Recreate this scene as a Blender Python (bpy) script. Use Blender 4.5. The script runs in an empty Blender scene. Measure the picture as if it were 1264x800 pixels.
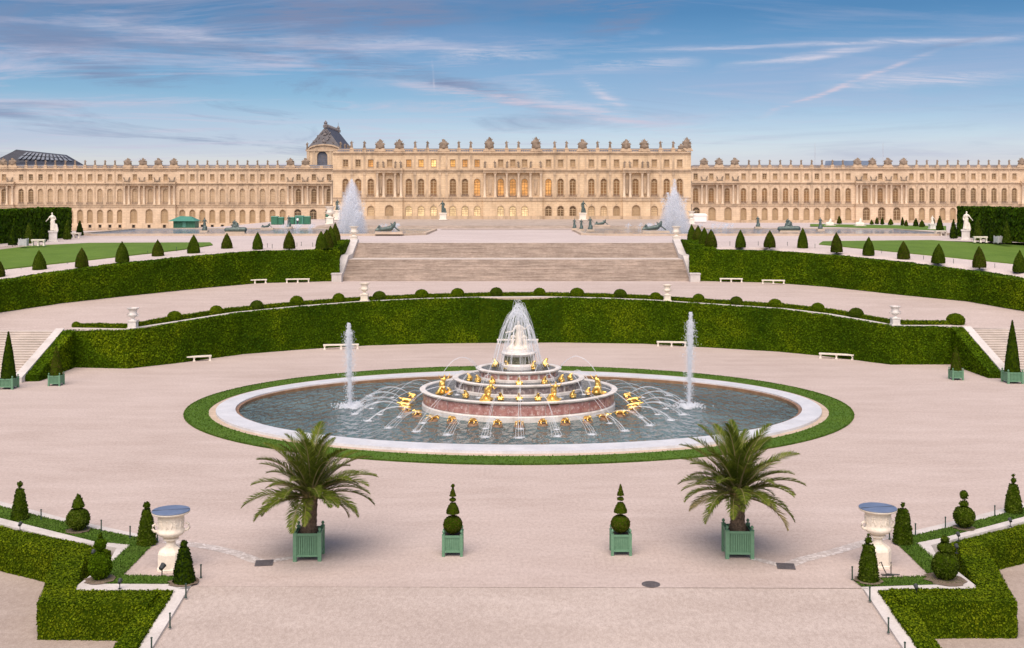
import bpy, bmesh, math, random
import numpy as np
from mathutils import Vector, noise
from mathutils.geometry import tessellate_polygon
R = math.radians
PI = math.pi
SC = bpy.context.scene
COL = SC.collection
random.seed(7)
RNG = np.random.default_rng(7)

# ---------------------------------------------------------------- survey: the camera, and points of the photograph put on the ground
F, CX, YH, H, CAMX = 1400.0, 632.0, 245.0, 15.85, -0.5
def at(x, y, z=0.0):
    Y = F * (H - z) / (y - YH)
    return Vector((CAMX + (x - CX) * Y / F, Y, z))
def atY(x, y, Y):
    return Vector((CAMX + (x - CX) * Y / F, Y, H - (y - YH) * Y / F))
def pxm(Y): return F / Y

# ---------------------------------------------------------------- objects
def tag(o, label=None, cat=None, group=None, kind=None):
    if label: o['label'] = label
    if cat: o['category'] = cat
    if group: o['group'] = group
    if kind: o['kind'] = kind
    return o
def thing(name, label, cat, loc=(0, 0, 0), rz=0.0, group=None):
    o = bpy.data.objects.new(name, None)
    o.empty_display_size = 0.3
    COL.objects.link(o)
    o.location = loc
    o.rotation_euler = (0, 0, rz)
    return tag(o, label, cat, group)
def link(name, mesh, parent=None, loc=(0, 0, 0), rz=0.0, sc=None):
    o = bpy.data.objects.new(name, mesh)
    COL.objects.link(o)
    o.location = loc
    o.rotation_euler = (0, 0, rz)
    if sc is not None: o.scale = (sc, sc, sc) if not hasattr(sc, '__len__') else sc
    if parent: o.parent = parent
    return o
CH = {}
def kids(o):
    return [c for c in COL.objects if c.parent == o]
def dup(root, loc, rz=0.0, label=None, sc=None, tree=None):
    """copy of a thing with copies of its parts and sub-parts; tree = cached list of (part, [sub-parts])"""
    r = root.copy(); COL.objects.link(r)
    r.location = loc; r.rotation_euler = (0, 0, rz)
    if sc is not None: r.scale = (sc, sc, sc) if not hasattr(sc, '__len__') else sc
    if label: r['label'] = label
    for ch, gs in tree or []:
        c = ch.copy(); COL.objects.link(c); c.parent = r
        for g in gs:
            d = g.copy(); COL.objects.link(d); d.parent = c
    return r
def tree_of(root):
    return [(c, kids(c)) for c in kids(root)]
ORD = ['first', 'second', 'third', 'fourth', 'fifth', 'sixth', 'seventh', 'eighth', 'ninth', 'tenth', 'eleventh', 'twelfth',
       'thirteenth', 'fourteenth', 'fifteenth', 'sixteenth', 'seventeenth', 'eighteenth', 'nineteenth', 'twentieth']

class MB:
    def __init__(s): s.v = []; s.f = []; s.m = []
    def add(s, vs, fs, mi=0):
        b = len(s.v)
        s.v.extend([tuple(p) for p in vs])
        for f in fs:
            s.f.append(tuple(b + i for i in f)); s.m.append(mi)
    def quad(s, a, b, c, d, mi=0): s.add([a, b, c, d], [(0, 1, 2, 3)], mi)
    def box(s, x0, x1, y0, y1, z0, z1, mi=0):
        s.add([(x0, y0, z0), (x1, y0, z0), (x1, y1, z0), (x0, y1, z0), (x0, y0, z1), (x1, y0, z1), (x1, y1, z1), (x0, y1, z1)],
              [(0, 3, 2, 1), (4, 5, 6, 7), (0, 1, 5, 4), (1, 2, 6, 5), (2, 3, 7, 6), (3, 0, 4, 7)], mi)
    def cbox(s, cx, cy, z0, wx, wy, h, mi=0, taper=1.0):
        a, b = wx / 2, wy / 2; c, d = a * taper, b * taper
        s.add([(cx - a, cy - b, z0), (cx + a, cy - b, z0), (cx + a, cy + b, z0), (cx - a, cy + b, z0),
               (cx - c, cy - d, z0 + h), (cx + c, cy - d, z0 + h), (cx + c, cy + d, z0 + h), (cx - c, cy + d, z0 + h)],
              [(0, 3, 2, 1), (4, 5, 6, 7), (0, 1, 5, 4), (1, 2, 6, 5), (2, 3, 7, 6), (3, 0, 4, 7)], mi)
    def prism(s, pts, z0, z1, mi=0):
        n = len(pts)
        za = z0 if hasattr(z0, '__len__') else [z0] * n
        zb = z1 if hasattr(z1, '__len__') else [z1] * n
        vs = [(p[0], p[1], za[i]) for i, p in enumerate(pts)] + [(p[0], p[1], zb[i]) for i, p in enumerate(pts)]
        tris = tessellate_polygon([[Vector((p[0], p[1], 0)) for p in pts]])
        fs = []
        for t in tris:
            a, b, c = [Vector(pts[i][:2]) for i in t]
            if (b - a).x * (c - a).y - (b - a).y * (c - a).x < 0: t = (t[0], t[2], t[1])
            fs.append(tuple(n + i for i in t)); fs.append((t[2], t[1], t[0]))
        ar = sum(pts[i][0] * pts[(i + 1) % n][1] - pts[(i + 1) % n][0] * pts[i][1] for i in range(n))
        for i in range(n):
            j = (i + 1) % n
            fs.append((i, j, n + j, n + i) if ar > 0 else (j, i, n + i, n + j))
        s.add(vs, fs, mi)
    def lathe(s, prof, n=16, c=(0, 0, 0), sx=1.0, sy=1.0, mi=0, a0=0.0, cap=True):
        vs = []; fs = []
        for r, z in prof:
            for k in range(n):
                a = a0 + 2 * PI * k / n
                vs.append((c[0] + r * sx * math.cos(a), c[1] + r * sy * math.sin(a), c[2] + z))
        for i in range(len(prof) - 1):
            for k in range(n):
                k2 = (k + 1) % n
                fs.append((i * n + k, i * n + k2, (i + 1) * n + k2, (i + 1) * n + k))
        if cap:
            fs.append(tuple(range(n - 1, -1, -1)))
            fs.append(tuple((len(prof) - 1) * n + k for k in range(n)))
        s.add(vs, fs, mi)
    def tube(s, path, rad, n=6, mi=0, cap=True):
        path = [Vector(p) for p in path]
        if not hasattr(rad, '__len__'): rad = [rad] * len(path)
        vs = []; fs = []
        up = Vector((0, 0, 1))
        for i, p in enumerate(path):
            t = (path[min(i + 1, len(path) - 1)] - path[max(i - 1, 0)])
            if t.length < 1e-9: t = Vector((0, 0, 1))
            t.normalize()
            a = t.cross(up)
            if a.length < 1e-3: a = t.cross(Vector((1, 0, 0)))
            a.normalize(); b = t.cross(a)
            for k in range(n):
                w = 2 * PI * k / n
                vs.append(p + (a * math.cos(w) + b * math.sin(w)) * rad[i])
        for i in range(len(path) - 1):
            for k in range(n):
                k2 = (k + 1) % n
                fs.append((i * n + k, i * n + k2, (i + 1) * n + k2, (i + 1) * n + k))
        if cap:
            fs.append(tuple(range(n))); fs.append(tuple((len(path) - 1) * n + k for k in range(n - 1, -1, -1)))
        s.add(vs, fs, mi)
    def loft(s, rows, mi=0):
        n = len(rows[0]); vs = [p for r in rows for p in r]; fs = []
        for i in range(len(rows) - 1):
            for k in range(n - 1):
                fs.append((i * n + k, i * n + k + 1, (i + 1) * n + k + 1, (i + 1) * n + k))
        s.add(vs, fs, mi)
    def mesh(s, name, mats, smooth=False, origin=None):
        me = bpy.data.meshes.new(name)
        vs = s.v if origin is None else [(p[0] - origin[0], p[1] - origin[1], p[2] - origin[2]) for p in s.v]
        me.from_pydata(vs, [], s.f)
        if not isinstance(mats, (list, tuple)): mats = [mats]
        for m in mats: me.materials.append(m)
        if len(mats) > 1: me.polygons.foreach_set('material_index', s.m)
        if smooth: me.polygons.foreach_set('use_smooth', [True] * len(me.polygons))
        me.update()
        return me
    def build(s, name, mats, parent=None, smooth=False, origin=None, loc=(0, 0, 0), rz=0.0):
        return link(name, s.mesh(name, mats, smooth, origin), parent, loc if parent or origin is None else origin, rz)

def smooth_by_angle(me, ang=40):
    """flat faces where the edge is sharp, smooth elsewhere"""
    me.polygons.foreach_set('use_smooth', [True] * len(me.polygons))
    bm = bmesh.new(); bm.from_mesh(me)
    for e in bm.edges:
        if len(e.link_faces) == 2:
            e.smooth = e.calc_face_angle(0) < R(ang)
    bm.to_mesh(me); bm.free()
    return me

# ---------------------------------------------------------------- materials
def new_mat(name):
    m = bpy.data.materials.new(name); m.use_nodes = True
    nt = m.node_tree
    return m, nt, nt.nodes['Principled BSDF']
def N(nt, kind, **kw):
    n = nt.nodes.new(kind)
    for k, v in kw.items(): setattr(n, k, v)
    return n
def lnk(nt, a, b): nt.links.new(a, b)
def pos(nt, space='world'):
    if space == 'world':
        return N(nt, 'ShaderNodeNewGeometry').outputs['Position']
    return N(nt, 'ShaderNodeTexCoord').outputs['Object']
def scaled(nt, src, sc):
    mp = N(nt, 'ShaderNodeMapping'); mp.inputs['Scale'].default_value = sc
    lnk(nt, src, mp.inputs['Vector']); return mp.outputs['Vector']
def nz(nt, vec, scale, detail=3.0, rough=0.55):
    n = N(nt, 'ShaderNodeTexNoise'); n.inputs['Scale'].default_value = scale
    n.inputs['Detail'].default_value = detail; n.inputs['Roughness'].default_value = rough
    lnk(nt, vec, n.inputs['Vector']); return n.outputs['Fac']
def ramp(nt, fac, stops):
    r = N(nt, 'ShaderNodeValToRGB'); el = r.color_ramp.elements
    while len(el) < len(stops): el.new(0.5)
    for e, (p, c) in zip(el, stops):
        e.position = p; e.color = (*c, 1) if len(c) == 3 else c
    lnk(nt, fac, r.inputs['Fac']); return r.outputs['Color']
def mixc(nt, fac, a, b, mode='MIX'):
    m = N(nt, 'ShaderNodeMix', data_type='RGBA', blend_type=mode)
    for sock, v in ((m.inputs[0], fac), (m.inputs[6], a), (m.inputs[7], b)):
        if isinstance(v, (int, float)): sock.default_value = v
        elif isinstance(v, tuple): sock.default_value = (*v, 1)
        else: lnk(nt, v, sock)
    return m.outputs[2]
def bump(nt, bs, height, strength, dist):
    b = N(nt, 'ShaderNodeBump'); b.inputs['Strength'].default_value = strength; b.inputs['Distance'].default_value = dist
    lnk(nt, height, b.inputs['Height']); lnk(nt, b.outputs['Normal'], bs.inputs['Normal'])
def vmat(name, c1, c2, scale=2.0, rough=0.7, fine=None, bmp=0.0, bscale=20.0, metal=0.0, space='obj', spec=0.5, detail=4.0, lo=0.3, hi=0.7):
    m, nt, bs = new_mat(name)
    p = pos(nt, space)
    c = ramp(nt, nz(nt, p, scale, detail), [(lo, c1), (hi, c2)])
    if fine:
        g = ramp(nt, nz(nt, p, fine[0], 2.0), [(0.3, (1 - fine[1],) * 3), (0.7, (1 + fine[1],) * 3)])
        c = mixc(nt, 1.0, c, g, 'MULTIPLY')
    lnk(nt, c, bs.inputs['Base Color'])
    bs.inputs['Roughness'].default_value = rough; bs.inputs['Metallic'].default_value = metal
    bs.inputs['Specular IOR Level'].default_value = spec
    if bmp: bump(nt, bs, nz(nt, p, bscale, 3.0), bmp, 0.05)
    return m

M = {}
def gravel(name, ca, cb, cc, streak=True):
    m, nt, bs = new_mat(name)
    p = pos(nt)
    c = ramp(nt, nz(nt, p, 0.07, 5.0, 0.6), [(0.3, ca), (0.72, cb)])
    band = nz(nt, scaled(nt, p, (0.16, 0.55, 0.4)), 1.0, 6.0, 0.68)          # rake marks and wear
    c = mixc(nt, ramp(nt, band, [(0.42, (0, 0, 0)), (0.66, (0.55,) * 3)]), c, cc)
    g = nz(nt, scaled(nt, p, (1.0, 0.6, 1.0)), 6.5, 5.0, 0.8)
    c = mixc(nt, 1.0, c, ramp(nt, g, [(0.32, (0.83, 0.82, 0.81)), (0.68, (1.13, 1.14, 1.15))]), 'MULTIPLY')
    g2 = nz(nt, p, 34.0, 2.0, 0.7)
    c = mixc(nt, 1.0, c, ramp(nt, g2, [(0.32, (0.78, 0.77, 0.76)), (0.68, (1.2, 1.2, 1.2))]), 'MULTIPLY')
    lnk(nt, c, bs.inputs['Base Color']); bs.inputs['Roughness'].default_value = 0.92
    bs.inputs['Specular IOR Level'].default_value = 0.15
    bump(nt, bs, g2, 0.35, 0.03)
    return m
M['gravel'] = gravel('pale_gravel', (0.43, 0.35, 0.31), (0.505, 0.42, 0.38), (0.555, 0.47, 0.43))
M['gravel_pale'] = gravel('white_gravel', (0.475, 0.405, 0.38), (0.555, 0.48, 0.455), (0.60, 0.53, 0.50))
M['gravel_warm'] = gravel('ochre_gravel', (0.33, 0.265, 0.225), (0.40, 0.33, 0.285), (0.44, 0.37, 0.325))
M['ramp'] = gravel('compacted_gravel', (0.39, 0.325, 0.29), (0.46, 0.39, 0.345), (0.50, 0.43, 0.39))
M['earth'] = vmat('bare_earth', (0.12, 0.085, 0.06), (0.2, 0.15, 0.11), 3.0, 0.95, bmp=0.6)
M['soil'] = vmat('dark_soil', (0.025, 0.018, 0.014), (0.06, 0.04, 0.03), 9.0, 0.95, bmp=0.8)

def lawn_mat(name, a, b, c3):
    m, nt, bs = new_mat(name)
    p = pos(nt)
    c = ramp(nt, nz(nt, p, 0.25, 5.0, 0.65), [(0.3, a), (0.7, b)])
    c = mixc(nt, ramp(nt, nz(nt, scaled(nt, p, (0.25, 1.2, 0.6)), 1.3, 5.0, 0.7), [(0.48, (0, 0, 0)), (0.75, (0.6,) * 3)]), c, c3)
    g = nz(nt, p, 26.0, 3.0, 0.7)
    c = mixc(nt, 1.0, c, ramp(nt, g, [(0.3, (0.62,) * 3), (0.7, (1.35,) * 3)]), 'MULTIPLY')
    lnk(nt, c, bs.inputs['Base Color']); bs.inputs['Roughness'].default_value = 0.85
    bs.inputs['Specular IOR Level'].default_value = 0.2
    bump(nt, bs, g, 0.8, 0.06)
    return m
M['lawn'] = lawn_mat('mown_lawn', (0.085, 0.155, 0.018), (0.12, 0.205, 0.028), (0.15, 0.215, 0.045))
M['turf'] = lawn_mat('turf_strip', (0.06, 0.125, 0.012), (0.09, 0.17, 0.018), (0.115, 0.175, 0.03))

def leaf_mat(name, dark, mid, light, clump=0.5, rough=0.55, trans=0.18):
    m, nt, bs = new_mat(name)
    p = pos(nt)
    geo = N(nt, 'ShaderNodeNewGeometry')
    c = ramp(nt, nz(nt, p, clump, 6.0, 0.66), [(0.34, dark), (0.52, mid), (0.7, light)])
    isl = ramp(nt, geo.outputs['Random Per Island'], [(0.0, (0.55, 0.6, 0.55)), (0.6, (1.0, 1.0, 1.0)), (1.0, (1.5, 1.42, 1.2))])
    c = mixc(nt, 1.0, c, isl, 'MULTIPLY')
    lnk(nt, c, bs.inputs['Base Color']); bs.inputs['Roughness'].default_value = rough
    bs.inputs['Specular IOR Level'].default_value = 0.04
    if trans:
        out = nt.nodes['Material Output']
        t = N(nt, 'ShaderNodeBsdfTranslucent'); lnk(nt, c, t.inputs['Color'])
        mx = N(nt, 'ShaderNodeMixShader'); mx.inputs[0].default_value = trans
        lnk(nt, bs.outputs[0], mx.inputs[1]); lnk(nt, t.outputs[0], mx.inputs[2]); lnk(nt, mx.outputs[0], out.inputs['Surface'])
    return m
M['hornbeam'] = leaf_mat('hornbeam_leaves', (0.0316, 0.0715, 0.0013), (0.0642, 0.1174, 0.0016), (0.1446, 0.1963, 0.0034), 0.22)
M['hornbeam_dark'] = leaf_mat('dark_hornbeam_leaves', (0.0227, 0.0573, 0.0015), (0.0391, 0.0827, 0.0018), (0.0640, 0.1141, 0.0025), 0.25)
M['box'] = leaf_mat('box_leaves', (0.0725, 0.1176, 0.0024), (0.0961, 0.1391, 0.0028), (0.1467, 0.1838, 0.0051), 0.5)
M['yew'] = leaf_mat('yew_leaves', (0.0414, 0.0414, 0.0069), (0.0621, 0.0621, 0.0103), (0.0920, 0.0920, 0.0161), 0.8)
M['yew_green'] = leaf_mat('green_yew_leaves', (0.0364, 0.0572, 0.0052), (0.0559, 0.0832, 0.0078), (0.0884, 0.1222, 0.0130), 0.9)
M['holly'] = leaf_mat('dark_evergreen_leaves', (0.0092, 0.0200, 0.0031), (0.0161, 0.0333, 0.0038), (0.0314, 0.0539, 0.0055), 1.2)
M['palm'] = leaf_mat('palm_leaf', (0.06, 0.09, 0.011), (0.10, 0.132, 0.017), (0.165, 0.185, 0.038), 0.8, trans=0.22)
M['palm_dry'] = leaf_mat('dry_palm_leaf', (0.17, 0.14, 0.06), (0.24, 0.2, 0.09), (0.31, 0.26, 0.14), 1.2, trans=0.15)
M['twig'] = vmat('twigs', (0.03, 0.028, 0.012), (0.075, 0.06, 0.032), 5.0, 0.9)
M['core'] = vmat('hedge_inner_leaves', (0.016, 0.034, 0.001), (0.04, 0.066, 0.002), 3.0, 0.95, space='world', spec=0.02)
M['bark'] = vmat('palm_bark', (0.07, 0.048, 0.032), (0.19, 0.135, 0.09), 9.0, 0.9, bmp=0.6)

def stone(name, a, b, scale=0.6, courses=None, rough=0.8, stain=(0.2, 0.16, 0.12), stain_amt=0.35, space='world'):
    m, nt, bs = new_mat(name)
    p = pos(nt, space)
    c = ramp(nt, nz(nt, p, scale, 5.0, 0.6), [(0.3, a), (0.7, b)])
    st = nz(nt, scaled(nt, p, (1.0, 1.0, 0.22)), 0.55, 6.0, 0.7)
    c = mixc(nt, ramp(nt, st, [(0.5, (0, 0, 0)), (0.8, (stain_amt,) * 3)]), c, stain)
    g = nz(nt, p, 9.0, 3.0, 0.7)
    c = mixc(nt, 1.0, c, ramp(nt, g, [(0.3, (0.9,) * 3), (0.7, (1.08,) * 3)]), 'MULTIPLY')
    if courses:
        sx = N(nt, 'ShaderNodeSeparateXYZ'); lnk(nt, p, sx.inputs[0])
        cb = N(nt, 'ShaderNodeCombineXYZ'); lnk(nt, sx.outputs[0], cb.inputs[0]); lnk(nt, sx.outputs[2], cb.inputs[1])
        br = N(nt, 'ShaderNodeTexBrick'); lnk(nt, cb.outputs[0], br.inputs['Vector'])
        br.inputs['Scale'].default_value = 1.0; br.inputs['Brick Width'].default_value = courses[0]; br.inputs['Row Height'].default_value = courses[1]
        br.inputs['Mortar Size'].default_value = 0.03
        br.inputs['Color1'].default_value = (1, 1, 1, 1); br.inputs['Color2'].default_value = (0.88, 0.89, 0.9, 1); br.inputs['Mortar'].default_value = (0.72, 0.7, 0.68, 1)
        c = mixc(nt, 1.0, c, br.outputs['Color'], 'MULTIPLY')
    lnk(nt, c, bs.inputs['Base Color']); bs.inputs['Roughness'].default_value = rough
    bs.inputs['Specular IOR Level'].default_value = 0.25
    bump(nt, bs, g, 0.3, 0.03)
    return m
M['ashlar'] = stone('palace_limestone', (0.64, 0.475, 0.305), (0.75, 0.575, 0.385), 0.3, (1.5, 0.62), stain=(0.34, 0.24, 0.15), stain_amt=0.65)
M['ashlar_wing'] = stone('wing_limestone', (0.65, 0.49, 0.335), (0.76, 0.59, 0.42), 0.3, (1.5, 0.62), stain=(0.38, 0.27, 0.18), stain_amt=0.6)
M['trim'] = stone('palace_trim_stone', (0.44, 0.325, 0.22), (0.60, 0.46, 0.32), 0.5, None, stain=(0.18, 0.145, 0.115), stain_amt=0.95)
M['column'] = stone('palace_column_stone', (0.60, 0.47, 0.34), (0.70, 0.57, 0.43), 0.8, None, stain_amt=0.25)
M['weathered'] = stone('weathered_statue_stone', (0.15, 0.115, 0.085), (0.32, 0.25, 0.19), 1.2, None, stain=(0.10, 0.085, 0.07), stain_amt=0.9)
M['coping'] = stone('coping_stone', (0.50, 0.46, 0.43), (0.62, 0.58, 0.55), 0.8, None, stain=(0.3, 0.25, 0.2), stain_amt=0.45)
M['stairs'] = stone('stair_stone', (0.34, 0.275, 0.225), (0.50, 0.415, 0.35), 0.45, None, stain=(0.17, 0.145, 0.11), stain_amt=0.7)
def worn_steps():
    m, nt, bs = new_mat('worn_step_stone'); p = pos(nt)
    c = ramp(nt, nz(nt, p, 0.45, 5.0, 0.65), [(0.3, (0.36, 0.29, 0.24)), (0.7, (0.50, 0.415, 0.35))])
    c = mixc(nt, 1.0, c, ramp(nt, nz(nt, scaled(nt, p, (0.22, 2.4, 5.0)), 1.0, 5.0, 0.75), [(0.34, (0.66, 0.65, 0.63)), (0.66, (1.26, 1.26, 1.27))]), 'MULTIPLY')
    c = mixc(nt, 1.0, c, ramp(nt, nz(nt, p, 2.6, 4.0, 0.75), [(0.32, (0.82, 0.81, 0.79)), (0.68, (1.13, 1.13, 1.14))]), 'MULTIPLY')
    lnk(nt, c, bs.inputs['Base Color']); bs.inputs['Roughness'].default_value = 0.85; bs.inputs['Specular IOR Level'].default_value = 0.2
    return m
M['stairs_worn'] = worn_steps()
M['stairs_pale'] = stone('pale_stair_stone', (0.50, 0.44, 0.39), (0.6, 0.53, 0.47), 0.5, None, stain_amt=0.4)
M['marble'] = stone('white_marble', (0.60, 0.565, 0.53), (0.76, 0.725, 0.69), 1.6, None, stain=(0.30, 0.25, 0.2), stain_amt=0.75, rough=0.5)
M['statue_marble'] = stone('statue_marble', (0.72, 0.66, 0.57), (0.82, 0.76, 0.67), 2.0, None, stain=(0.4, 0.35, 0.28), stain_amt=0.3, rough=0.55)
M['urn_stone'] = stone('cream_urn_stone', (0.76, 0.67, 0.55), (0.85, 0.77, 0.66), 2.0, None, stain=(0.36, 0.29, 0.22), stain_amt=0.45, rough=0.7)
M['rim'] = stone('pool_rim_marble', (0.54, 0.55, 0.575), (0.67, 0.675, 0.695), 0.7, None, stain=(0.45, 0.4, 0.36), stain_amt=0.4, rough=0.4)
M['kerb'] = stone('beige_kerb_stone', (0.46, 0.36, 0.27), (0.56, 0.45, 0.35), 0.9, None)
M['wetstone'] = stone('wet_brown_stone', (0.2, 0.11, 0.06), (0.32, 0.19, 0.11), 1.5, None, stain=(0.08, 0.06, 0.04), rough=0.4)
M['cobble'] = None
def cobble_mat():
    m, nt, bs = new_mat('granite_setts')
    p = pos(nt)
    v = N(nt, 'ShaderNodeTexVoronoi'); v.inputs['Scale'].default_value = 5.5; lnk(nt, p, v.inputs['Vector'])
    c = ramp(nt, v.outputs['Color'], [(0.2, (0.42, 0.37, 0.34)), (0.8, (0.62, 0.57, 0.54))])
    v2 = N(nt, 'ShaderNodeTexVoronoi', feature='DISTANCE_TO_EDGE'); v2.inputs['Scale'].default_value = 5.5; lnk(nt, p, v2.inputs['Vector'])
    c = mixc(nt, ramp(nt, v2.outputs['Distance'], [(0.0, (0.8,) * 3), (0.09, (0, 0, 0))]), c, (0.36, 0.29, 0.25))
    lnk(nt, c, bs.inputs['Base Color']); bs.inputs['Roughness'].default_value = 0.75
    bump(nt, bs, v2.outputs['Distance'], 0.5, 0.05)
    return m
M['cobble'] = cobble_mat()
def veined(name, a, b, vein, scale=2.2, amt=0.8):
    m, nt, bs = new_mat(name)
    p = pos(nt)
    c = ramp(nt, nz(nt, p, scale, 6.0, 0.7), [(0.38, a), (0.62, b)])
    v = nz(nt, p, scale * 1.7, 8.0, 0.75)
    c = mixc(nt, ramp(nt, v, [(0.52, (0, 0, 0)), (0.63, (amt,) * 3)]), c, vein)
    lnk(nt, c, bs.inputs['Base Color']); bs.inputs['Roughness'].default_value = 0.3
    return m
M['red_marble'] = veined('red_marble', (0.31, 0.125, 0.11), (0.48, 0.265, 0.24), (0.72, 0.61, 0.57))
M['grey_marble'] = veined('grey_purple_marble', (0.12, 0.095, 0.1), (0.28, 0.22, 0.22), (0.6, 0.54, 0.5))
M['green_marble'] = veined('green_marble', (0.035, 0.04, 0.025), (0.13, 0.13, 0.08), (0.4, 0.38, 0.27), 3.0, 0.5)
M['gold'] = vmat('gilded_lead', (0.93, 0.56, 0.13), (1.0, 0.70, 0.24), 6.0, 0.38, metal=1.0, bmp=0.3, bscale=14)
M['gold2'] = vmat('gilt_worn', (0.85, 0.52, 0.13), (0.98, 0.66, 0.22), 5.0, 0.42, metal=0.85, bmp=0.3, bscale=14)
M['bronze'] = vmat('green_bronze', (0.045, 0.07, 0.068), (0.115, 0.155, 0.14), 3.0, 0.5, metal=0.3)
M['slate'] = vmat('slate_roof', (0.075, 0.085, 0.115), (0.13, 0.14, 0.175), 0.5, 0.5, space='world')
M['slate_dark'] = vmat('dark_slate_roof', (0.018, 0.021, 0.03), (0.036, 0.04, 0.055), 0.5, 0.45, space='world')
M['zinc'] = vmat('zinc_roof', (0.14, 0.19, 0.28), (0.2, 0.26, 0.36), 0.4, 0.4, space='world')
M['chapel_slate'] = vmat('chapel_slate', (0.045, 0.045, 0.058), (0.095, 0.088, 0.095), 0.7, 0.55, space='world')
M['lead'] = vmat('ornamented_lead', (0.08, 0.08, 0.1), (0.24, 0.21, 0.19), 1.6, 0.6, space='world')
M['glass_roof'] = vmat('roof_glass', (0.12, 0.14, 0.17), (0.24, 0.26, 0.29), 1.0, 0.15, space='world')
M['green_paint'] = vmat('green_painted_wood', (0.095, 0.215, 0.128), (0.13, 0.265, 0.162), 6.0, 0.55, fine=(40.0, 0.12))
M['kiosk_green'] = vmat('green_kiosk_paint', (0.02, 0.125, 0.07), (0.033, 0.155, 0.09), 2.0, 0.5)
M['kiosk_roof'] = vmat('green_kiosk_roof', (0.05, 0.2, 0.145), (0.075, 0.245, 0.18), 2.0, 0.5)
M['iron'] = vmat('dark_iron', (0.018, 0.022, 0.022), (0.04, 0.045, 0.045), 8.0, 0.5)
M['grate'] = vmat('drain_iron', (0.07, 0.06, 0.06), (0.13, 0.115, 0.115), 8.0, 0.6)
M['post_green'] = vmat('dark_green_metal', (0.02, 0.045, 0.035), (0.035, 0.065, 0.05), 8.0, 0.5)
M['cover'] = vmat('blue_grey_cover', (0.105, 0.145, 0.235), (0.15, 0.195, 0.30), 3.0, 0.5, bmp=0.1)
M['white_cloth'] = vmat('white_canvas', (0.75, 0.73, 0.7), (0.82, 0.8, 0.78), 1.0, 0.8)
M['grey_paint'] = vmat('pale_grey_paint', (0.42, 0.42, 0.44), (0.52, 0.52, 0.54), 3.0, 0.7)
M['skin'] = vmat('skin', (0.5, 0.3, 0.22), (0.55, 0.34, 0.25), 3.0, 0.6)
M['shirt'] = vmat('white_shirt', (0.7, 0.72, 0.76), (0.8, 0.82, 0.85), 3.0, 0.8)
M['trousers'] = vmat('dark_trousers', (0.03, 0.035, 0.06), (0.05, 0.055, 0.09), 3.0, 0.8)
# window fillings
M['amber'] = vmat('amber_window_glass', (0.13, 0.06, 0.018), (0.27, 0.135, 0.045), 0.35, 0.2, space='world', detail=2)
M['brown'] = vmat('brown_window_glass', (0.09, 0.05, 0.022), (0.18, 0.1, 0.045), 0.35, 0.2, space='world', detail=2)
M['tan'] = vmat('tan_shutters', (0.36, 0.245, 0.135), (0.45, 0.315, 0.18), 0.5, 0.7, space='world', detail=2)
M['pale_tan'] = vmat('pale_window_linen', (0.50, 0.37, 0.24), (0.60, 0.46, 0.31), 0.5, 0.7, space='world', detail=2)
M['railing'] = vmat('balcony_railing', (0.16, 0.12, 0.105), (0.26, 0.2, 0.17), 3.0, 0.6, space='world')
M['blind'] = vmat('cream_blinds', (0.60, 0.44, 0.25), (0.70, 0.53, 0.32), 0.4, 0.6, space='world', detail=2)
M['dark'] = vmat('dark_window_glass', (0.045, 0.03, 0.022), (0.10, 0.065, 0.04), 0.4, 0.12, space='world', detail=2)
M['frame'] = vmat('window_frames', (0.52, 0.38, 0.22), (0.6, 0.45, 0.27), 1.0, 0.6, space='world')
M['frame_tan'] = vmat('shutter_frames', (0.42, 0.30, 0.175), (0.5, 0.36, 0.21), 1.0, 0.6, space='world')
def lit_mat(name, col, strength):
    m, nt, bs = new_mat(name)
    p = pos(nt)
    c = ramp(nt, nz(nt, p, 0.8, 3.0), [(0.35, tuple(x * 0.55 for x in col)), (0.65, col)])
    lnk(nt, c, bs.inputs['Base Color']); lnk(nt, c, bs.inputs['Emission Color'])
    bs.inputs['Emission Strength'].default_value = strength; bs.inputs['Roughness'].default_value = 0.2
    return m
M['glow_blind'] = lit_mat('glowing_cream_blind', (0.95, 0.74, 0.42), 0.28)
M['frame_dark'] = vmat('dark_window_frames', (0.2, 0.11, 0.045), (0.28, 0.16, 0.07), 1.0, 0.6, space='world')
M['lit'] = lit_mat('lamp_lit_window', (1.0, 0.55, 0.16), 0.5)
M['lit_soft'] = lit_mat('softly_lit_window', (0.9, 0.46, 0.14), 0.22)
M['lit_bright'] = lit_mat('bright_lit_window', (1.0, 0.66, 0.26), 1.0)

def water_mat(name, col, sx, sc, strength):
    m, nt, bs = new_mat(name)
    p = pos(nt)
    v = scaled(nt, p, sx)
    c = ramp(nt, nz(nt, p, 0.11, 4.0), [(0.35, tuple(x * 0.75 for x in col)), (0.65, tuple(x * 1.25 for x in col))])
    lnk(nt, c, bs.inputs['Base Color'])
    bs.inputs['Roughness'].default_value = 0.06; bs.inputs['IOR'].default_value = 1.33
    a = nz(nt, v, sc, 2.0, 0.5)
    bump(nt, bs, a, strength, 0.95)
    return m
M['water'] = water_mat('pool_water', (0.10, 0.148, 0.15), (1.0, 0.42, 1.0), 2.1, 1.0)
M['water_far'] = water_mat('terrace_pool_water', (0.13, 0.18, 0.23), (1.0, 0.5, 1.0), 0.8, 0.5)
M['water_tier'] = water_mat('tier_water', (0.06, 0.075, 0.085), (1.0, 1.0, 1.0), 5.0, 0.5)
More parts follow.
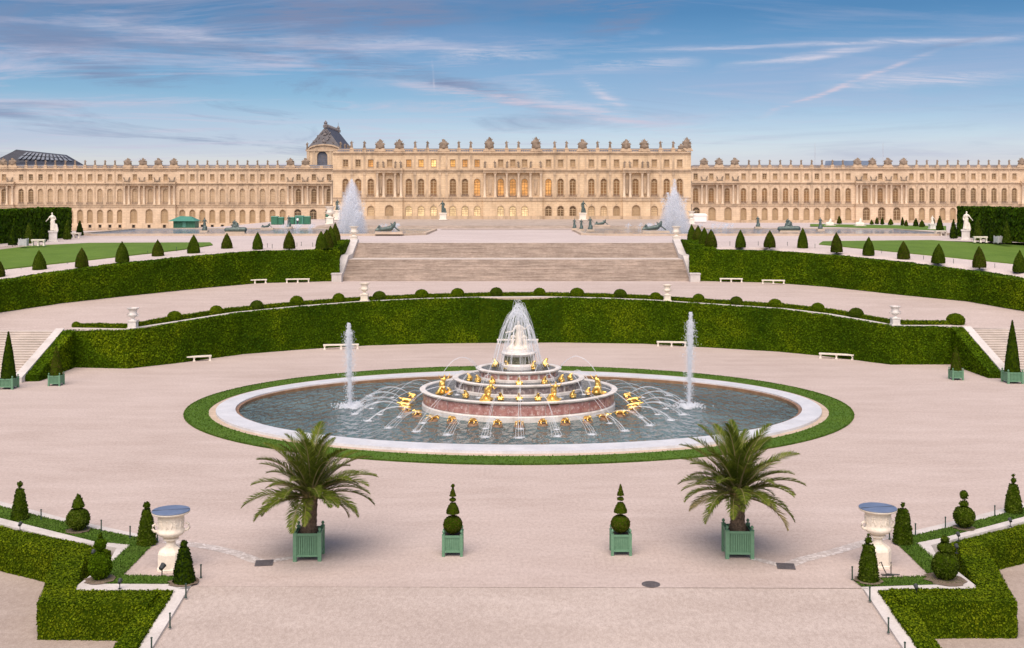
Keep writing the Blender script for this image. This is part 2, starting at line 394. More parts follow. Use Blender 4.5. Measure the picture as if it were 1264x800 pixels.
def spray_mat(name, alpha, col=(0.93, 0.95, 0.98)):
    m, nt, bs = new_mat(name)
    bs.inputs['Base Color'].default_value = (*col, 1); bs.inputs['Roughness'].default_value = 0.6
    bs.inputs['IOR'].default_value = 1.33
    bs.inputs['Subsurface Weight'].default_value = 0.0
    out = nt.nodes['Material Output']
    t = N(nt, 'ShaderNodeBsdfTransparent'); tl = N(nt, 'ShaderNodeBsdfTranslucent'); tl.inputs['Color'].default_value = (*col, 1)
    m1 = N(nt, 'ShaderNodeMixShader'); m1.inputs[0].default_value = 0.45
    lnk(nt, bs.outputs[0], m1.inputs[1]); lnk(nt, tl.outputs[0], m1.inputs[2])
    m2 = N(nt, 'ShaderNodeMixShader'); m2.inputs[0].default_value = alpha
    lnk(nt, t.outputs[0], m2.inputs[1]); lnk(nt, m1.outputs[0], m2.inputs[2]); lnk(nt, m2.outputs[0], out.inputs['Surface'])
    return m
M['spray'] = spray_mat('water_spray', 0.5)
M['mist'] = spray_mat('fine_spray', 0.26)
M['foam'] = spray_mat('foam', 0.7)

def plume_mat(name, h, r0, dens):
    m = bpy.data.materials.new(name); m.use_nodes = True; nt = m.node_tree; nt.nodes.clear()
    out = N(nt, 'ShaderNodeOutputMaterial'); vol = N(nt, 'ShaderNodeVolumePrincipled')
    vol.inputs['Color'].default_value = (0.96, 0.97, 1.0, 1); vol.inputs['Anisotropy'].default_value = 0.1
    p = pos(nt, 'obj'); sx = N(nt, 'ShaderNodeSeparateXYZ'); lnk(nt, p, sx.inputs[0])
    def mt(op, a, b=None, clamp=False):
        n = N(nt, 'ShaderNodeMath', operation=op); n.use_clamp = clamp
        for i, v in enumerate((a, b)):
            if v is None: continue
            if isinstance(v, (int, float)): n.inputs[i].default_value = v
            else: lnk(nt, v, n.inputs[i])
        return n.outputs[0]
    r = mt('SQRT', mt('ADD', mt('MULTIPLY', sx.outputs[0], sx.outputs[0]), mt('MULTIPLY', sx.outputs[1], sx.outputs[1])))
    t = mt('DIVIDE', sx.outputs[2], h, True)
    R_ = mt('MULTIPLY', mt('POWER', mt('SUBTRACT', 1.0, t), 0.55), r0)
    k = mt('SUBTRACT', 1.0, mt('DIVIDE', r, mt('ADD', R_, 0.05)), True)
    w = nz(nt, scaled(nt, p, (1.0, 1.0, 0.3)), 1.1, 4.0, 0.65)
    w = mt('MULTIPLY', mt('SUBTRACT', w, 0.3, True), 3.0)
    d = mt('MULTIPLY', mt('MULTIPLY', mt('POWER', k, 1.1), w), dens)
    lnk(nt, d, vol.inputs['Density']); lnk(nt, vol.outputs[0], out.inputs['Volume'])
    return m
# ---------------------------------------------------------------- foliage
def quads_of(mb, skip=None):
    v = np.array(mb.v); q = np.array([f for f in mb.f if len(f) == 4])
    return v[q]
def scatter(Q, dens, size, rng, spread=0.9, off=0.06, mask=None, flat=0.45):
    e1 = Q[:, 1] - Q[:, 0]; e2 = Q[:, 3] - Q[:, 0]
    nrm = np.cross(Q[:, 2] - Q[:, 0], Q[:, 3] - Q[:, 1]); area = 0.5 * np.linalg.norm(nrm, axis=1)
    n = int(area.sum() * dens)
    idx = rng.choice(len(Q), n, p=area / area.sum())
    u = rng.random((n, 1)); w = rng.random((n, 1)); q = Q[idx]
    P = q[:, 0] * (1 - u) * (1 - w) + q[:, 1] * u * (1 - w) + q[:, 2] * u * w + q[:, 3] * (1 - u) * w
    NN = nrm[idx] / np.maximum(np.linalg.norm(nrm[idx], axis=1, keepdims=True), 1e-9)
    if mask is not None:
        k = mask(P) > rng.random(n); P = P[k]; NN = NN[k]; n = len(P)
    rd = rng.normal(size=(n, 3)); rd /= np.linalg.norm(rd, axis=1, keepdims=True)
    m = NN + spread * rd; m /= np.linalg.norm(m, axis=1, keepdims=True)
    t = np.cross(m, rng.normal(size=(n, 3))); t /= np.maximum(np.linalg.norm(t, axis=1, keepdims=True), 1e-9)
    b = np.cross(m, t)
    s = size * (0.55 + 0.9 * rng.random((n, 1)))
    P = P + NN * off * (rng.random((n, 1)) * 1.6 - 0.5)
    V = np.stack([P + t * s * 0.5, P + b * s * flat, P - t * s * 0.5, P - b * s * flat], 1).reshape(-1, 3)
    return V
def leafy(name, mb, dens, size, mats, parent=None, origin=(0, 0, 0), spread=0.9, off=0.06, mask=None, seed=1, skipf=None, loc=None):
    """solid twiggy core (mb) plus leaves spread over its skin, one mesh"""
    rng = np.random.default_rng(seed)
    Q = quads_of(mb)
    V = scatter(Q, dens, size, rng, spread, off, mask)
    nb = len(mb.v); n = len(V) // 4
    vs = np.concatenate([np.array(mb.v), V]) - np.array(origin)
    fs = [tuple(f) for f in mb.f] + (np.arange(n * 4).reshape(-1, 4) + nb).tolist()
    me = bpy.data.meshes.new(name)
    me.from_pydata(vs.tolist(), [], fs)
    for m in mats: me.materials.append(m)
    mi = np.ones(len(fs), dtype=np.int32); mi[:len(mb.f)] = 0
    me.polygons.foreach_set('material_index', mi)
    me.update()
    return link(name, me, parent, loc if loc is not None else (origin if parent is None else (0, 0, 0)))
def nzv(p, s, seed=0.0): return noise.noise(Vector((p[0] * s + seed, p[1] * s + seed * 1.7, p[2] * s - seed)))
def resample(pts, step):
    pts = [np.array(p, float) for p in pts]; out = [pts[0]]
    for a, b in zip(pts, pts[1:]):
        n = max(1, int(round(np.linalg.norm((b - a)[:2]) / step)))
        for k in range(1, n + 1): out.append(a + (b - a) * k / n)
    return out
def hedge_core(line, width, step=0.5, nv=6, nt=3, amp=0.07, seed=1.0, side=1, inset=0.0):
    """line: (x, y, z_base, z_top) along the front; the hedge lies to the left of travel when side = 1"""
    P = resample(line, step); rows = []
    for i, p in enumerate(P):
        a = P[max(i - 1, 0)][:2]; b = P[min(i + 1, len(P) - 1)][:2]
        t = (b - a) / np.linalg.norm(b - a); nr = np.array([-t[1], t[0]]) * side
        row = []
        for k in range(nv + 1): row.append((p[0], p[1], p[2] + (p[3] - p[2]) * k / nv))
        for k in range(1, nt + 1):
            q = p[:2] + nr * width * k / nt; row.append((q[0], q[1], p[3]))
        for k in range(1, 3):
            q = p[:2] + nr * width; row.append((q[0], q[1], p[3] + (p[2] - p[3]) * k / 2))
        out = []
        for j, q in enumerate(row):
            d = amp * (nzv(q, 1.1, seed) + 0.7 * nzv(q, 2.7, seed + 5)); d2 = amp * nzv(q, 1.3, seed + 9)
            out.append((q[0] - nr[0] * d, q[1] - nr[1] * d, q[2] + (d2 if j >= nv and j <= nv + nt else 0)))
        rows.append(out)
    mb = MB()
    if side == 1: rows2 = [list(r) for r in rows]
    else: rows2 = [list(r) for r in rows][::-1]
    mb.loft(rows2)
    for r in (rows2[0], rows2[-1]):
        n = len(r); 
        # end caps, as quads between the front and the back
        m = nv + nt
        f = r[:nv + 1]; bk = [r[-1], r[-2], r[m]]
        bk2 = [tuple(np.array(bk[0]) + (np.array(bk[2]) - np.array(bk[0])) * k / nv) for k in range(nv + 1)]
        for k in range(nv):
            for h in range(3):
                l = lambda a, b, t: tuple(np.array(a) + (np.array(b) - np.array(a)) * t)
                qd = [l(f[k], bk2[k], h / 3), l(f[k], bk2[k], (h + 1) / 3), l(f[k + 1], bk2[k + 1], (h + 1) / 3), l(f[k + 1], bk2[k + 1], h / 3)]
                mb.quad(*(qd if r is rows2[-1] else qd[::-1]))
    # outward orientation
    return fix(mb)
def fix(mb):
    me = bpy.data.meshes.new('tmp'); me.from_pydata(mb.v, [], mb.f)
    bm = bmesh.new(); bm.from_mesh(me)
    bmesh.ops.remove_doubles(bm, verts=bm.verts, dist=0.001)
    bmesh.ops.recalc_face_normals(bm, faces=bm.faces)
    out = MB(); bm.verts.index_update()
    out.v = [tuple(v.co) for v in bm.verts]; out.f = [tuple(v.index for v in f.verts) for f in bm.faces]; out.m = [0] * len(out.f)
    bm.free(); bpy.data.meshes.remove(me)
    return out
def lathe_core(prof, n=14, c=(0, 0, 0), amp=0.03, seed=1.0, fs=3.0):
    mb = MB(); mb.lathe(prof, n, c, cap=False)
    vv = []
    for (x, y, z) in mb.v:
        d = 1 + amp * nzv((x, y, z), fs, seed) * 2
        vv.append((c[0] + (x - c[0]) * d, c[1] + (y - c[1]) * d, z))
    mb.v = vv
    return mb

# ---------------------------------------------------------------- carved figures: swept spheres fused into one skin
def capsule(mb, p0, p1, r0, r1, n=9):
    p0 = Vector(p0); p1 = Vector(p1); d = p1 - p0; L = d.length
    t = d.normalized() if L > 1e-6 else Vector((0, 0, 1))
    a = t.cross(Vector((0.13, 0.27, 0.95))); 
    if a.length < 1e-3: a = t.cross(Vector((1, 0, 0)))
    a.normalize(); b = t.cross(a)
    rings = []
    for k in range(1, 4):
        w = -PI / 2 + (PI / 2) * k / 3.0; rings.append((p0 + t * (math.sin(w) * r0), math.cos(w) * r0))
    for k in range(0, 3):
        w = (PI / 2) * k / 3.0; rings.append((p1 + t * (math.sin(w) * r1), math.cos(w) * r1))
    vs = [p0 - t * r0]; fs = []
    for c, r in rings:
        for k in range(n):
            w = 2 * PI * k / n; vs.append(c + (a * math.cos(w) + b * math.sin(w)) * r)
    vs.append(p1 + t * r1)
    for k in range(n): fs.append((0, 1 + (k + 1) % n, 1 + k))
    for i in range(len(rings) - 1):
        for k in range(n):
            k2 = (k + 1) % n
            fs.append((1 + i * n + k, 1 + i * n + k2, 1 + (i + 1) * n + k2, 1 + (i + 1) * n + k))
    l = len(vs) - 1; o = 1 + (len(rings) - 1) * n
    for k in range(n): fs.append((o + k, o + (k + 1) % n, l))
    mb.add(vs, fs)
def carve(name, caps, voxel, mat, boxes=(), smooth_it=2):
    mb = MB()
    for c in caps: capsule(mb, *c)
    for b in boxes: mb.cbox(*b)
    me = mb.mesh('raw', mat)
    o = bpy.data.objects.new('raw', me); COL.objects.link(o)
    r = o.modifiers.new('r', 'REMESH'); r.mode = 'VOXEL'; r.voxel_size = voxel
    s = o.modifiers.new('s', 'SMOOTH'); s.factor = 0.5; s.iterations = smooth_it
    dg = bpy.context.evaluated_depsgraph_get()
    out = bpy.data.meshes.new_from_object(o.evaluated_get(dg))
    out.name = name
    out.materials.clear(); out.materials.append(mat)
    out.polygons.foreach_set('use_smooth', [True] * len(out.polygons))
    bpy.data.objects.remove(o); bpy.data.meshes.remove(me)
    return out
def figure(h=1.8, robe=True, armL=((0.28, 0.05, 0.62), (0.36, -0.1, 0.52)), armR=((-0.28, 0.02, 0.62), (-0.3, -0.16, 0.5)), lean=0.0, stride=0.06):
    """a standing draped figure facing -Y, given as swept spheres; h is its height"""
    s = h; L = lambda x, y, z: (x * s + lean * s * z, y * s, z * s)
    c = []
    c.append((L(0, 0, 0.935), L(0, -0.012, 0.955), 0.052 * s, 0.05 * s))        # head
    c.append((L(0, 0.012, 0.975), L(0, 0.03, 0.945), 0.045 * s, 0.04 * s))      # hair
    c.append((L(0, 0, 0.83), L(0, 0, 0.89), 0.035 * s, 0.03 * s))               # neck
    c.append((L(-0.085, 0, 0.80), L(0.085, 0, 0.80), 0.05 * s, 0.05 * s))       # shoulders
    c.append((L(0, 0, 0.62), L(0, -0.012, 0.77), 0.085 * s, 0.105 * s))         # trunk
    c.append((L(0, 0, 0.52), L(0, 0, 0.60), 0.105 * s, 0.085 * s))              # hips
    for sx in (-1, 1):
        c.append((L(sx * 0.055, 0, 0.5), L(sx * 0.065, -stride * sx, 0.27), 0.075 * s, 0.052 * s))
        c.append((L(sx * 0.065, -stride * sx, 0.27), L(sx * 0.07, -stride * sx * 0.4, 0.03), 0.052 * s, 0.03 * s))
        c.append((L(sx * 0.07, -stride * sx * 0.4, 0.02), L(sx * 0.08, -stride * sx * 0.4 - 0.06, 0.015), 0.03 * s, 0.022 * s))
    if robe:
        for k in range(11):
            a = 2 * PI * k / 11; q = 0.105 if k % 2 else 0.13
            c.append((L(0.06 * math.cos(a), 0.06 * math.sin(a), 0.58), L(q * math.cos(a), q * 0.9 * math.sin(a), 0.03), 0.045 * s, 0.03 * s))
        c.append((L(-0.1, -0.03, 0.8), L(0.1, -0.06, 0.58), 0.03 * s, 0.035 * s))   # sash
    for (e, hd), sx in ((armL, 1), (armR, -1)):
        c.append((L(sx * 0.12, 0, 0.79), L(e[0] * 0.7 if abs(e[0]) > .2 else e[0], e[1], e[2]), 0.038 * s, 0.03 * s))
        ex = L(e[0] * 0.7 if abs(e[0]) > .2 else e[0], e[1], e[2])
        c.append((ex, L(*hd), 0.03 * s, 0.022 * s)); c.append((L(*hd), L(hd[0], hd[1] - 0.02, hd[2]), 0.028 * s, 0.024 * s))
    return c
def shift(caps, d, sc=1.0):
    return [(tuple(a[i] * sc + d[i] for i in range(3)), tuple(b[i] * sc + d[i] for i in range(3)), r0 * sc, r1 * sc) for a, b, r0, r1 in caps]
# ================================================================ THE GROUND
def sheet(name, outer, mat, z=0.0, holes=(), kind='structure', thick=0.0):
    loops = [[Vector((p[0], p[1], 0)) for p in outer]] + [[Vector((p[0], p[1], 0)) for p in h] for h in holes]
    tris = tessellate_polygon(loops)
    flat = [p for l in loops for p in l]
    fs = []
    for t in tris:
        a, b, c = (flat[i] for i in t)
        fs.append(tuple(t) if (b - a).cross(c - a).z > 0 else (t[0], t[2], t[1]))
    mb = MB(); mb.add([(p.x, p.y, z) for p in flat], fs)
    if thick:
        n = len(outer); mb2 = MB(); mb2.prism([(p[0], p[1]) for p in outer], z - thick, z); mb = mb2
    o = mb.build(name, mat); o['kind'] = kind
    return o
def ell(cx, cy, a, b, n=128): return [(cx + a * math.cos(2 * PI * k / n), cy + b * math.sin(2 * PI * k / n)) for k in range(n)]
def ring(mb, cx, cy, a0, b0, a1, b1, z0, z1, n=160, mi=0):
    """flat-topped elliptical band between (a0,b0) and (a1,b1)"""
    A = ell(cx, cy, a0, b0, n); B = ell(cx, cy, a1, b1, n)
    for k in range(n):
        j = (k + 1) % n
        a, b, c, d = A[k], A[j], B[j], B[k]
        mb.quad((*a, z1), (*d, z1), (*c, z1), (*b, z1), mi)
        mb.quad((*d, z0), (*c, z0), (*c, z1), (*d, z1), mi)
        mb.quad((*b, z0), (*a, z0), (*a, z1), (*b, z1), mi)

PC = (0.0, 86.7)                      # centre of the fountain pool
mb = MB(); mb.quad((-3000, -400, -1.3), (3000, -400, -1.3), (3000, 4000, -1.3), (-3000, 4000, -1.3))
mb.build('ground', M['gravel_warm'])['kind'] = 'structure'

# coping lines read off the photograph; G = the side towards the grass, Hh = the side towards the hedges
LG = [at(*p) for p in ((0, 640.5), (60, 655.5), (118, 670), (161, 673.5), (110, 722), (217, 722.5), (236, 724))]
LH = [at(*p) for p in ((0, 648), (80, 667.5), (144, 677.5), (135, 694), (88, 729.5), (216, 729.5))]
RG = [at(*p) for p in ((1264, 639), (1215, 652), (1164, 665), (1131, 671.5), (1189.7, 722), (1083, 725.5), (1064, 726))]
RH = [at(*p) for p in ((1264, 645), (1149, 674.3), (1156, 686), (1211, 729.5), (1084, 731))]
XL, XR, YR = LG[-1].x, RG[-1].x, LG[-1].y
L0 = LG[0] + (LG[0] - LG[2]) * 1.5; R0 = RG[0] + (RG[0] - RG[2]) * 1.5
outer = [(-300, L0.y + 8), (L0.x - 12, L0.y + 8), (L0.x, L0.y)] + [(p.x, p.y) for p in LG] + [(p.x, p.y) for p in RG[::-1]] + [(R0.x, R0.y), (R0.x + 12, R0.y + 8), (300, R0.y + 8), (300, 130), (-300, 130)]
sheet('lower_terrace', outer, M['gravel'], 0.0, [ell(*PC, 22.3, 16.1)])
# the ramp between the parterres
mb = MB()
sl = 0.12
mb.loft([[(XL, YR, -0.004), (XR, YR, -0.004)], [(XL, 20, -sl * (YR - 20)), (XR, 20, -sl * (YR - 20))]][::-1])
mb.build('ramp', M['ramp'])['kind'] = 'structure'

# low retaining walls with a flat coping
def coping_wall(G, Hh, e0, h0, label, X, sgn):
    root = thing('coping_wall', label, 'wall', (X, YR, 0))
    o = root.location
    mb = MB()
    poly = [(e0.x, e0.y)] + [(p.x, p.y) for p in G] + [(p.x, p.y) for p in Hh[::-1]] + [(h0.x, h0.y)]
    mb.prism(poly, -1.3, 0.05)
    # strip down the edge of the ramp
    xa = X; xb = X + sgn * 0.52
    y0, y1 = YR - 0.45, 30.0
    a, b = (xa, xb) if xa < xb else (xb, xa)
    za, zb = -1.35, 0.047
    mb.add([(a, y1, za - 1.0), (b, y1, za - 1.0), (b, y0, za), (a, y0, za), (a, y1, zb - sl * (y0 - y1)), (b, y1, zb - sl * (y0 - y1)), (b, y0, zb), (a, y0, zb)],
           [(0, 3, 2, 1), (4, 5, 6, 7), (0, 1, 5, 4), (1, 2, 6, 5), (2, 3, 7, 6), (3, 0, 4, 7)])
    mb.build('coping', M['coping'], root, origin=o)
coping_wall(LG, LH, L0, L0 + Vector((0, -0.9, 0)), 'low wall with pale flat coping zigzagging past the left urn', XL, -1)
coping_wall(RG, RH, R0, R0 + Vector((0, -0.9, 0)), 'low wall with pale flat coping zigzagging past the right urn', XR, 1)

# grass beside the copings, with a pale gutter behind
def pxpoly(pts, z=0.0): return [at(x, y, 0)[:2] for x, y in pts]
def blades(poly, n, seed, z=0.0, hgt=0.07, edge=True):
    """short turf blades, denser along the outline so that the edge of the strip is ragged"""
    rng = np.random.default_rng(seed)
    P = []
    xs = [p[0] for p in poly]; ys = [p[1] for p in poly]
    def inside(x, y):
        c = False; j = len(poly) - 1
        for i in range(len(poly)):
            if (poly[i][1] > y) != (poly[j][1] > y) and x < (poly[j][0] - poly[i][0]) * (y - poly[i][1]) / (poly[j][1] - poly[i][1]) + poly[i][0]: c = not c
            j = i
        return c
    while len(P) < n:
        x = rng.uniform(min(xs), max(xs)); y = rng.uniform(min(ys), max(ys))
        if inside(x, y): P.append((x, y))
    for i in range(len(poly)):
        a, b = poly[i - 1], poly[i]
        L = math.hypot(b[0] - a[0], b[1] - a[1])
        for _ in range(int(L * 40)):
            t = rng.random(); P.append((a[0] + (b[0] - a[0]) * t + rng.normal() * 0.025, a[1] + (b[1] - a[1]) * t + rng.normal() * 0.025))
    mb = MB()
    for x, y in P:
        a = rng.uniform(0, 2 * PI); w = 0.035; h = hgt * rng.uniform(0.5, 1.2); dx, dy = math.cos(a) * w, math.sin(a) * w
        lx, ly = rng.normal() * 0.03, rng.normal() * 0.03
        mb.add([(x - dx, y - dy, z), (x + dx, y + dy, z), (x + lx, y + ly, z + h)], [(0, 1, 2)])
    return mb
def turf(poly, z, n, seed):
    mb = blades(poly, n, seed, z); o = sheet('lawn', poly, M['turf'], z)
    b = MB(); b.v = mb.v; b.f = mb.f; b.m = mb.m
    g = b.build('grass', M['turf']); g['kind'] = 'stuff'
    return o
lgrass = [(L0.x, L0.y + 0.2)] + [at(*p)[:2] for p in ((0, 640), (60, 655), (118, 669.6), (160.5, 673.8), (110, 721.4), (217, 722), (235, 723.4), (240, 714), (216, 712.5), (151, 711), (192, 669), (140, 659), (60, 641), (0, 626))] + [(L0.x, L0.y + 2.0)]
rgrass = [(R0.x, R0.y + 0.2)] + [at(*p)[:2] for p in ((1264, 638.5), (1215, 651.5), (1164, 664.5), (1131.5, 671.2), (1189.7, 721.4), (1064, 725), (1054, 716.7), (1082, 714.5), (1149, 712), (1110, 674), (1105.6, 669.5), (1125, 663), (1182, 650), (1240, 635), (1264, 628))] + [(R0.x, R0.y + 2.0)]
turf(lgrass, 0.03, 9000, 3); turf(rgrass, 0.03, 9000, 4)
sheet('gutter', pxpoly([(0, 619), (80, 640), (150, 655), (196, 665), (196, 669), (140, 658.3), (60, 640.3), (0, 625.4)]), M['coping'], 0.012)
sheet('gutter', pxpoly([(1264, 621), (1200, 638), (1125, 656), (1100, 663), (1104, 669), (1125, 662.3), (1182, 649.3), (1240, 634.3), (1264, 627.3)]), M['coping'], 0.012)
# paved gutters of setts running out to the drains
def strip(name, pts, w, mat, z):
    P = [Vector(p[:2]) for p in pts]; L = []; Rr = []
    for i, p in enumerate(P):
        t = (P[min(i + 1, len(P) - 1)] - P[max(i - 1, 0)]).normalized(); n = Vector((-t.y, t.x))
        L.append(tuple(p + n * w / 2)); Rr.append(tuple(p - n * w / 2))
    return sheet(name, L + Rr[::-1], mat, z)
strip('paved_gutter', [at(*p) for p in ((205, 668), (232, 671.5), (262, 676), (292, 683), (314, 691.5), (324, 694.5))], 0.62, M['cobble'], 0.008)
strip('paved_gutter', [at(*p) for p in ((324, 694.5), (342, 691.5), (366, 687.5))], 0.42, M['cobble'], 0.012)
strip('paved_gutter', [at(*p) for p in ((1098, 661), (1072, 668.5), (1030, 681), (990, 691), (968, 699.5))], 0.62, M['cobble'], 0.008)
strip('paved_gutter', [at(*p) for p in ((968, 699.5), (946, 693.5), (926, 689))], 0.42, M['cobble'], 0.012)

# pool, kerbs and ring of grass
def band_poly(mb, a0, b0, a1, b1, z0, z1): ring(mb, PC[0], PC[1], a0, b0, a1, b1, z0, z1)
mb = MB(); ring(mb, PC[0], PC[1] + 0.45, 23.35, 17.6, 25.05, 19.75, -0.1, 0.05)
o = mb.build('lawn', M['turf']); o['kind'] = 'structure'
rng = np.random.default_rng(5); gb = MB()
for k in range(26000):
    a = rng.uniform(0, 2 * PI); t = 1.0 + rng.normal() * 0.006 if k % 2 else rng.uniform(0, 1)
    A = 23.35 + 1.7 * t; B = 17.6 + 2.15 * t
    x = PC[0] + A * math.cos(a); y = PC[1] + 0.45 + B * math.sin(a); w = 0.05; h = 0.08 * rng.uniform(.5, 1.2); q = rng.uniform(0, PI)
    gb.add([(x - w * math.cos(q), y - w * math.sin(q), 0.04), (x + w * math.cos(q), y + w * math.sin(q), 0.04), (x + rng.normal() * .03, y + rng.normal() * .03, 0.05 + h)], [(0, 1, 2)])
gb.build('grass', M['turf'])['kind'] = 'stuff'
pool = thing('fountain_pool', 'large oval stone pool with a broad white marble rim', 'pool', (PC[0], PC[1], 0))
mb = MB(); ring(mb, PC[0], PC[1], 22.5, 16.3, 23.28, 17.45, -0.2, 0.03); mb.build('kerb', M['kerb'], pool, origin=pool.location)
mb = MB(); ring(mb, PC[0], PC[1], 21.35, 14.6, 22.75, 16.45, -0.5, 0.2); mb.build('rim', M['rim'], pool, origin=pool.location)
mb = MB(); ring(mb, PC[0], PC[1], 21.1, 14.3, 21.36, 14.61, -0.8, 0.1); mb.build('inner_wall', M['wetstone'], pool, origin=pool.location)
sheet('water', ell(*PC, 21.2, 14.45), M['water'], -0.12)

# ---------------------------------------------------------------- terraces
# crest of the lower retaining wall: x, y, height (front face of its hedge)
LW = [(-42.6, 106.5, 3.41), (-36.2, 105.6, 3.46), (-32.4, 109.5, 3.78), (-27.9, 115.4, 4.12), (-22.5, 119.0, 4.38), (-16.2, 122.2, 4.62), (-9.5, 123.8, 4.78), (-3.2, 124.4, 4.88),
      (2.7, 124.9, 4.88), (9.5, 124.3, 4.78), (13.8, 123.7, 4.66), (19.5, 121.0, 4.5), (27.2, 117.2, 4.3), (30.6, 114.3, 4.08), (35.6, 108.2, 3.55), (42.8, 108.3, 3.46)]
# foot of the upper hedge
UL = [at(-150, 420, 3.3), at(0, 385.5, 4.0), at(76, 374, 4.4), at(152, 365.5, 4.7), at(253, 355, 5.0), at(320, 349.3, 5.15), at(419, 346.8, 5.2)]
UR = [at(851, 346.5, 5.2), at(950, 348.8, 5.15), at(1017, 353.5, 5.0), at(1118, 364.5, 4.7), at(1194, 371.8, 4.4), at(1264, 384, 4.0), at(1414, 417, 3.3)]
U_top = [6.1, 7.02, 7.65, 8.26, 8.75, 9.06, 9.15]
inner = [(-66, 106.6, 3.2), (-42.6, 106.6, 3.41), (-35.9, 106.5, 3.46), (-32.1, 110.4, 3.78), (-27.6, 116.3, 4.12), (-16.0, 123.2, 4.62), (-3.2, 125.3, 4.88),
         (2.7, 125.8, 4.88), (13.5, 124.6, 4.66), (26.9, 118.1, 4.3), (30.2, 115.2, 4.08), (35.3, 109.2, 3.55), (42.8, 108.4, 3.46), (66, 108.4, 3.2)]
outer_ = [tuple(p) for p in UL] + [tuple(p) for p in UR]
mb = MB()
# widen the outer edge under the hedges
def back(p, q, d):
    v = Vector(p) - Vector(q); v.z = 0; v.normalize(); return (p[0] + v.x * d, p[1] + v.y * d, p[2])
rows = []
for k in range(9):
    t = k / 8; rows.append([tuple(Vector(a).lerp(Vector(back(b, a, 1.5)), t)) for a, b in zip(inner, outer_)])
mb.loft(rows); mb.build('middle_terrace', M['gravel'], smooth=True)['kind'] = 'structure'

# upper terrace: sloping lawns at the sides, level ground behind
ZT = 9.5
YS0, YS1, YL0, YL1 = 146.4, 161.7, 152.5, 156.5
AL = [at(-150, 362, 6.3), at(0, 344, 7.0), at(57, 337.5, 7.4), at(152, 325, 8.2), at(253, 314.5, 8.8), at(320, 309, 9.1), Vector((-27.2, 150.4, 9.3)), Vector((-25.6, 152.0, 9.4))]
CL = [at(-150, 318, 8.8), at(0, 309, 9.0), at(36, 304.5, 9.2), at(110, 300.7, 9.45), at(235, 300.2, ZT), Vector((-37, 161.7, ZT)), Vector((-30, 161.7, ZT)), Vector((-25.6, 161.7, ZT))]
AR = [Vector((25.6, 152.0, 9.4)), Vector((27.2, 150.4, 9.3)), at(950, 306, 9.1), at(1017, 310.5, 8.8), at(1118, 321.5, 8.2), at(1206, 330.5, 7.4), at(1264, 338, 7.0), at(1414, 357, 6.3)]
CR = [Vector((25.6, 161.7, ZT)), Vector((30, 161.7, ZT)), Vector((37, 161.7, ZT)), at(1035, 298.5, ZT), at(1150, 297.2, 9.45), at(1214, 301.2, 9.2), at(1264, 304, 9.0), at(1414, 313, 8.8)]
for nm, A, C in (('left', AL, CL), ('right', AR, CR)):
    rows = [[tuple(a.lerp(c, t)) for a, c in zip(A, C)] for t in [k / 10 for k in range(11)]]
    rows = [[(p[0] * (1 - 1.3 / max(abs(p[0]), 30)), p[1] - .5, p[2] - .7) for p in rows[0]]] + rows
    mb = MB(); mb.loft(rows); mb.build('upper_path', M['gravel_pale'], smooth=True)['kind'] = 'structure'
def edge_t(a, c, y):
    """how far up the slope from a to c the photograph's lawn edge lies"""
    lo, hi = 0.0, 1.0
    for _ in range(40):
        t = (lo + hi) / 2; p = a.lerp(c, t)
        yy = YH + F * (H - p.z) / p.y
        if yy > y: lo = t
        else: hi = t
    return lo
def px_of(p): return CX + (p[0] - CAMX) * F / p[1]
def lawn_slope(A, C, fy, xs, label):
    def sample(L, s):
        i = min(int(s), len(L) - 2); return L[i].lerp(L[i + 1], s - i)
    rows = [[] for _ in range(7)]
    for s in xs:
        a, c = sample(A, s), sample(C, s)
        t0 = 0.0
        for _ in range(3):
            p = a.lerp(c, t0); t0 = edge_t(a, c, fy(px_of(p)))
        t0 = min(t0, 0.985)
        for k in range(7): rows[k].append(tuple(a.lerp(c, t0 + (0.99 - t0) * k / 6) + Vector((0, 0, 0.14))))
    mb = MB(); mb.loft(rows)
    f = rows[0]; g = [(p[0], p[1], p[2] - 0.3) for p in f]
    mb.loft([g, f])
    mb.build('lawn', M['lawn'], smooth=False)['kind'] = 'structure'
lin = lambda x0, y0, x1, y1: (lambda x: y0 + (y1 - y0) * (x - x0) / (x1 - x0))
def fyl(x): return np.interp(x, [-150, 5, 120, 231, 272], [352, 333, 320.5, 308.3, 301.6])
def fyr(x): return np.interp(x, [985, 1040, 1130, 1264, 1414], [299.5, 305, 314, 327.5, 343])
lawn_slope(AL, CL, fyl, [0, .5, 1, 1.5, 2, 2.5, 3, 3.4, 3.8, 4.1, 4.3], '')
lawn_slope(AR, CR, fyr, [2.75, 3.0, 3.3, 3.6, 4, 4.5, 5, 5.5, 6, 6.5, 7], '')
rear = [(-22.9, 161.7), (22.9, 161.7)] + [(p.x, p.y) for p in CR] + [(95, 134), (300, 140), (300, 250), (56, 250), (56, 345), (-66, 345), (-66, 252), tuple(at(245, 280.5, ZT)[:2]), tuple(at(215, 282, ZT)[:2]), tuple(at(109, 285.6, ZT)[:2]), (-300, 198), (-300, 140), (-95, 134)] + [(p.x, p.y) for p in CL]
sheet('upper_terrace', rear, M['gravel_pale'], ZT)
mb = MB(); mb.loft([[(56, 250, ZT), (400, 250, ZT)], [(56, 320, 8.6), (400, 320, 8.6)], [(56, 376, 7.8), (400, 376, 7.8)], [(56, 900, 7.8), (400, 900, 7.8)]])
mb.build('side_court', M['gravel_pale'])['kind'] = 'structure'
mb = MB(); mb.quad((-400, 190, 5), (-60, 190, 5), (-60, 900, 5), (-400, 900, 5)); mb.build('sunken_court', M['gravel_warm'])['kind'] = 'structure'
